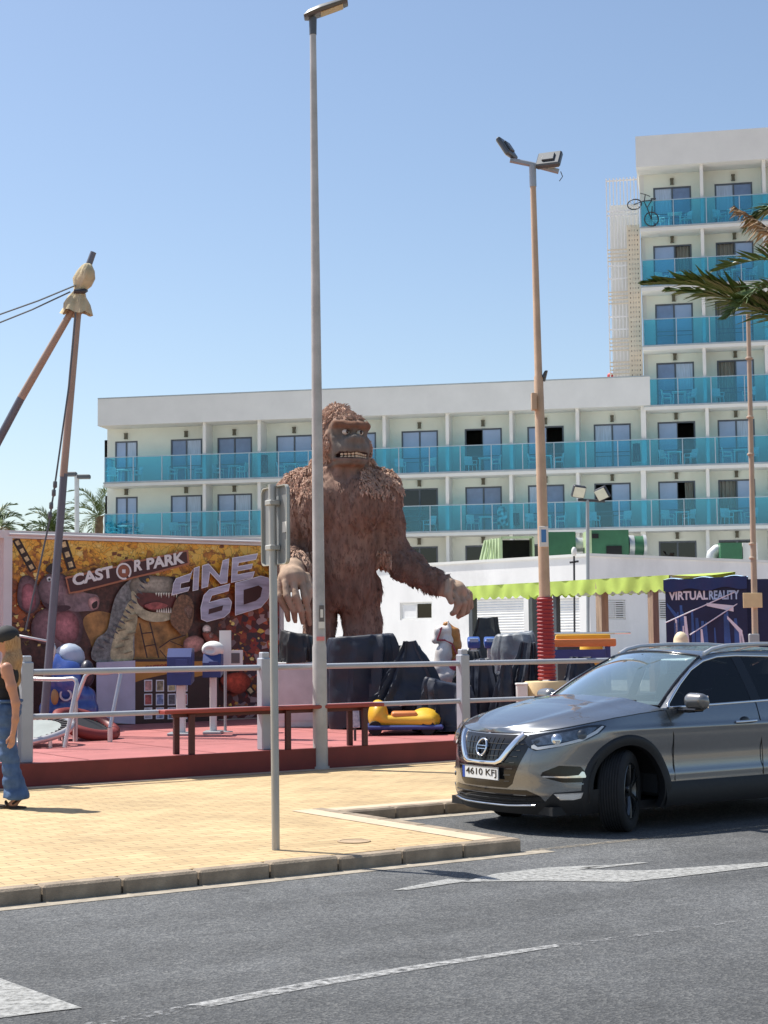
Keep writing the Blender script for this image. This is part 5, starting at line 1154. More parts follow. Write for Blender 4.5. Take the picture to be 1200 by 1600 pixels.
# black grille field, honeycomb bars, chrome V, badge
decal('grille', [(0, .826), (.45, .832), (.52, .79), (.50, .70), (.36, .42), (.30, .385), (0, .385)], m_gloss, .003)
for k in range(7):
    z = .44+k*.052; e = .34+(z-.42)*.40; e2 = .20+(z-.60)*.95
    if z > .6: ribbon('grille_bar', [(-e2+.03, z), (e2-.03, z)], .007, m_plas, .006, False)
    ribbon('grille_bar', [(max(.28, e2+.07), z), (e-.01, z+.004)], .008, m_plas, .006)
for k in range(9): ribbon('grille_bar', [((k-4)*.05, .62), ((k-4)*.058, .80)], .006, m_plas, .006, False)
Vp = [(.425, .835), (.385, .78), (.29, .655), (.255, .615), (.20, .592), (.0, .588)]
for sg in (1, -1):
    mb = MB(); L = []
    for i in range(len(Vp)-1):
        for t in np.linspace(0, 1, 7, endpoint=i == len(Vp)-2): L.append(np.array(Vp[i])*(1-t)+np.array(Vp[i+1])*t)
    vs = []; n_ = len(L)
    for i, p in enumerate(L):
        t = L[min(i+1, n_-1)]-L[max(i-1, 0)]; t /= np.linalg.norm(t); nn = np.array([-t[1], t[0]]); hw = .030 if i < n_*.55 else .030-.012*min(1, (i-n_*.55)/(n_*.3))
        for off, d in ((-hw, .004), (-hw*.7, .024), (0, .030), (hw*.7, .024), (hw, .004)): q = p+nn*off; vs.append(bo(sg*max(q[0], 0), q[1], d))
    mb.add(vs, [(i*5+j, i*5+j+1, (i+1)*5+j+1, (i+1)*5+j) for i in range(n_-1) for j in range(4)]); mb.build('chrome_v', m_chrome, car, 50)
mb = MB(); pts = [bo(.066*math.cos(a), .712+.066*math.sin(a), .022) for a in np.linspace(0, 2*math.pi, 33)]; mb.tube(pts, .010, 8, cap=False); bd = mb.build('badge', m_chrome, car, 60)
mb = MB(); text_box(mb, 'NISSAN', lambda u, v, w: bo(u, v, .026+w), -.062, .062, .702, .722, .02, depth=.004); mb.build('badge_lettering', m_gloss, bd)
MB().grid(lambda u, v: bo((u-.5)*.15, .697+v*.03, .024), 6, 1).build('badge_bar', m_chrome, bd, 180)
# number plate
pf = lambda u, v, w: Vector((.905+w, u, v))
pl = MB().prism([(-.26, .445), (.26, .445), (.26, .555), (-.26, .555)], pf, .006).build('number_plate', m_plate, car)
MB().prism([(.222, .4475), (.257, .4475), (.257, .5525), (.222, .5525)], lambda u, v, w: Vector((.9115+w, -u, v)), .001).build('plate_band', m_pblue, pl) if False else None
MB().prism([(-.257, .4475), (-.222, .4475), (-.222, .5525), (-.257, .5525)], lambda u, v, w: Vector((.9115+w, u, v)), .001).build('plate_band', m_pblue, pl)
mb = MB(); text_box(mb, '4610 KFJ', lambda u, v, w: Vector((.9118+w, u, v)), -.205, .235, .463, .537, .012, depth=.0015); mb.build('plate_lettering', m_gloss, pl)
mb = MB()
for a, b in (((-.258, .447), (.258, .447)), ((.258, .447), (.258, .553)), ((.258, .553), (-.258, .553)), ((-.258, .553), (-.258, .447))): mb.tube([(.912, *a), (.912, *b)], .0025, 4)
mb.build('plate_border', m_gloss, pl)
# lower intake, cladding, silver lip, fog lamps
decal('lower_intake', [(0, .37), (.50, .375), (.62, .33), (.66, .28), (0, .265)], m_gloss, .004)
for z in (.295, .33): ribbon('intake_bar', [(-.5, z), (.5, z)], .010, m_plas, .006, False)
decal('front_skirt', [(0, .268), (.66, .282), (.74, .36), (1.12, .385), (1.22, .36), (1.22, .19), (.6, .17), (0, .17)], m_plas, .010, thick=.012)
ribbon('skid_trim', [(-.58, .262), (-.3, .248), (.3, .248), (.58, .262)], .030, m_chrome, .020, False)
decal('bumper_slot', [(.66, .53), (.80, .585), (.98, .575), (1.06, .48), (1.04, .445), (.82, .445), (.72, .47), (.64, .50)], m_gloss, .004)
decal('slot_blade', [(.66, .499), (.85, .497), (.955, .505), (.985, .535), (1.005, .53), (1.02, .483), (.85, .483), (.66, .489)], m_chrome, .016, thick=.012)
decal('slot_lip', [(.62, .455), (.72, .462), (.82, .437), (1.04, .437), (1.06, .425), (.66, .425)], m_paint, .010, thick=.01)
fg = decal('fog_lamp', [(.74, .352), (.98, .362), (.96, .318), (.90, .305), (.79, .305)], m_chrome, .018, thick=.012); 
for f in fg: pass
decal('fog_lens', [(.76, .346), (.96, .354), (.945, .322), (.89, .312), (.80, .312)], M('fog_reflector', (.8, .8, .78), .15, metal=.6), .022)
# headlamps
HL = [(.475, .832), (.60, .850), (.78, .880), (.95, .912), (1.10, .918), (1.16, .905), (1.10, .845), (1.0, .795), (.86, .757), (.70, .725), (.58, .705), (.50, .735), (.455, .775)]
HLi = [(np.mean([p[0] for p in HL])*.06+p[0]*.94, np.mean([p[1] for p in HL])*.06+p[1]*.94) for p in HL]
decal('headlamp', HL, m_gloss, .005)
decal('lamp_reflector', [(.52, .79), (.62, .83), (.80, .862), (.98, .895), (1.06, .895), (1.02, .85), (.9, .80), (.72, .765), (.60, .75), (.54, .765)], M('lamp_reflector', (.22, .23, .24), .15, metal=.9, var=.5, scale=18), .008)
decal('daytime_strip', [(.545, .725), (.60, .712), (.80, .747), (.96, .787), (1.08, .85), (1.13, .90), (1.105, .905), (1.05, .865), (.94, .806), (.78, .765), (.60, .735), (.56, .755), (.54, .745)], M('drl_white', (.75, .76, .78), .2, var=.02), .012)
for s, z, r in ((.74, .80, .040), (.94, .838, .036)):
    for sg in (1, -1):
        n = bnorm(sg*s, z); c = bo(sg*s, z, .006); q = n.to_track_quat('Z', 'Y').to_matrix(); MB().lathe([(r*1.15, 0), (r*1.15, .012), (r, .014), (r*.8, .022), (r*.4, .028), (.001, .03)], 20, c, q).build('projector', m_chrome if s < .8 else m_alloy, car, 40)
decal('lamp_cover', HLi, m_lens2, .034)
# side cladding, arch rings, door lines
def ybody(x, z):
    w = itp(z, _ws)
    if x <= X0: return w
    u = (x-X0)/(itp(z, _xf)-X0); return w*max(0, 1-u**PP)**(1/QQ)
for sg in (1, -1):
    for ax, az in AX:
        a0, a1 = R(-24), R(204); mb = MB(); prof = [(RA-.02, -.05), (RA-.018, .016), (RA+.02, .024), (RA+.055, .020), (RA+.07, .002)]
        def ring_(u, v):
            a = a0+(a1-a0)*u; k = v*4; i = min(3, int(k)); t = k-i; r = prof[i][0]*(1-t)+prof[i+1][0]*t; d = prof[i][1]*(1-t)+prof[i+1][1]*t
            x = ax+r*math.cos(a); z = az+r*math.sin(a); zc = max(z, .16); return Vector((x, sg*(ybody(x, zc)+d), zc))
        mb.grid(ring_, 48, 8); mb.build('arch_cladding', m_plas, car, 50)
        mb = MB(); mb.grid(lambda u, v: Vector((ax+(RA+.03)*math.cos(R(-10)+R(200)*u), sg*(.55+.335*v), az+(RA+.03)*math.sin(R(-10)+R(200)*u))), 24, 1); mb.grid(lambda u, v: Vector((ax+(RA+.03)*v*math.cos(R(-10)+R(200)*u), sg*.55, az+(RA+.03)*v*math.sin(R(-10)+R(200)*u))), 24, 1); mb.build('arch_liner', m_plas, car)
    mb = MB(); mb.grid(lambda u, v: Vector((-.40-1.85*u, sg*((.80, .90, .925, .922, .905)[int(v*4)]), (.19, .20, .26, .37, .405)[int(v*4)])), 12, 4); mb.build('sill_cladding', m_plas, car, 40)
    def line(pts): 
        MB().tube([Vector((x, sg*(ybody(x, z)+.003+(.010*math.exp(-((z-.865)/.022)**2)-.006*math.exp(-((z-.66)/.05)**2)+.008*math.exp(-((z-.47)/.03)**2))), z)) for x, z in pts], .0045, 5).build('door_gap', m_gloss, car)
    line([(-.47, 1.02), (-.49, .95), (-.515, .8), (-.52, .6), (-.52, .41)]); line([(-1.58, 1.05), (-1.585, .9), (-1.60, .7), (-1.60, .41)]); line([(-2.62, 1.09), (-2.5, .95), (-2.30, .80), (-2.19, .65), (-2.15, .42)])
    for xh in (-1.40, -2.42):
        yh = ybody(xh, .885); h = MB().tube([(xh+.13, sg*(yh+.01), .885), (xh+.09, sg*(yh+.042), .888), (xh-.07, sg*(yh+.045), .892), (xh-.12, sg*(yh+.012), .893)], .016, 8, flat=.8).build('door_handle', m_chrome, car, 60)
        MB().ell((xh+.01, sg*(yh-.006), .888), (.07, .014, .045)).build('handle_recess', m_gloss, h, 60)
    # wing mirror
    mz = 1.085; mx = -.66; mb = MB(); T2 = SDF((-.2, -.2, -.15), (.2, .2, .15), .012); T2.cone((-.01, -.06, .012), (-.01, .055, .018), .068, .056, .03); T2.cone((-.02, -.06, -.025), (-.02, .05, -.022), .05, .045, .03); T2.ell((-.04, .0, .0), (.05, .11, .07), .03); V2, F2 = T2.mesh(); V2[:, 0] = np.maximum(V2[:, 0], -.065); V2[:, 1] *= sg
    if sg < 0: F2 = F2[:, ::-1]
    mr_ = link('door_mirror', np_mesh('door_mirror', V2+np.array([mx, sg*1.035, mz]), F2, M('mirror_paint', (.20, .195, .19), .3, metal=.6, coat=1)), car)
    MB().cbox((mx-.066, sg*1.035, mz), (.01, .17, .11), .004).build('mirror_glass', m_chrome, mr_); MB().cbox((mx+.01, sg*.93, mz-.075), (.10, .15, .035), .012).build('mirror_foot', m_gloss, mr_)
    MB().cbox((mx+.02, sg*1.03, mz-.068), (.11, .15, .03), .012).build('mirror_base', m_gloss, mr_)
# greenhouse
def yg(x, z): t = z-1.02; k = max(0, (-x-2.2)/1.2); return .862-.50*t-.22*t*t-.06*k*k
DLO = [(-.50, 1.035), (-1.0, 1.045), (-1.6, 1.06), (-2.2, 1.075), (-2.66, 1.10), (-2.88, 1.20), (-2.93, 1.27), (-2.80, 1.36), (-2.4, 1.43), (-2.0, 1.462), (-1.6, 1.474), (-1.35, 1.465), (-1.15, 1.428), (-.95, 1.352), (-.75, 1.235), (-.60, 1.13), (-.52, 1.07)]
WSB = lambda t: Vector((-.15-.30*t*t, .79*t, 1.065-.02*t*t)); WST = lambda t: Vector((-1.06-.10*t*t, .575*t, 1.515-.045*t*t))
def wscr(u, v): t = u*2-1; a = WSB(t); b = WST(t); p = a.lerp(b, v); bul = .035*math.sin(math.pi*v)*(1-.4*t*t); return p+Vector((bul*.55, 0, bul*.85))
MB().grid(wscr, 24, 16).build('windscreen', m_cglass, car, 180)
mb = MB()
for seq in ([wscr(0, v) for v in np.linspace(0, 1, 12)], [wscr(1, v) for v in np.linspace(0, 1, 12)], [wscr(u, 1) for u in np.linspace(0, 1, 16)], [wscr(u, 0) for u in np.linspace(0, 1, 16)]): mb.tube(seq, .014, 6)
mb.build('screen_seal', m_gloss, car, 60)
mb = MB(); mb.grid(lambda u, v: Vector((-.15-.30*(u*2-1)**2+.20*(1-v)*(1-.3*(u*2-1)**2)-.02, .80*(u*2-1), 1.056-.02*(u*2-1)**2-.012*(1-v))), 20, 3); mb.build('cowl', m_plas, car, 180)
for y0, y1 in ((.62, -.02), (.05, -.62)):
    MB().tube([(-.16-.30*(y0/.79)**2, y0, 1.09), (-.20-.12*(y1)**2, (y0+y1)/2, 1.098), (-.20, y1, 1.10)], .012, 6).build('wiper', m_gloss, car, 60)
RE = [(-1.16, .575, 1.470), (-1.35, .585, 1.502), (-1.7, .59, 1.518), (-2.2, .585, 1.512), (-2.7, .57, 1.485), (-3.1, .55, 1.44), (-3.22, .54, 1.42)]
def redge(t): 
    k = t*(len(RE)-1); i = min(len(RE)-2, int(k)); f = k-i; p = [RE[max(0, min(len(RE)-1, j))] for j in (i-1, i, i+1, i+2)]
    return Vector([.5*(2*p[1][c]+(p[2][c]-p[0][c])*f+(2*p[0][c]-5*p[1][c]+4*p[2][c]-p[3][c])*f*f+(3*p[1][c]-p[0][c]-3*p[2][c]+p[3][c])*f**3) for c in range(3)])
def roof(u, v):
    e = redge(v); t = u*2-1; return Vector((e.x+(.10*(1-v)-.04*v)*(1-t*t), e.y*t, e.z+.048*(1-t**2)))
MB().grid(roof, 24, 40).build('roof', m_paint, car, 180)
for sg in (1, -1):
    dl = [Vector((x, sg*yg(x, z), z)) for x, z in DLO]
    def patch(name, poly, mat, d, nm_parent=None):
        bm = bmesh.new(); bm.faces.new([bm.verts.new((x, z, 0)) for x, z in poly]); bmesh.ops.triangulate(bm, faces=bm.faces[:])
        for _ in range(3):
            lg = [e for e in bm.edges if e.calc_length() > .15]
            if lg: bmesh.ops.subdivide_edges(bm, edges=lg, cuts=1); bmesh.ops.triangulate(bm, faces=bm.faces[:])
        bm.verts.index_update(); mb = MB(); mb.add([Vector((v.co.x, sg*(yg(v.co.x, v.co.y)+d), v.co.y)) for v in bm.verts], [[v.index for v in f.verts] for f in bm.faces]); bm.free(); return mb.build(name, mat, car, 180)
    top = lambda x: float(np.interp(-x, [.5, .52, .6, .75, .95, 1.15, 1.35, 1.6, 2.0, 2.4, 2.8, 2.93], [1.035, 1.07, 1.13, 1.235, 1.352, 1.428, 1.465, 1.474, 1.462, 1.43, 1.36, 1.27])); bot = lambda x: float(np.interp(-x, [.5, 1, 1.6, 2.2, 2.66, 2.88, 2.93], [1.035, 1.045, 1.06, 1.075, 1.10, 1.20, 1.27]))
    def span(a, b): xs = list(np.linspace(a, b, 9)); return [(x, bot(x)) for x in xs]+[(x, top(x)-.001) for x in xs[::-1]]
    patch('side_window', span(-.52, -1.54), m_sglass, -.004); patch('side_window', span(-1.66, -2.40), m_sglass, -.004); patch('side_window', span(-2.45, -2.92), m_sglass, -.004)
    patch('pillar', span(-1.54, -1.66), m_gloss, -.002); patch('pillar', span(-2.40, -2.45), m_gloss, -.002)
    MB().tube(dl+[dl[0]], .013, 8, cap=False).build('chrome_trim', m_chrome, car, 60)
    # painted frames: A pillar, cant rail, rear quarter
    mb = MB(); fr = [Vector((x, sg*yg(x, z), z)) for x, z in (DLO[0], DLO[16], DLO[15], DLO[14], DLO[13], DLO[12])]; ed = [wscr(1 if sg > 0 else 0, v) for v in np.linspace(0, 1, 6)]
    ed[0] = Vector((-.44, sg*.80, 1.03)); vs = fr+ed; mb.add(vs, [(i, i+1, 7+i, 6+i) for i in range(5)]); mb.build('a_pillar', m_paint, car, 60)
    cr_ = [Vector((x, sg*yg(x, z), z)) for x, z in (DLO[12], DLO[11], DLO[10], DLO[9], DLO[8], DLO[7], DLO[6])]; rr2 = [redge(t) for t in (0, .10, .25, .5, .65, .82, 1)]; rr2 = [Vector((p.x, sg*p.y, p.z)) for p in rr2]
    mb = MB(); mid = [(a+b)/2+Vector((0, sg*.012, .008)) for a, b in zip(cr_, rr2)]; mb.add(cr_+mid+rr2, [(r*7+i, r*7+i+1, r*7+8+i, r*7+7+i) for r in (0, 1) for i in range(6)]); mb.build('cant_rail', m_paint, car, 180)
    mb = MB(); q1 = [Vector((x, sg*yg(x, z), z)) for x, z in ((-2.66, 1.10), (-2.88, 1.20), (-2.93, 1.27))]; q2 = [Vector((-3.36, sg*.66, 1.10)), Vector((-3.33, sg*.62, 1.25)), Vector((-3.22, sg*.54, 1.42))]; mb.add(q1+q2, [(0, 1, 4, 3), (1, 2, 5, 4)]); mb.build('rear_quarter', m_paint, car, 180)
    # belt moulding between window and shell
    mb = MB(); xs = np.linspace(-.44, -2.7, 30); mb.add([Vector((x, sg*(yg(x, bot(min(x, -.5)))), bot(min(x, -.5)))) for x in xs]+[body(sg*(SF+X0-x), zt(SF+X0-x)) for x in xs], [(i, i+1, 31+i, 30+i) for i in range(29)]); mb.build('belt_line', m_paint, car, 180)
    # roof rail: raised bar on feet
    RP = [(-1.22, .575, 1.492), (-1.32, .58, 1.535), (-1.5, .585, 1.565), (-1.9, .59, 1.578), (-2.4, .585, 1.572), (-2.8, .575, 1.545), (-3.0, .565, 1.50)]; MB().tube([(a, sg*b, c) for a, b, c in RP], .020, 8).build('roof_rail', M('rail_silver', (.55, .56, .57), .35, metal=.6), car, 60)
# rear window and tail
mb = MB(); mb.grid(lambda u, v: Vector((-3.36+.14*v-.03*(1-(u*2-1)**2), (u*2-1)*(.66-.12*v), 1.10+.32*v)), 12, 6); mb.build('rear_window', m_sglass, car, 180)
for sg in (1, -1): decal('tail_lamp', [(SF+SSIDE+.35, .80), (SF+SSIDE+.75, .82), (SF+SSIDE+.75, .95), (SF+SSIDE+.3, .98)], M('tail_red', (.35, .01, .01), .15), .006, False)
# underside, cabin floor, interior
MB().b2((.70, -.72, .17), (-3.25, .72, .24)).build('underbody', m_plas, car)
MB().b2((-.30, -.5, .24), (.6, .5, .8)).build('engine_block', m_plas, car)
mb = MB(); mb.b2((-.45, -.80, .30), (-3.2, .80, .36)); mb.b2((-.42, -.78, .3), (-.5, .78, .95)); mb.b2((-3.1, -.75, .36), (-3.2, .75, 1.05)); mb.build('cabin_floor', m_dash, car)
for sg in (1, -1): MB().b2((-.5, sg*.80, .36), (-3.1, sg*.835, 1.03)).build('door_lining', m_dash, car)
mb = MB(); mb.cbox((-.62, 0, .96), (.55, 1.5, .14), .05, seg=3); mb.cbox((-.72, .38, 1.03), (.18, .36, .08), .03, seg=2); mb.build('dashboard', m_dash, car, 40)
mb = MB(); ring(mb, (0, 0, 0), .185, .017, R(90), 28, R(-28)); o = mb.build('steering_wheel', m_gloss, car, 60); o.location = (-.98, .38, .98)
for y in (.38, -.38):
    st_ = MB().cbox((-1.45, y, .62), (.52, .50, .20), .07, seg=3).build('front_seat', m_seat, car, 40); rb = Matrix.Rotation(R(-14), 3, 'Y')
    MB().cbox((-1.74, y, .98), (.16, .48, .62), .06, rb, 3).build('seat_back', m_seat, st_, 40); MB().cbox((-1.85, y, 1.38), (.10, .26, .17), .04, rb, 3).build('headrest', m_seat, st_, 40)
rs_ = MB().cbox((-2.35, 0, .62), (.5, 1.3, .2), .07, seg=3).build('rear_seat', m_seat, car, 40); MB().cbox((-2.68, 0, .98), (.16, 1.3, .6), .06, Matrix.Rotation(R(-16), 3, 'Y'), 3).build('seat_back', m_seat, rs_, 40)
MB().cbox((-.98, 0, 1.40), (.05, .22, .065), .02, seg=2).build('rear_mirror', m_gloss, car); MB().tube([(-.98, 0, 1.42), (-1.0, 0, 1.49)], .012, 6).build('mirror_stalk', m_gloss, car)
MB().cbox((-1.12, .36, 1.452), (.16, .34, .014), .005, Matrix.Rotation(R(12), 3, 'Y')).build('sun_visor', m_stk2, car); MB().cbox((-1.12, -.36, 1.452), (.16, .34, .014), .005, Matrix.Rotation(R(12), 3, 'Y')).build('sun_visor', m_stk2, car)
# wheels
def wheel(x, y, steer):
    sg = 1 if y > 0 else -1; w = thing('wheel', None, None, (x, y, .345), steer); w.parent = car; rx = Matrix.Rotation(R(-90)*sg, 3, 'X'); Rr = .345
    mb = MB(); prof = [(.235, -.10), (.27, -.112), (.315, -.112), (.335, -.098), (Rr, -.08)]
    for k in range(-3, 4): prof += [(Rr, k*.023-.007), (Rr-.007, k*.023-.005), (Rr-.007, k*.023+.003), (Rr, k*.023+.005)]
    prof += [(Rr, .08), (.335, .098), (.315, .112), (.27, .112), (.235, .10)]; mb.lathe(prof, 48, (0, 0, 0), rx, cap=False); mb.build('tyre', m_tyre, w, 40)
    mb = MB(); mb.lathe([(.238, -.10), (.232, -.08), (.215, -.06), (.215, .07), (.228, .09), (.242, .104), (.236, .108), (.222, .1)], 40, (0, 0, 0), rx, cap=False); rim = mb.build('rim', m_alloy, w, 40)
    for k in range(5):
        for da in (-.14, .14):
            a = 2*math.pi*k/5+da; a2 = 2*math.pi*k/5+da*1.9; pts = [rx @ Vector((.05*math.cos(a), .05*math.sin(a), .078)), rx @ Vector((.13*math.cos(a), .13*math.sin(a), .094)), rx @ Vector((.226*math.cos(a2*.5+a*.5), .226*math.sin(a2*.5+a*.5), .095))]
            MB().tube(pts, [.022, .018, .018], 6, flat=.7).build('spoke', m_alloy, rim, 50)
    mb = MB(); mb.lathe([(.0, .10), (.03, .10), (.055, .092), (.06, .07)], 20, (0, 0, 0), rx, cap=False); mb.build('hub_cap', m_alloy, rim, 50); mb = MB(); mb.lathe([(.001, .04), (.2, .04), (.2, .02)], 24, (0, 0, 0), rx, cap=False); mb.build('brake_disc', m_dsteel, w)
wheel(0, .765, R(34)); wheel(0, -.765, R(30)); wheel(-2.646, .785, 0); wheel(-2.646, -.785, 0)
# ================================================================ TRAILER WITH THE PRINTED BANNER
TA = P(12, 1000, 24.6); TR = Frame((TA.x, TA.y), R(35.5)); tb = lambda x, y: TR.px(x, y)
TL_, THh = tb(439, 845); THh = tb(200, 835)[1]
m_tframe = M('trailer_frame', (0.70, 0.68, 0.66), .5, var=.05, dirt=.15)
trl = thing('cinema_trailer', 'cinema trailer with an orange printed banner of dinosaur and elephant', 'trailer', (TA.x, TA.y, DK), TR.a)
TH = THh-DK
MB().b2((-1.5, .03, 0), (TL_, 2.4, TH-.02)).build('body', m_tframe, trl)
MB().b2((-1.55, -.06, TH-.12), (TL_+.02, 2.45, TH)).build('roof_rail', m_tframe, trl)
MB().b2((-.10, -.07, 0), (.035, .03, TH-.12)).build('corner_post', m_tframe, trl); MB().b2((TL_-.05, -.05, 0), (TL_+.02, .03, TH-.12)).build('corner_post', m_tframe, trl)
MB().tube([(-.02, -.08, TH-.06), (TL_, -.08, TH-.06)], .02, 6).build('gutter', m_tframe, trl)
def bmat():
    mt = M('banner_print', (.3, .1, .04), .45, var=0); n = mt.node_tree.nodes; l = mt.node_tree.links; b = n['Principled BSDF']
    tc = n.new('ShaderNodeTexCoord'); sx = n.new('ShaderNodeSeparateXYZ'); l.new(tc.outputs['Object'], sx.inputs[0])
    dn = n.new('ShaderNodeTexNoise'); dn.inputs['Scale'].default_value = 2.6; dn.inputs['Detail'].default_value = 5; l.new(tc.outputs['Object'], dn.inputs[0])
    dm = n.new('ShaderNodeVectorMath'); dm.operation = 'MULTIPLY_ADD'; dm.inputs[1].default_value = (.5, .5, .5); l.new(dn.outputs['Color'], dm.inputs[0]); l.new(tc.outputs['Object'], dm.inputs[2])
    vo = n.new('ShaderNodeTexVoronoi'); vo.inputs['Scale'].default_value = 10; l.new(dm.outputs[0], vo.inputs[0])
    vs = n.new('ShaderNodeSeparateColor'); l.new(vo.outputs['Color'], vs.inputs[0])
    nz = n.new('ShaderNodeTexNoise'); nz.inputs['Scale'].default_value = 3.2; nz.inputs['Detail'].default_value = 6; l.new(tc.outputs['Object'], nz.inputs[0])
    a1 = n.new('ShaderNodeMath'); a1.operation = 'MULTIPLY_ADD'; a1.inputs[1].default_value = .55; l.new(vs.outputs[0], a1.inputs[0]); l.new(sx.outputs[2], a1.inputs[2])
    a2 = n.new('ShaderNodeMath'); a2.operation = 'MULTIPLY_ADD'; a2.inputs[1].default_value = 1.1; l.new(nz.outputs[0], a2.inputs[0]); l.new(a1.outputs[0], a2.inputs[2])
    mr = n.new('ShaderNodeMapRange'); mr.inputs[1].default_value = 2.15; mr.inputs[2].default_value = 3.75; l.new(a2.outputs[0], mr.inputs[0])
    cr = n.new('ShaderNodeValToRGB'); l.new(mr.outputs[0], cr.inputs[0]); e = cr.color_ramp.elements
    e[0].position = 0; e[0].color = (.05, .012, .012, 1); e[1].position = 1; e[1].color = (.80, .52, .10, 1)
    for p, c in ((.2, (.12, .025, .012)), (.38, (.42, .10, .015)), (.52, (.16, .045, .012)), (.6, (.70, .28, .03)), (.72, (.30, .11, .02)), (.8, (.82, .42, .04))): q = e.new(p); q.color = (*c, 1)
    ed = n.new('ShaderNodeTexVoronoi'); ed.feature = 'DISTANCE_TO_EDGE'; ed.inputs['Scale'].default_value = 10; l.new(dm.outputs[0], ed.inputs[0])
    m2 = n.new('ShaderNodeMapRange'); m2.inputs[2].default_value = .06; m2.inputs[3].default_value = .35; m2.inputs[4].default_value = 1; l.new(ed.outputs[0], m2.inputs[0])
    mx = n.new('ShaderNodeMix'); mx.data_type = 'RGBA'; mx.blend_type = 'MULTIPLY'; mx.inputs[0].default_value = 1; l.new(cr.outputs[0], mx.inputs[6]); l.new(m2.outputs[0], mx.inputs[7])
    # red crowd area to the right of the print
    rx = n.new('ShaderNodeMapRange'); rx.inputs[1].default_value = 3.6; rx.inputs[2].default_value = 4.6; l.new(sx.outputs[0], rx.inputs[0])
    rz = n.new('ShaderNodeMapRange'); rz.inputs[1].default_value = 2.2; rz.inputs[2].default_value = 1.7; l.new(sx.outputs[2], rz.inputs[0])
    rm = n.new('ShaderNodeMath'); rm.operation = 'MULTIPLY'; l.new(rx.outputs[0], rm.inputs[0]); l.new(rz.outputs[0], rm.inputs[1])
    v2 = n.new('ShaderNodeTexVoronoi'); v2.inputs['Scale'].default_value = 11; l.new(tc.outputs['Object'], v2.inputs[0]); s2 = n.new('ShaderNodeSeparateColor'); l.new(v2.outputs['Color'], s2.inputs[0])
    c2 = n.new('ShaderNodeValToRGB'); c2.color_ramp.interpolation = 'CONSTANT'; l.new(s2.outputs[1], c2.inputs[0]); e = c2.color_ramp.elements; e[0].color = (.10, .012, .012, 1); e[1].position = .85; e[1].color = (.45, .30, .30, 1)
    for p, c in ((.35, (.36, .03, .02)), (.6, (.55, .09, .03)), (.72, (.05, .02, .04))): q = e.new(p); q.color = (*c, 1)
    m3 = n.new('ShaderNodeMix'); m3.data_type = 'RGBA'; l.new(rm.outputs[0], m3.inputs[0]); l.new(mx.outputs[2], m3.inputs[6]); l.new(c2.outputs[0], m3.inputs[7])
    l.new(m3.outputs[2], b.inputs['Base Color']); return mt
MB().b2((.04, .0, .02), (TL_-.05, .028, TH-.125)).build('banner', bmat(), trl)
LAY = [0]; AIR = {'elephant_ear', 'elephant_ear_inner', 'elephant_body', 'elephant_belly', 'elephant_head', 'elephant_trunk_tip', 'dinosaur_skull', 'ball_shape', 'flesh_shape', 'red_wedge', 'elephant_eye', 'ear_shape'}
def art(name, pts, col, var=.15, scale=8, rough=.5, col2=None, px=True, sm=True):
    """a printed shape: thin film on the banner, drawn in its plane"""
    LAY[0] += 1; y = -.0015*LAY[0] if LAY[0] < 60 else -.09
    q = [tb(*p) for p in pts] if px else pts
    q = [(s_, z-DK) for s_, z in q]
    mb = MB(); k = len(q)
    if name in AIR:      # airbrushed print: pale heart, dark rim
        cx, cz = sum(u for u, v in q)/k, sum(v for u, v in q)/k; ox_, oz_ = -.10*np.ptp([u for u, v in q]), .12*np.ptp([v for u, v in q])
        for fct, sc_ in ((.38, 1), (.75, .82), (1.05, .58), (1.4, .28)):
            c = [min(.9, t*fct) for t in col]; hs = 1-sc_
            mb.add([(cx+ox_*hs*.7+(u-cx)*sc_, y, cz+oz_*hs*.7+(v-cz)*sc_) for u, v in q], [], tuple(c))
        mb.f = [(r*k+i, r*k+(i+1) % k, (r+1)*k+(i+1) % k, (r+1)*k+i) for r in range(3) for i in range(k)]+[tuple(range(3*k, 4*k))]
        return mb.build(name, MV('airbrushed_print', .5, var=.35, vscale=16), trl, 180)
    mb.add([(u, y, v) for u, v in q], [tuple(range(k))])
    key = 'print_%s' % name
    return mb.build(name, M(key, col, rough, var=min(.75, var*2.2), scale=scale*1.6, col2=col2, detail=9, dirt=.35), trl)
def chips(n, x0, x1, y0, y1, seed, cols):
    rc = random.Random(seed)
    for i in range(n):
        x, y = rc.uniform(x0, x1), rc.uniform(y0, y1); r = rc.uniform(1.6, 5.5); k = rc.choice((3, 4, 5)); a0 = rc.random()*6; q = [tb(x+r*math.cos(a0+6.283*j/k)*rc.uniform(.6, 1.3), y+r*math.sin(a0+6.283*j/k)*rc.uniform(.5, 1)) for j in range(k)]
        c = rc.choice(cols); MB().add([(s_, -.0012-.00002*i, z-DK) for s_, z in q], [tuple(range(k))]).build('print_chip', M('print_chip_%d' % cols.index(c), c, .5, var=.25, scale=20), trl)
def smooth(pts, n=5):
    k = len(pts); out = []
    for i in range(k):
        p0, p1, p2, p3 = [np.array(pts[(i+j) % k], float) for j in (-1, 0, 1, 2)]
        for t in np.arange(n)/n:
            out.append(tuple(.5*((2*p1)+(-p0+p2)*t+(2*p0-5*p1+4*p2-p3)*t*t+(-p0+3*p1-3*p2+p3)*t**3)))
    return out
def strip_film(name, a, b, w, holes=5):
    a = np.array(a, float); b = np.array(b, float); d = (b-a)/np.linalg.norm(b-a); n = np.array([-d[1], d[0]])*w/2
    art(name, [a-n, b-n, b+n, a+n], (.03, .014, .01), .2)
    L = np.linalg.norm(b-a)
    for i in range(holes):
        c = a+(b-a)*(i+.5)/holes; h = d*L/holes*.26; art('film_frame', [c-h-n*.5, c+h-n*.5, c+h+n*.5, c-h+n*.5], (.62, .46, .24), .3)
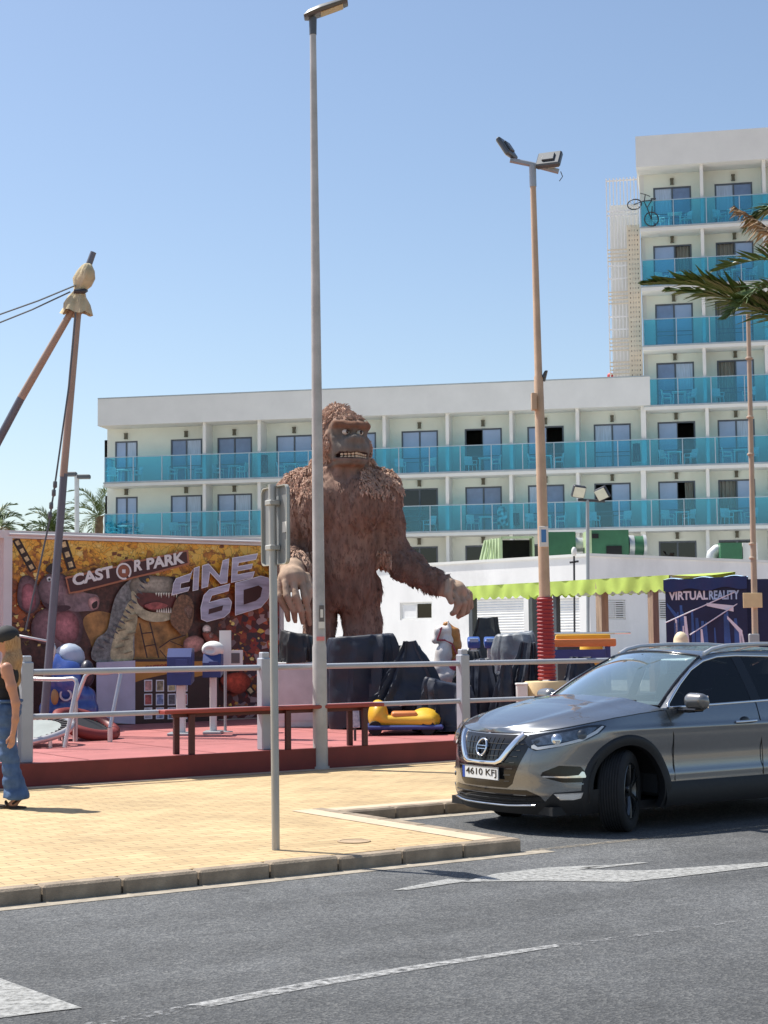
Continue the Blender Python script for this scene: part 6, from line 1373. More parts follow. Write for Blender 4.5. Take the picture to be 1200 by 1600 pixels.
chips(110, 30, 432, 848, 905, 3, [(.80, .50, .08), (.55, .22, .03), (.85, .62, .2), (.30, .10, .03), (.62, .30, .06), (.18, .06, .02)]); chips(70, 335, 436, 965, 1110, 5, [(.55, .10, .04), (.40, .03, .02), (.60, .30, .22), (.12, .02, .03), (.62, .42, .4), (.25, .04, .06)]); chips(40, 20, 70, 930, 1010, 7, [(.70, .32, .05), (.50, .18, .03), (.78, .5, .12), (.2, .07, .03)])
# dark middle ground, warm pool of light, film strips
art('dark_ground', smooth([(110, 935), (150, 915), (230, 905), (300, 905), (330, 960), (345, 1020), (300, 1060), (200, 1080), (120, 1060), (60, 1040), (30, 1010), (60, 985), (110, 985)]), (.075, .026, .018), .5)
art('light_pool', smooth([(130, 968), (155, 955), (200, 965), (260, 965), (292, 985), (285, 1025), (230, 1040), (160, 1040), (140, 1000)]), (.40, .20, .06), .3, 3)
strip_film('film_strip', (24, 842), (52, 892), 12, 4); strip_film('film_strip', (97, 843), (112, 890), 14, 3); strip_film('film_strip', (345, 1025), (395, 1085), 12, 5)
# elephant
EL = (.19, .125, .135)
art('elephant_ear', smooth([(30, 905), (45, 900), (58, 915), (62, 940), (50, 958), (36, 955), (26, 940)]), (.17, .10, .11), .2); art('elephant_ear_inner', smooth([(34, 918), (46, 912), (54, 925), (54, 945), (45, 955), (34, 948)]), (.36, .13, .15), .15)
art('elephant_body', smooth([(60, 955), (85, 948), (115, 950), (128, 970), (125, 1000), (110, 1018), (80, 1010), (52, 1000), (48, 975)]), (.22, .12, .13), .3, 5)
art('elephant_belly', smooth([(84, 962), (108, 955), (122, 972), (118, 1000), (98, 1005), (82, 990)]), (.36, .14, .15), .2, 5)
art('elephant_head', smooth([(64, 905), (78, 895), (96, 897), (112, 908), (120, 925), (116, 945), (100, 955), (80, 952), (64, 940), (58, 920)]), EL, .25, 6)
art('elephant_trunk', smooth([(98, 908), (115, 915), (132, 926), (150, 930), (154, 942), (148, 953), (132, 955), (112, 955), (100, 945)]), (.24, .16, .17), .2, 6)
art('elephant_trunk_tip', smooth([(137, 936), (148, 932), (154, 937), (152, 950), (143, 954), (137, 948)]), (.52, .28, .26), .1); art('elephant_nostril', smooth([(142, 944), (150, 939), (150, 948), (144, 951)]), (.03, .01, .01))
art('elephant_mouth', smooth([(64, 940), (80, 946), (104, 946), (108, 951), (92, 956), (72, 951)]), (.06, .02, .03)); art('elephant_eye', smooth([(71, 903), (77, 901), (79, 907), (73, 909)]), (.7, .7, .7), .02); art('elephant_pupil', smooth([(74, 904), (77, 904), (77, 907), (74, 907)]), (.02, .02, .02))
art('elephant_hat', smooth([(70, 888), (80, 880), (92, 884), (96, 893), (84, 896), (72, 894)]), (.03, .02, .02))
# dinosaur
art('dinosaur_body', smooth([(142, 1030), (148, 1000), (165, 985), (172, 955), (180, 930), (196, 910), (216, 898), (232, 905), (228, 940), (210, 965), (208, 1000), (206, 1030), (180, 1040)]), (.20, .20, .19), .3, 9)
art('dinosaur_belly', smooth([(172, 1030), (176, 995), (188, 965), (200, 940), (212, 945), (212, 975), (206, 1000), (204, 1032)]), (.46, .40, .24), .25, 6)
art('dinosaur_mouth', smooth([(208, 930), (230, 925), (272, 922), (272, 940), (268, 958), (240, 956), (215, 945)]), (.13, .03, .025))
art('dinosaur_skull', smooth([(200, 915), (208, 902), (222, 897), (240, 900), (262, 902), (275, 912), (276, 924), (262, 928), (240, 927), (220, 926), (206, 928)]), (.30, .27, .21), .35, 10)
art('dinosaur_brow', smooth([(214, 898), (226, 896), (232, 904), (226, 912), (217, 908)]), (.05, .045, .05)); art('dinosaur_eye', smooth([(226, 905), (230, 904), (231, 908), (227, 909)]), (.6, .35, .05))
art('dinosaur_jaw', smooth([(203, 925), (210, 928), (214, 944), (232, 956), (264, 958), (268, 966), (246, 972), (222, 968), (206, 952)]), (.50, .44, .28), .2, 6)
for i in range(9):
    x = 240+i*3.9; h = 5+4*((i*7) % 3)/2; art('tooth', [(x, 926.5), (x+3.2, 926), (x+1.6, 926+h)], (.78, .75, .62), .03)
for i in range(8):
    x = 241+i*3.5; art('tooth', [(x, 956.5+i*.2), (x+3, 957+i*.2), (x+1.5, 949)], (.78, .75, .62), .03)
for i in range(14):      # hide stripes along the neck and back
    t = i/13; x = 148+70*t**.8; yy = 1005-100*t; art('hide_stripe', [(x, yy), (x+10-3*t, yy+5), (x+13-3*t, yy+9), (x+4, yy+6)], (.09, .09, .10), .3)
for (x, yy) in ((180, 985), (186, 1000), (192, 970), (178, 1012), (196, 990), (190, 1020), (200, 962)): art('belly_fold', [(x, yy), (x+12, yy-3), (x+13, yy-1), (x+1, yy+2.2)], (.28, .22, .12), .3)
art('nostril', smooth([(266, 908), (270, 907), (271, 911), (267, 912)]), (.05, .03, .03)); art('tongue', smooth([(222, 946), (240, 941), (258, 946), (246, 952), (230, 952)]), (.36, .09, .08), .2)
# brown ape ear and ladder
art('brown_fur', smooth([(272, 935), (288, 930), (298, 945), (296, 975), (284, 992), (272, 985), (262, 968)]), (.20, .10, .05), .35, 14); art('ear_shape', smooth([(284, 950), (293, 945), (298, 955), (294, 968), (287, 962)]), (.42, .27, .20), .1)
for a, b_, w in (((214, 974), (226, 1028), 2.2), ((230, 972), (244, 1028), 2.2), ((217, 990), (234, 988), 1.8), ((221, 1010), (239, 1007), 1.8), ((245, 1012), (262, 1000), 2), ((262, 1000), (286, 992), 2), ((246, 1016), (256, 1028), 1.6), ((262, 1002), (282, 1010), 1.4)):
    a = np.array(a, float); b_ = np.array(b_, float); d = (b_-a)/np.linalg.norm(b_-a); n = np.array([-d[1], d[0]])*w/2; art('ladder_line', [a-n, b_-n, b_+n, a+n], (.05, .02, .015))
art('flesh_shape', smooth([(284, 1000), (300, 993), (314, 1000), (312, 1014), (296, 1020), (284, 1014)]), (.45, .22, .18), .4, 14); art('ball_shape', smooth([(312, 982), (318, 976), (325, 980), (324, 988), (316, 990)]), (.62, .52, .45), .1); art('ball_shape', smooth([(322, 991), (328, 988), (331, 994), (325, 998)]), (.55, .42, .36), .1); art('flesh_shape', smooth([(312, 990), (322, 986), (333, 992), (340, 1002), (322, 1006)]), (.30, .08, .05), .5, 14)
art('red_wedge', smooth([(340, 1062), (356, 1052), (378, 1052), (388, 1066), (372, 1084), (352, 1078)]), (.42, .06, .03), .15)
# CASTOR PARK plate
LAY[0] = 61
def tx(a, b_, c, d):   # affine from unit square corners in picture px: origin, x end, y end
    o, x, y = [Vector((tb(*q)[0], 0, tb(*q)[1]-DK)) for q in (a, b_, c)]; return lambda u, v, w: o+(x-o)*u+(y-o)*v+Vector((0, -d-w, 0))
def plate(name, pts, col, y, th=.004):
    q = [tb(*p) for p in pts]; MB().prism([(s_, z-DK) for s_, z in q], lambda u, v, w: (u, -y-w, v), th).build(name, M('print_'+name, col, .5, var=.1), trl)
plate('title_border', [(98, 902), (180, 884), (186, 876), (202, 873), (208, 877), (290, 859), (292, 882), (240, 896), (205, 904), (180, 911), (120, 926), (104, 928)], (.42, .16, .08), .088)
plate('title_plate', [(101, 904.5), (182, 886.5), (188, 879), (201, 876), (207, 880), (287, 862.5), (289, 880), (238, 893.5), (203, 901.5), (178, 908.5), (120, 923), (106, 925.5)], (.065, .018, .018), .094)
m_let = M('print_letters', (.78, .76, .72), .5, var=.03)
mb = MB(); text_box(mb, 'CAST', tx((110, 916.5), (173, 902), (108, 898), .1), 0, 1, 0, 1, .04, depth=.004); text_box(mb, 'R', tx((205, 894), (218, 891), (205, 876), .1), 0, 1, 0, 1, .04, depth=.004); text_box(mb, 'PARK', tx((225, 891), (284, 880), (224, 873), .1), 0, 1, 0, 1, .04, depth=.004)
o, rX = Vector((tb(189, 893)[0], -.1, tb(189, 893)[1]-DK)), .135
mb.add([o+Vector((r_*math.cos(2*math.pi*i/32), -.003, r_*math.sin(2*math.pi*i/32))) for r_ in (rX, rX-.03) for i in range(32)], [(i, (i+1) % 32, 32+(i+1) % 32, 32+i) for i in range(26)]+[(i, (i+1) % 32, 32+(i+1) % 32, 32+i) for i in range(28, 32)])
mb.build('lettering', m_let, trl)
MB().add([o+Vector((.1*math.cos(2*math.pi*i/24), -.001, .1*math.sin(2*math.pi*i/24))) for i in range(24)], [tuple(range(24))]).build('emblem_disc', M('print_emblem', (.30, .10, .05), .5), trl)
MB().b2(o+Vector((-.03, -.004, -.03)), o+Vector((.03, -.003, .03))).build('emblem_square', m_let, trl)
# CINE 6D in bevelled silver letters
m_silver = M('print_silver', (.42, .40, .50), .4, var=.5, scale=2.5, stretch=(.4, 1, 3)); m_silvere = M('print_silver_edge', (.85, .84, .88), .4, var=.05)
def sil(name, polys, dep):
    """angular letter from picture outlines: pale edge, then a smaller silver face"""
    for pts in polys:
        c = np.mean(pts, 0); q = [tb(*p) for p in pts]; MB().prism([(s_, z-DK) for s_, z in q], lambda u, v, w: (u, -dep-w, v), .003).build('letter_edge', m_silvere, trl)
        k = len(pts); inn = []
        for i in range(k):
            p0, p1, p2 = [np.array(pts[(i+j) % k], float) for j in (-1, 0, 1)]
            d0 = (p1-p0)/np.linalg.norm(p1-p0); d1 = (p2-p1)/np.linalg.norm(p2-p1); ar = sum(pts[j][0]*pts[(j+1) % k][1]-pts[(j+1) % k][0]*pts[j][1] for j in range(k)); sg_ = 1 if ar > 0 else -1
            n0 = np.array([-d0[1], d0[0]])*sg_; n1 = np.array([-d1[1], d1[0]])*sg_; m_ = n0+n1; m_ /= max(.5, m_@m_)/1.0; inn.append(p1+m_*2*.95)
        q = [tb(*p) for p in inn]; MB().prism([(s_, z-DK) for s_, z in q], lambda u, v, w: (u, -dep-.003-w, v), .003).build(name, m_silver, trl)
ox = lambda base, pts: [(base[0]+x, base[1]+y) for x, y in pts]
sil('lettering', [[(270, 904), (293, 896), (297, 889), (291, 909), (278, 912), (277, 920), (292, 917), (289, 924), (263, 931), (266, 912)]], .105)
sil('lettering', [[(298, 888), (307, 885), (305, 922), (296, 924)]], .105)
sil('lettering', [[(311, 884), (321, 881), (338, 900), (343, 876), (353, 873), (350, 911), (340, 913), (323, 895), (320, 917), (310, 920)]], .105)
sil('lettering', [[(358, 872), (398, 865), (395, 875), (368, 880), (367, 885), (390, 881), (388, 889), (366, 893), (366, 898), (393, 893), (390, 903), (356, 911)]], .105)
sil('lettering', [[(322, 921), (354, 912), (352, 924), (326, 931), (322, 941), (340, 936), (352, 934), (357, 941), (354, 957), (345, 965), (318, 972), (309, 968), (308, 950), (313, 930)]], .113)
plate('letter_hole', [(321, 952), (343, 946), (341, 954), (320, 960)], (.06, .02, .02), .121)
sil('lettering', [[(362, 911), (402, 900), (414, 903), (418, 914), (414, 936), (402, 950), (362, 962)]], .113)
plate('letter_hole', [(375, 922), (398, 915), (404, 919), (401, 933), (394, 939), (375, 945)], (.12, .025, .02), .121)
# poster board with twelve little posters, below
plate('poster_board', [(204, 1030), (338, 1029), (338, 1133), (204, 1133)], (.045, .02, .018), .075)
plate('poster_header', [(206, 1034), (336, 1033), (336, 1050), (300, 1058), (262, 1052), (225, 1060), (207, 1066)], (.50, .22, .04), .081)
mb = MB(); text_box(mb, 'CASTOR PARK', tx((223, 1048), (285, 1043), (222, 1040), .09), 0, 1, 0, 1, .03, depth=.003); mb.build('lettering', M('print_smallred', (.30, .04, .03), .5), trl)
rp = random.Random(4); pc_ = [(.55, .28, .25), (.16, .15, .17), (.35, .40, .55), (.40, .32, .2), (.45, .1, .09), (.12, .16, .24), (.6, .48, .25), (.25, .3, .5), (.5, .5, .52)]
for r_ in range(3):
    for c_ in range(4):
        x = 221.5+c_*18.3; y = 1062+r_*21.5; col = pc_[(r_*4+c_*3) % 9]
        q0 = tb(x, y+18.5); q1 = tb(x+12.5, y); o_ = MB().b2((q0[0], -.088, q0[1]-DK), (q1[0], -.083, q1[1]-DK)).build('poster', m_silvere, trl)
        MB().b2((q0[0]+.015, -.091, q0[1]-DK+.015), (q1[0]-.015, -.0885, q1[1]-DK-.015)).build('poster_print', M('poster_print_%d' % (r_*4+c_), col, .5, var=.7, scale=14), o_)
plate('side_panel', [(146, 1035), (206, 1032), (206, 1131), (146, 1128)], (.52, .50, .62), .1, .02)
# ================================================================ FENCE ALONG THE DECK
m_fence = M('fence_paint', (0.36, 0.385, 0.43), .45, var=.06, scale=4, dirt=.2)
FN = 7.05; fence = thing('park_fence', 'grey two rail metal fence along the edge of the red deck', 'fence', ROAD.W(0, FN, DK), ROAD.a)
FF = Frame(ROAD.W(0, FN)[:2], ROAD.a)
fx = [FF.px(p, 1100)[0] for p in (40, 413, 724)]; stp = (fx[2]-fx[0])/2; fx += [fx[2]+stp*k for k in (1, 2, 3, 4)]
pm = MB(); pm.cbox((0, 0, .55), (.135, .135, 1.1), .012); pm.cbox((0, 0, 1.13), (.10, .10, .08), .012); pmesh = pm.mesh('post', m_fence)
for x in fx:
    link('post', pmesh, fence, (x, 0, 0)); 
    mb = MB(); mb.prism([(0, 0), (.10, 0), (0, .45)], lambda u, v, w: (x+.004-.008+w, .07+u, v), .012); mb.build('gusset', m_fence, fence)
for z, r_ in ((.985, .034), (.495, .03)):
    for i in range(len(fx)-1): MB().tube([(fx[i]+.06, 0, z), (fx[i+1]-.06, 0, z)], r_, 10).build('rail', m_fence, fence, 40)
MB().tube([(fx[0]-1.2, .05, .985), (fx[0]-.06, .0, .985)], .034, 10).build('rail', m_fence, fence, 40)
u = thing('barrier_board', 'white panel closing the deck beside the end fence post', 'barrier', ROAD.W(fx[0]-.08, FN+.14, DK), ROAD.a+R(0)); MB().cbox((-.6, 0, .48), (1.2, .03, .94), .004).build('board', m_hwhite, u); MB().cbox((-.6, 0, .965), (1.22, .05, .03), .004).build('top_trim', m_hwhite, u)
# ================================================================ RED BENCH
m_bred = M('bench_red', (.30, .05, .035), .5, var=.15, dirt=.2); m_bdark = M('bench_leg', (.07, .018, .018), .5)
ba = G(288, 1179, DK); bb2 = G(559, 1165, DK); ang = math.atan2(bb2.y-ba.y, bb2.x-ba.x); bl = (bb2-ba).length
bench = thing('long_bench', 'long dark red wooden bench behind the fence rails', 'bench', ba, ang)
for k in range(2): MB().cbox((bl/2, -.07+k*.16, .50), (bl+.62, .145, .045), .008).build('seat_plank', m_bred, bench)
MB().cbox((bl/2, .01, .455), (bl+.3, .06, .05), .006).build('seat_rail', m_bdark, bench)
for x in (0, bl*.54, bl):
    for y in (-.07, .09): MB().cbox((x+(.06 if y < 0 else -.06), y, .235), (.07, .05, .47), .006).build('leg', m_bdark, bench)
# ================================================================ COVERED RIDES AND CLUTTER ON THE DECK
m_tarp = M('tarp_navy', (.013, .018, .033), .5, var=.3, scale=3, bump=.12, bscale=12, spec=.5); m_tarpb = M('tarp_black', (.014, .015, .018), .55, var=.25, scale=3, bump=.35, bscale=14); m_tarpg = M('tarp_grey', (.17, .19, .21), .5, var=.3, scale=4, bump=.4, bscale=14); m_tarpo = M('tarp_olive', (.035, .037, .032), .4, var=.4, scale=5, bump=.4, bscale=10)
def tarp(name, label, Y, ctr, ytop, ybot, wt, wb, mat, dt=.3, db=.4, a=.7, b=1.0, skew=0, seed=0, nf=13, amp=.07, zb=None, ridge=0.0, tilt=0.0, sag=.0):
    """cloth thrown over something: lofted from a top loop to a hem, with sharp tension folds running down"""
    k = Y/FPX; rs = random.Random(seed); c = P(ctr, ybot, Y); z0 = DK if zb is None else zb; root = thing(name, label, 'covered ride', (c.x, c.y, z0))
    H0 = P(ctr, ytop, Y).z-z0; n = 150; m_ = 26; folds = [(rs.random()*6.283, rs.uniform(.35, 1)*amp, rs.uniform(.06, .22), rs.uniform(-.5, .5)) for _ in range(nf)]
    def sq(t, p): return math.copysign(abs(math.cos(t))**p, math.cos(t)), math.copysign(abs(math.sin(t))**p, math.sin(t))
    vs = []
    for j in range(m_+1):
        t = j/m_
        for i in range(n):
            th = 6.283185*i/n; cx, cy = sq(th, .55); ta = t**a; tb_ = t**b
            X = ((wt*(1-ta)+wb*ta)*cx+skew*(1-ta))*k; Yy = (dt*(1-ta)+db*ta)*cy; Z = H0*(1-tb_)+ridge*abs(cx)*(1-t)+tilt*cx*(1-t)-sag*math.sin(math.pi*t)
            f = 0
            for (t0, am, w, dr) in folds:
                d = abs((th-t0-dr*t+3.14159) % 6.28318-3.14159); f += am*max(0, 1-d/w)
            f = 1.35*(f-amp*.35)*(.2+t**.8); cr = .020*(1-2*abs(mnoise.noise(Vector((X*2.2+Z*2.6, Yy*2.5, Z*1.5-X*1.6+seed)))))+.012*mnoise.noise(Vector((X*9, Yy*9, Z*9+seed)))+.02*mnoise.noise(Vector((X*3, Yy*3, Z*3-seed)))
            r = math.hypot(cx, cy) or 1; vs.append(Vector((X+(f+cr)*cx/r, Yy+(f+cr)*cy/r, max(.004, Z+cr*.8+.5*f*(1-t)+(.03*math.sin(th*5+seed)*t if t > .9 else 0)))))
    fs = [(j*n+i, j*n+(i+1) % n, (j+1)*n+(i+1) % n, (j+1)*n+i) for j in range(m_) for i in range(n)]
    ct = sum((vs[i] for i in range(n)), Vector())/n; o = len(vs); vs.append(ct); fs += [(o, (i+1) % n, i) for i in range(n)]
    MB().add(vs, fs).build('cover', mat, root, 19); return root
tarp('covered_machine', 'small black tarp with grey top over a pale cabinet by the street lamp', 24.6, 465, 990, 1034, 22, 27, m_tarpb, .26, .36, .35, 1.3, seed=1, zb=P(460, 1036, 24.6).z, amp=.04, tilt=-.05)
u = thing('storage_cabinet', 'pale grey cabinet under the small black tarp', 'cabinet', (*P(472, 1090, 24.6)[:2], DK)); H = P(472, 1034, 24.6).z-DK; MB().cbox((0, 0, H/2), (.76, .7, H), .015).build('case', M('cabinet_white', (.62, .62, .6), .6, var=.06, dirt=.2), u); MB().cbox((0, -.352, H*.5), (.66, .012, H*.8), .004).build('door', M('cabinet_door', (.55, .55, .54), .6), u); MB().tube([(.26, -.375, H*.45), (.26, -.375, H*.6)], .012, 6).build('handle', m_steel, u)
tarp('covered_machine', 'boxy navy tarp over a machine in front of the gorilla statue', 24.0, 566, 994, 1112, 42, 56, m_tarp, .36, .5, .30, 1.7, seed=4, amp=.09, nf=16, tilt=.03, sag=-.02)
tarp('covered_kart', 'draped navy tarp rising to a peak over a yellow kart', 22.9, 646, 1003, 1096, 7, 74, m_tarp, .05, .42, .8, .72, skew=-6, seed=9, amp=.13, nf=11, zb=DK+.34, sag=.08)
tarp('covered_kart', 'low navy tarp sloping down from the peaked one to the fence post', 22.5, 700, 1066, 1152, 30, 42, m_tarp, .14, .32, .45, 1.2, seed=10, amp=.09, tilt=-.06)
tarp('covered_ride', 'narrow navy tarp beside the fence post by the carousel horse', 22.9, 754, 1030, 1130, 10, 20, m_tarp, .12, .3, .5, 1.2, seed=13, amp=.08)
tarp('covered_ride', 'tall slanting navy tarp next to the ochre column', 22.9, 812, 1006, 1130, 8, 32, m_tarp, .06, .36, .8, .9, skew=16, seed=17, amp=.09)
tarp('covered_ride', 'short navy tarp hanging between the two tall navy covers', 22.6, 786, 1036, 1130, 6, 22, m_tarp, .06, .3, .8, .9, skew=8, seed=18, amp=.07)
tarp('covered_heap', 'crumpled grey tarp heap behind the slanting navy tarps', 25.4, 808, 990, 1080, 24, 38, m_tarpg, .25, .4, .5, 1.2, seed=21, amp=.10, nf=18, tilt=.03)
tarp('covered_carousel', 'dark olive tarp stretched like a tent over a carousel', 27.6, 763, 966, 1060, 15, 66, m_tarpo, .10, .8, .85, .75, seed=25, amp=.10, nf=9)
tarp('covered_machine', 'low navy tarp behind the car bonnet near the column base', 24.2, 908, 1028, 1080, 14, 52, m_tarp, .12, .4, .8, .9, seed=31, amp=.08)
tarp('covered_ride', 'dark tarp hump between the boxy navy cover and the carousel horse', 24.9, 640, 1010, 1100, 16, 34, m_tarpb, .15, .35, .6, 1.0, seed=41, amp=.07)
tarp('covered_ride', 'black tarp filling the gap behind the fence post near the horse', 24.0, 736, 1018, 1120, 12, 28, m_tarpb, .12, .35, .6, 1.0, seed=43, amp=.07)
tarp('covered_ride', 'navy tarp low against the round cream base', 23.4, 792, 1052, 1130, 12, 30, m_tarp, .12, .35, .6, 1.0, seed=47, amp=.08)
# yellow kart below the drape
kb = P(625, 1150, 22.3); kart = thing('toy_kart', 'yellow and orange toy kart peeping out under the navy drape', 'toy kart', (kb.x, kb.y, DK)); m_yel = M('kart_yellow', (.70, .42, .03), .4, var=.08); m_ora = M('kart_orange', (.62, .22, .06), .45); m_kblu = M('kart_blue', (.03, .05, .20), .4)
T_ = SDF((-.6, -.5, 0), (.65, .5, .6), .02); T_.ell((-.30, -.05, .26), (.14, .3, .22), .05); T_.ell((.35, 0, .20), (.22, .32, .16), .06); T_.cone((-.2, -.25, .2), (.4, -.27, .18), .07, .09, .05); T_.cone((-.2, .25, .2), (.4, .27, .18), .07, .09, .05); V, F = T_.mesh(); link('shell', np_mesh('shell', V, F, m_yel), kart)
MB().cbox((.06, -.12, .27), (.36, .36, .10), .04, seg=3).build('seat', m_ora, kart, 40); MB().cbox((.05, -.02, .11), (1.08, .72, .06), .02).build('bumper', m_kblu, kart)
for x in (-.34, .38):
    for y in (-.3, .3): mb = MB(); mb.lathe([(.05, -.05), (.095, -.05), (.10, -.03), (.10, .03), (.095, .05), (.05, .05)], 16, (x, y, .10), Matrix.Rotation(R(90), 3, 'X')); mb.build('wheel', m_tyre, kart, 40)
u = thing('notice_plate', 'small blue and white patterned plate leaning by the bench legs', 'sign', (*P(556, 1160, 20.9)[:2], DK), R(15)); MB().cbox((0, 0, .30), (.10, .02, .26), .004, Matrix.Rotation(R(-12), 3, 'X')).build('plate', M('plate_pattern', (.16, .2, .3), .5, col2=(.6, .62, .65), scale=16), u); MB().cbox((0, .04, .1), (.03, .03, .2), .004).build('foot', m_dsteel, u)
# carousel horse
hb = P(700, 1090, 24.4); hrs = thing('carousel_horse', 'white carousel horse with golden brown mane and pink saddle', 'carousel horse', (hb.x, hb.y, DK)); k_ = 24.4/FPX
q = lambda x, y, d=0.0: np.array([P(x, y, 24.4).x-hb.x, d, P(x, y, 24.4).z-DK])
T_ = SDF(q(664, 1112, -.35), q(745, 966, .35), .014)
T_.ell(q(706, 1056, 0), (26*k_, .20, 17*k_), .05); T_.chain([q(690, 1045, 0), q(694, 1020, 0), q(700, 1000, 0), q(700, 988, 0)], [.15, .12, .10, .085], .06)
T_.cone(q(700, 985, 0), q(686, 986, 0), .095, .075, .04); T_.cone(q(688, 986, 0), q(681, 1000, 0), .075, .055, .04); T_.ell(q(680, 1001, 0), (.055, .055, .05), .03)
for s_ in (-1, 1):
    T_.cone(q(701, 978, .05*s_), q(700, 969, .06*s_), .025, .008, .02); T_.chain([q(690, 1060, .1*s_), q(682+4*s_, 1082, .1*s_), q(692, 1100, .1*s_)], [.08, .05, .035], .04); T_.chain([q(722, 1060, .1*s_), q(728, 1082, .1*s_), q(722+3*s_, 1104, .1*s_)], [.09, .055, .035], .04)
V, F = T_.mesh(); V = V+vnormals(V, F)*(vnoise(V*9, 2)*.006)[:, None]
pat = vnoise(V*4.5+3, 6); c_ = np.where((pat > .15)[:, None], np.array([.62, .58, .56]), np.array([.70, .66, .64])); c_ = np.where((V[:, 2] > q(0, 975)[2])[:, None], c_*.9, c_); link('body', np_mesh('body', V, F, MV('horse_enamel', .3, var=.08, spec=.5), cols=c_), hrs)
T_ = SDF(q(684, 1045, -.3), q(725, 966, .3), .016); T_.chain([q(698, 976, 0), q(709, 990, 0), q(711, 1010, 0), q(707, 1028, 0)], [.06, .085, .085, .05], .05); V, F = T_.mesh(); V = V+vnormals(V, F)*(vnoise(V*np.array([8, 8, 20]), 2)*.02)[:, None]; link('mane', np_mesh('mane', V, F, M('mane_brown', (.42, .19, .05), .45, var=.2, scale=8)), hrs)
MB().ell(q(714, 1040, 0), (.16, .23, .11), rot=Matrix.Rotation(R(-20), 3, 'Y')).build('saddle', M('saddle_pink', (.60, .10, .16), .4), hrs, 60)
mb = MB(); mb.tube([q(683, 1000, -.06), q(694, 1000, -.10), q(706, 1006, -.11), q(716, 1030, -.2)], .013, 6); mb.tube([q(690, 980, -.09), q(686, 992, -.09), q(683, 1000, -.06)], .012, 6); mb.build('bridle', M('bridle_red', (.35, .05, .08), .5), hrs, 60)
MB().ell(q(688, 983, -.085), (.016, .01, .018)).build('eye', m_iris, hrs, 60); MB().tube([(0, 0, 0), q(704, 1075, 0)], .03, 8).build('support', m_chrome, hrs, 40); MB().tube([q(704, 1040, 0), q(705, 992, 0)], .014, 8).build('pole', M('brass', (.6, .4, .15), .3, metal=.8), hrs, 40)
# two small blue consoles behind the horse
for x, lab in ((741, 'blue toy console with rounded white screen beside the carousel horse'), (767, 'blue toy console with slanted top before the olive tarp')):
    b = P(x, 1060, 25.6); b.z = DK; u = thing('toy_console', lab, 'console', b); zt_ = P(x, 998, 25.6).z-DK
    MB().cbox((0, 0, zt_*.45), (.10, .12, zt_*.9), .01).build('stand', m_hwhite, u); MB().cbox((0, 0, zt_-.06), (.2, .22, .14), .03, Matrix.Rotation(R(20), 3, 'X'), 2).build('console_head', M('console_blue', (.03, .09, .33), .4), u, 40); MB().cbox((0, -.115, zt_-.03), (.14, .02, .08), .006, Matrix.Rotation(R(20), 3, 'X')).build('screen', M('console_screen', (.35, .5, .7), .3), u)
# orange ride bench behind the column
b = P(905, 1030, 29); b.z = DK; u = thing('ride_bench', 'orange and yellow ride bench behind the ochre column', 'ride', b); z_ = P(905, 1000, 29).z-DK
MB().cbox((0, 0, z_-.05), (1.3, .4, .14), .03, seg=2).build('seat', m_ora, u, 40); MB().cbox((.1, .22, z_+.05), (1.0, .1, .1), .03, seg=2).build('back_bar', m_yel, u, 40); MB().tube([(-.75, -.25, z_+.12), (.9, -.25, z_+.12)], .02, 6).build('lap_bar', m_chrome, u)
for x in (-.5, .5): MB().cbox((x, 0, (z_-.1)/2), (.1, .3, z_-.1), .01).build('leg', m_kblu, u)
mb = MB(); mb.cbox((-.1, -.22, z_-.28), (1.1, .03, .22), .01); mb.build('front_panel', m_kblu, u)
b = P(928, 1015, 33); b.z = DK; u = thing('yellow_drum', 'yellow drum standing under the awning beside a wooden post', 'drum', b); z_ = P(928, 993, 33).z-DK; mb = MB(); mb.lathe([(.27, 0), (.29, .02), (.29, z_*.5), (.30, z_*.52), (.29, z_*.54), (.29, z_-.02), (.27, z_)], 20); mb.build('barrel', m_yel, u, 40); mb = MB(); mb.lathe([(.28, z_), (.28, z_+.03), (.1, z_+.05)], 20); mb.build('lid', m_cream, u, 40)
# ---------------- left side: kiddie ride, trampolines, machines
rb_ = P(108, 1112, 24.0); rb_.z = DK; ride = thing('kiddie_ride', 'blue rounded coin operated kiddie ride in front of the cinema banner', 'ride', rb_); q = lambda x, y, d=0.0: np.array([P(x, y, 24.0).x-rb_.x, d, P(x, y, 24.0).z-DK])
T_ = SDF(q(62, 1125, -.6), q(155, 1005, .5), .02); T_.ell(q(105, 1062, 0), (.30, .32, .34), .1); T_.ell(q(88, 1052, -.05), (.16, .2, .30), .1); T_.cone(q(90, 1085, 0), q(135, 1088, 0), .16, .14, .08); T_.ell(q(105, 1036, .06), (.2, .2, .14), .05, None, True); T_.cone(q(80, 1108, 0), q(135, 1108, 0), .18, .18, .05); V, F = T_.mesh(); link('shell', np_mesh('shell', V, F, M('ride_blue', (.04, .09, .34), .3, var=.3, scale=4, coat=.5)), ride)
MB().ell(q(106, 1028, .1), (.24, .2, .22)).build('hood', M('ride_paleblue', (.42, .48, .58), .35), ride, 60)
MB().ell(q(137, 1052, -.05), (.12, .16, .2)).build('nose', M('ride_dark', (.03, .03, .05), .4), ride, 60); MB().ell(q(91, 1088, -.25), (.06, .05, .12)).build('figure', M('ride_tan', (.45, .25, .1), .5), ride, 60); mb = MB(); ring(mb, q(108, 1085, -.25), .08, .018, 0, 20, .2); mb.build('steering_ring', M('ride_white', (.6, .6, .65), .4), ride, 60)
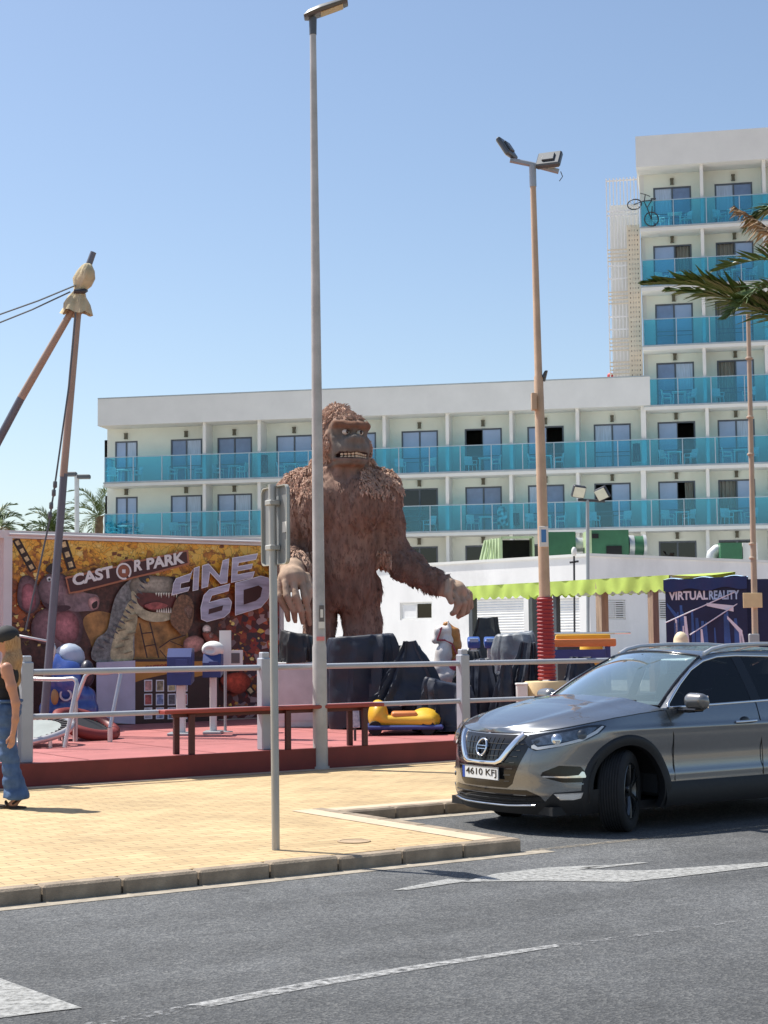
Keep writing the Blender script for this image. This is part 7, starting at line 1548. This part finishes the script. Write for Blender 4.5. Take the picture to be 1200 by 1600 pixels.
# trampolines
m_pad = M('trampoline_pad', (.20, .03, .025), .5, var=.15); m_mat = M('trampoline_mat', (.26, .29, .28), .7, var=.12, scale=4); m_tube = M('hoop_steel', (.55, .53, .53), .35, metal=.7, var=.08)
def tramp(label, c, r, tilt, yaw, red):
    t = thing('trampoline', label, 'trampoline', c, yaw); rot = Matrix.Rotation(tilt[0], 3, 'X') @ Matrix.Rotation(tilt[1], 3, 'Y')
    mb = MB(); pts = [rot @ Vector((r*math.cos(a), r*math.sin(a), 0)) for a in np.linspace(0, 2*math.pi, 41)]; lo = min(p.z for p in pts); off = Vector((0, 0, .05-lo)); mb.tube([p+off for p in pts], .045 if not red else .085, 8, cap=False); mb.build('rim', m_pad if red else m_tube, t, 60)
    mb = MB(); mb.add([rot @ Vector((r*.78*math.cos(a), r*.78*math.sin(a), 0))+off for a in np.linspace(0, 2*math.pi, 36, endpoint=False)]+[rot @ Vector((r*.78*math.cos(a), r*.78*math.sin(a), -.012))+off for a in np.linspace(0, 2*math.pi, 36, endpoint=False)], [tuple(range(36)), tuple(range(36, 72))]+[(i, (i+1) % 36, 36+(i+1) % 36, 36+i) for i in range(36)]); mb.build('mat', m_mat if not red else m_tarpb, t)
    mb = MB()
    for i in range(36):
        a = 2*math.pi*i/36; mb.tube([rot @ Vector((r*.77*math.cos(a), r*.77*math.sin(a), 0))+off, rot @ Vector((r*.97*math.cos(a), r*.97*math.sin(a), 0))+off], .016, 5)
    tag(mb.build('springs', m_dkp, t), kind='stuff')
    for i in range(4):
        a = 2*math.pi*(i+.5)/4; p = rot @ Vector((r*math.cos(a), r*math.sin(a), 0))+off
        if p.z > .12: MB().tube([p, (p.x, p.y, 0)], .025, 6).build('leg', m_tube, t)
    return t
tc_ = P(36, 1160, 20.6); tramp('round trampoline with pale mat and black springs lying near the fence', (tc_.x, tc_.y, DK), .62, (R(13), R(-4)), 0, False)
tc_ = P(134, 1135, 21.9); tramp('tilted trampoline with thick dark red rim propped beside the blue ride', (tc_.x, tc_.y, DK), .40, (R(8), R(20)), R(-8), True)
def hoop(label, pts, Y, r=.028, base=None):
    ps = [P(x, y, Y+d) for x, y, d in pts]; t = thing('steel_hoop', label, 'hoop', (ps[0].x, ps[0].y, DK))
    sm = []
    for i, p in enumerate(ps):
        if 0 < i < len(ps)-1:
            a = (ps[i-1]-p).normalized(); b = (ps[i+1]-p).normalized(); rr = .07; sm += [p+a*rr, p+a*rr*.35+b*rr*.35, p+b*rr]
        else: sm.append(p)
    MB().tube(sm, r, 8).build('tube', m_tube, t, 60, True)
    for p in (ps[0], ps[-1]): MB().tube([p, Vector((p.x, p.y, DK))], r*1.2, 8).build('foot', m_tube, t, 40, True) if p.z > DK+.02 else None
    return t
hoop('bent steel hoop standing upright on the red rimmed trampoline', [(118, 1096, 0), (136, 1049, 0), (160, 1053, 0), (190, 1047, 0), (172, 1137, -.2)], 21.4)
hoop('tall steel hoop leaning over the pale trampoline', [(101, 1168, -.1), (122, 1060, 0), (90, 1062, .1), (30, 1060, .2), (28, 1140, .3)], 20.0)
hoop('steel hoop behind the leaning mast', [(72, 1062, 0), (88, 1010, 0), (80, 1003, 0), (22, 992, 0), (20, 1060, 0)], 23.6, .022)
# coin machines and white board on poles
def pillar_box(label, px0, px1, py0, py1, Y, mat, topmat, extra=None):
    b = P((px0+px1)/2, 1100, Y); b.z = DK; t = thing('coin_machine', label, 'machine', b); k = Y/FPX; z1 = P((px0+px1)/2, py0, Y).z-DK; z0 = P((px0+px1)/2, py1, Y).z-DK; w = (px1-px0)*k
    mb = MB(); mb.prism([(-.2, z0), (.2, z0+.05), (.2, z1), (-.1, z1), (-.2, z1-.12)], lambda u, v, w_: Vector((-w/2+w_, u, v)), w); mb.build('case', mat, t); MB().cbox((0, .02, z0/2), (w*.35, .14, z0), .01).build('stand', m_hwhite, t); MB().cbox((0, 0, .02), (w, .4, .04), .008).build('base_plate', m_steel, t)
    MB().cbox((w*.1, -.205, (z0+z1)/2), (w*.5, .012, (z1-z0)*.4), .003).build('front_plate', topmat, t); return t
m_coin = M('coin_navy', (.02, .04, .17), .45, var=.15); m_pinkb = M('coin_pink', (.5, .3, .4), .5)
pillar_box('navy blue coin machine on a white post before the poster board', 264, 301, 1013, 1070, 22.6, m_coin, m_kblu); t = pillar_box('navy coin machine with a white helmet shaped top', 319, 347, 1022, 1058, 22.9, m_coin, m_kblu)
T_ = SDF((-.25, -.25, -.1), (.25, .25, .25), .014); T_.ell((0, 0, .03), (.16, .16, .12), .04); T_.ell((-.05, -.17, .02), (.09, .08, .045), .03, None, True); V, F = T_.mesh(); link('helmet_top', np_mesh('helmet_top', V+np.array([0, 0, P(333, 1018, 22.9).z-DK]), F, m_hwhite), t)
b = G(352, 1144, DK); u = thing('board_stand', 'white board and box on a thin post in front of the banner', 'sign', b); Yb = b.y; MB().tube([(0, 0, 0), (P(352, 1000, Yb).x-b.x, 0, P(352, 1000, Yb).z-DK)], .022, 8).build('post', m_steel, u); mb = MB(); mb.lathe([(.11, 0), (.11, .012), (.03, .02)], 16); mb.build('foot', m_steel, u, 40)
a, c = P(343, 1041, Yb-.05), P(361, 985, Yb-.05); MB().b2((a.x-b.x, -.07, a.z-DK), (c.x-b.x, -.03, c.z-DK)).build('board', m_hwhite, u); a, c = P(357, 1044, Yb), P(378, 1016, Yb); MB().b2((a.x-b.x, -.02, a.z-DK), (c.x-b.x, .16, c.z-DK)).build('box', m_hwhite, u); MB().b2((a.x-b.x+.03, -.026, a.z-DK+.07), (c.x-b.x-.03, -.021, c.z-DK-.04)).build('box_face', m_stk3, u)
# ================================================================ PASSER-BY
wb = G(11, 1262, PV); per = thing('person', 'person in black top and blue flared jeans walking along the pavement', 'person', (wb.x, wb.y, PV))
K = wb.y/FPX; q = lambda x, y, d=0.0: np.array([(x-4)*K, d, (1262-y)*K])
per_k = 0; m_skin = MV('skin', .5, var=.08, vscale=12, spec=.4)
T_ = SDF((-.55, -.42, -.02), (.42, .40, 1.72), .0085)
T_.ell(q(1, 1004), (.088, .075, .112), .03); T_.ell(q(-7, 1008), (.05, .06, .075), .03); T_.cone(q(3, 1015), q(4, 1040), .05, .058, .03)      # head, face to the left, neck
T_.ell(q(-13, 1007), (.018, .014, .02), .02); T_.ell(q(2, 1005, -.078), (.018, .014, .028), .015)                                          # nose, ear
T_.ell(q(4, 1058), (.105, .165, .12), .06); T_.ell(q(3, 1088), (.095, .13, .12), .06); T_.ell(q(4, 1112), (.115, .155, .11), .06)
T_.ell(q(-10, 1065, .0), (.07, .14, .07), .05)
T_.chain([q(8, 1047, -.17), q(17, 1075, -.20), q(24, 1100, -.21), q(24, 1125, -.22), q(21, 1146, -.23)], [.056, .046, .038, .032, .025], .025)   # near arm
T_.chain([q(4, 1047, .17), q(-10, 1080, .20), q(-20, 1105, .20), q(-38, 1120, .18)], [.056, .044, .036, .026], .025)
T_.ell(q(20, 1154, -.23), (.030, .018, .045), .02)
for k, (dx, L) in enumerate(((-.026, .055), (-.010, .066), (.006, .062), (.021, .05))): c = q(20, 1158, -.23); T_.chain([c+np.array([dx, 0, 0]), c+np.array([dx-.006, -.004, -L*.55]), c+np.array([dx-.018, -.002, -L])], [.0095, .009, .0075], .006)
c = q(16, 1152, -.235); T_.chain([c, c+np.array([-.022, -.012, -.03]), c+np.array([-.026, -.014, -.055])], [.011, .0095, .008], .008)
T_.chain([q(6, 1118, -.08), q(8, 1180, -.08), q(20, 1232, -.07), q(24, 1244, -.07)], [.085, .06, .04, .036], .04); T_.chain([q(2, 1118, .08), q(-22, 1180, .08), q(-46, 1240, .09), q(-50, 1252, .09)], [.085, .06, .04, .036], .04)
T_.chain([q(24, 1246, -.07), q(17, 1255, -.07), q(4, 1259, -.07)], [.036, .032, .018], .03); T_.chain([q(-50, 1250, .09), q(-60, 1256, .09), q(-72, 1258, .09)], [.036, .03, .018], .03)
V, F = T_.mesh(); sk = np.tile(np.array([.46, .23, .145]), (len(V), 1)); sk = sk*(1-.08*vnoise(V*6, 3))[:, None]; link('body', np_mesh('body', V, F, m_skin, cols=sk), per)
def cloth(name, prims, mat, h=.012, fold=.008, cut=None):
    T2 = SDF((-.62, -.46, -.02), (.48, .44, 1.72), h)
    for p in prims:
        if p[0] == 'c': T2.chain(p[1], p[2], .04)
        else: T2.ell(p[1], p[2], .05)
    if cut: T2.f = np.maximum(T2.f, cut(T2))
    V, F = T2.mesh(); N = vnormals(V, F); V = V+N*(fold*vnoise(V*np.array([16, 16, 9]), 3)+fold*.7*vnoise(V*np.array([7, 7, 26]), 8))[:, None]; o = link(name, np_mesh(name, V, F, mat), per); return o
zc = lambda z0, z1: (lambda T2: np.broadcast_to(np.maximum(z0-T2.ax[2], T2.ax[2]-z1)[None, None, :], T2.f.shape).astype(np.float32))
cloth('tank_top', [('e', q(4, 1060), (.118, .168, .125)), ('e', q(3, 1088), (.108, .145, .12)), ('e', q(4, 1108), (.12, .16, .1)), ('e', q(-10, 1065), (.082, .148, .08))], M('black_cotton', (.012, .012, .014), .9), cut=zc((1262-1101)*K, (1262-1046)*K))
m_jean = M('denim', (.035, .075, .17), .85, var=.35, scale=9, bump=.3, bscale=120, col2=(.08, .15, .29))
cloth('jeans', [('e', q(4, 1112), (.128, .168, .12)), ('c', [q(6, 1115, -.08), q(9, 1180, -.08), q(17, 1222, -.07), q(20, 1243, -.07)], [.105, .080, .088, .125]), ('c', [q(2, 1115, .08), q(-22, 1180, .08), q(-44, 1236, .09)], [.105, .083, .10])], m_jean, fold=.012, cut=zc((1262-1247)*K, (1262-1096)*K))
MB().tube([q(4, 1098)+np.array([.128*math.cos(a), .17*math.sin(a), 0]) for a in np.linspace(0, 2*math.pi, 25)], .016, 6, cap=False).build('waistband', m_jean, per, 60)
m_hair = M('long_hair', (.25, .13, .05), .55, var=.5, scale=10, stretch=(14, 14, .8), bump=.6, bscale=20, col2=(.50, .32, .16))
T2 = SDF((-.3, -.3, .9), (.35, .3, 1.75), .011); T2.ell(q(4, 1001), (.096, .090, .106), .03); T2.chain([q(9, 1006), q(12, 1035), q(11, 1065), q(9, 1088)], [.07, .075, .065, .03], .05); T2.ell(q(6, 1050, -.09), (.055, .05, .14), .05); T2.ell(q(6, 1050, .09), (.055, .05, .14), .05)
T2.ell(q(-13, 1008), (.055, .075, .085), .03, None, True); V, F = T2.mesh(); V = V+vnormals(V, F)*(.012*vnoise(V*np.array([38, 38, 4]), 3))[:, None]; link('hair', np_mesh('hair', V, F, m_hair), per)
mb = MB(); mb.ell(q(2, 997), (.118, .110, .10), 18, 10); capo = mb.build('cap', M('dark_cap', (.02, .022, .025), .8, var=.3), per, 60); MB().ell(q(-13, 999), (.075, .075, .012), rot=Matrix.Rotation(R(-6), 3, 'Y')).build('cap_peak', MATS['dark_cap'], capo, 60)
m_sand = M('sandal', (.035, .02, .014), .7)
for x, d in ((14, -.07), (-60, .09)):
    s_ = MB(); s_.cbox(q(x, 1259.5, d), (.27, .088, .022), .01, Matrix.Rotation(R(5 if x > 0 else 0), 3, 'Y'), 2); s_ = s_.build('sandal', m_sand, per, 40); c = q(x-7, 1256, d); MB().tube([c+np.array([.0, -.046, -.012]), c+np.array([-.01, -.02, .028]), c+np.array([-.02, .02, .028]), c+np.array([0, .046, -.012])], .013, 6).build('strap', m_sand, s_, 60); c = q(x+7, 1250, d); MB().tube([c+np.array([-.03, -.045, -.03]), c+np.array([.03, -.03, .01]), c+np.array([.03, .03, .01]), c+np.array([-.03, .045, -.03])], .010, 6).build('strap', m_sand, s_, 60)
# ================================================================ PALMS
m_frond = M('palm_leaf', (.05, .09, .02), .45, var=.4, scale=3, spec=.5, col2=(.12, .17, .045)); m_frondd = M('palm_leaf_dry', (.22, .14, .07), .75, var=.3, scale=4, col2=(.36, .25, .14)); m_ptrunk = M('palm_trunk', (.15, .105, .07), .95, var=.35, scale=6, bump=.8, bscale=14)
def frond(pts, L, n, rs, droop=.3, roll=0.0, rr=.02, vee=.35):
    """feathered leaf: rachis curve with leaflets on both sides"""
    mb = MB(); P_ = [Vector(p) for p in pts]; C_ = []
    for i in range(len(P_)-1):
        p = [P_[max(0, min(len(P_)-1, j))] for j in (i-1, i, i+1, i+2)]
        for f in np.linspace(0, 1, 8, endpoint=i == len(P_)-2): C_.append(.5*((2*p[1])+(p[2]-p[0])*f+(2*p[0]-5*p[1]+4*p[2]-p[3])*f*f+(3*p[1]-p[0]-3*p[2]+p[3])*f**3))
    mb.tube(C_, [rr*(1-.8*i/(len(C_)-1)) for i in range(len(C_))], 6); N = len(C_)
    for k in range(n):
        t = .12+.88*(k+rs.random()*.7)/n; x = t*(N-1); i = min(N-2, int(x)); c = C_[i].lerp(C_[i+1], x-i); tg = (C_[min(N-1, i+2)]-C_[max(0, i-1)]).normalized(); sd = tg.cross(Vector((0, 0, 1))).normalized(); upv = sd.cross(tg).normalized()
        ln = L*(math.sin(math.pi*min(1, .18+.80*t)))**.6*rs.uniform(.8, 1.12)
        for s_ in (-1, 1):
            a = math.radians(52-30*t)+rs.uniform(-.12, .12); v = tg*math.cos(a)+sd*s_*math.sin(a)+upv*(vee+rs.uniform(-.22, .22)); v.normalize(); w = .023*max(.5, L/.5)*rs.uniform(.8, 1.2); nn = v.cross(tg).normalized(); b = nn.cross(v).normalized()
            m1 = c+v*ln*.5-Vector((0, 0, droop*ln*.10)); e = c+v*ln-Vector((0, 0, droop*ln*rs.uniform(.3, .8)))
            mb.add([c+b*w*.5, c-b*w*.5, m1+b*w+nn*w*.3, m1-nn*w*.25, m1-b*w+nn*w*.3, e], [(0, 3, 2), (0, 1, 3), (1, 4, 3), (2, 3, 5), (3, 4, 5)])
    return mb
def palm(label, base, H, R_, nf, seed, n=34, L=.5, extra=None, group=None, dry=3, tr=.2, elr=95):
    rs = random.Random(seed); t = thing('palm_tree', label, 'palm tree', base, 0, group)
    pr = []; pts = []
    for i in range(30): f = i/29; pts.append((.12*math.sin(f*2+seed), 0, H*f)); pr.append(tr*(1.25-.35*f)+(.025 if i % 2 else -.01))
    MB().tube(pts, pr, 12).build('trunk', m_ptrunk, t, 60); top = Vector(pts[-1])
    for k in range(nf):
        a = 2*math.pi*(k*.618)+rs.uniform(-.2, .2); el = 78-elr*(k/nf)+rs.uniform(-8, 8); d = Vector((math.cos(a), math.sin(a), 0)); Lf = R_*rs.uniform(.85, 1.1); e = R(el)
        p1 = top+d*Lf*.35*math.cos(e)+Vector((0, 0, Lf*.35*math.sin(e))); p2 = p1+d*Lf*.33*math.cos(e-.5)+Vector((0, 0, Lf*.33*math.sin(e-.55))); p3 = p2+d*Lf*.3*math.cos(e-1.2)+Vector((0, 0, Lf*.3*math.sin(e-1.25)))
        frond([top, p1, p2, p3], L, n, rs).build('frond', m_frondd if k >= nf-dry else m_frond, t)
    for (pp, ll, nn, mt, dr, ve) in (extra or []): frond([Vector(p)-Vector(base) for p in pp], ll, nn, rs, dr, vee=ve, rr=.03).build('frond', mt, t)
    return t
pc = P(1345, 540, 20.0)
palm('big palm whose fronds reach across the hotel tower', (pc.x, pc.y, DK), pc.z-DK, 2.4, 12, 4, 44, .5, extra=[
    ([pc, P(1270, 500, 19.8), P(1190, 478, 19.6), P(1100, 447, 19.5), P(1008, 444, 19.4)], .56, 130, m_frond, .30, .35),
    ([pc, P(1290, 505, 19.6), P(1210, 492, 19.3), P(1120, 462, 19.1), P(1045, 452, 19.0)], .50, 110, m_frond, .3, .05),
    ([pc, P(1290, 430, 20.2), P(1230, 380, 20.3), P(1190, 350, 20.4), P(1150, 325, 20.5)], .50, 70, m_frondd, 1.1, .0),
    ([pc, P(1300, 400, 20.4), P(1245, 340, 20.6), P(1205, 325, 20.8), P(1168, 350, 20.9)], .5, 70, m_frond, .9, .1)], dry=0, elr=45)
for x, y, Y, R_, sd_, lab in ((158, 806, 88, 2.9, 3, 'palm tree half hidden behind the end of the hotel'), (84, 832, 78, 1.8, 8, 'small palm crown rising just above the cinema trailer'), (-8, 826, 78, 1.7, 5, 'palm tree at the far end of the trailer roof')):
    c = P(x, y, Y); palm(lab, (c.x, c.y, 0), c.z, R_, 22, sd_, 26, .5, group=None, dry=1, tr=.25)
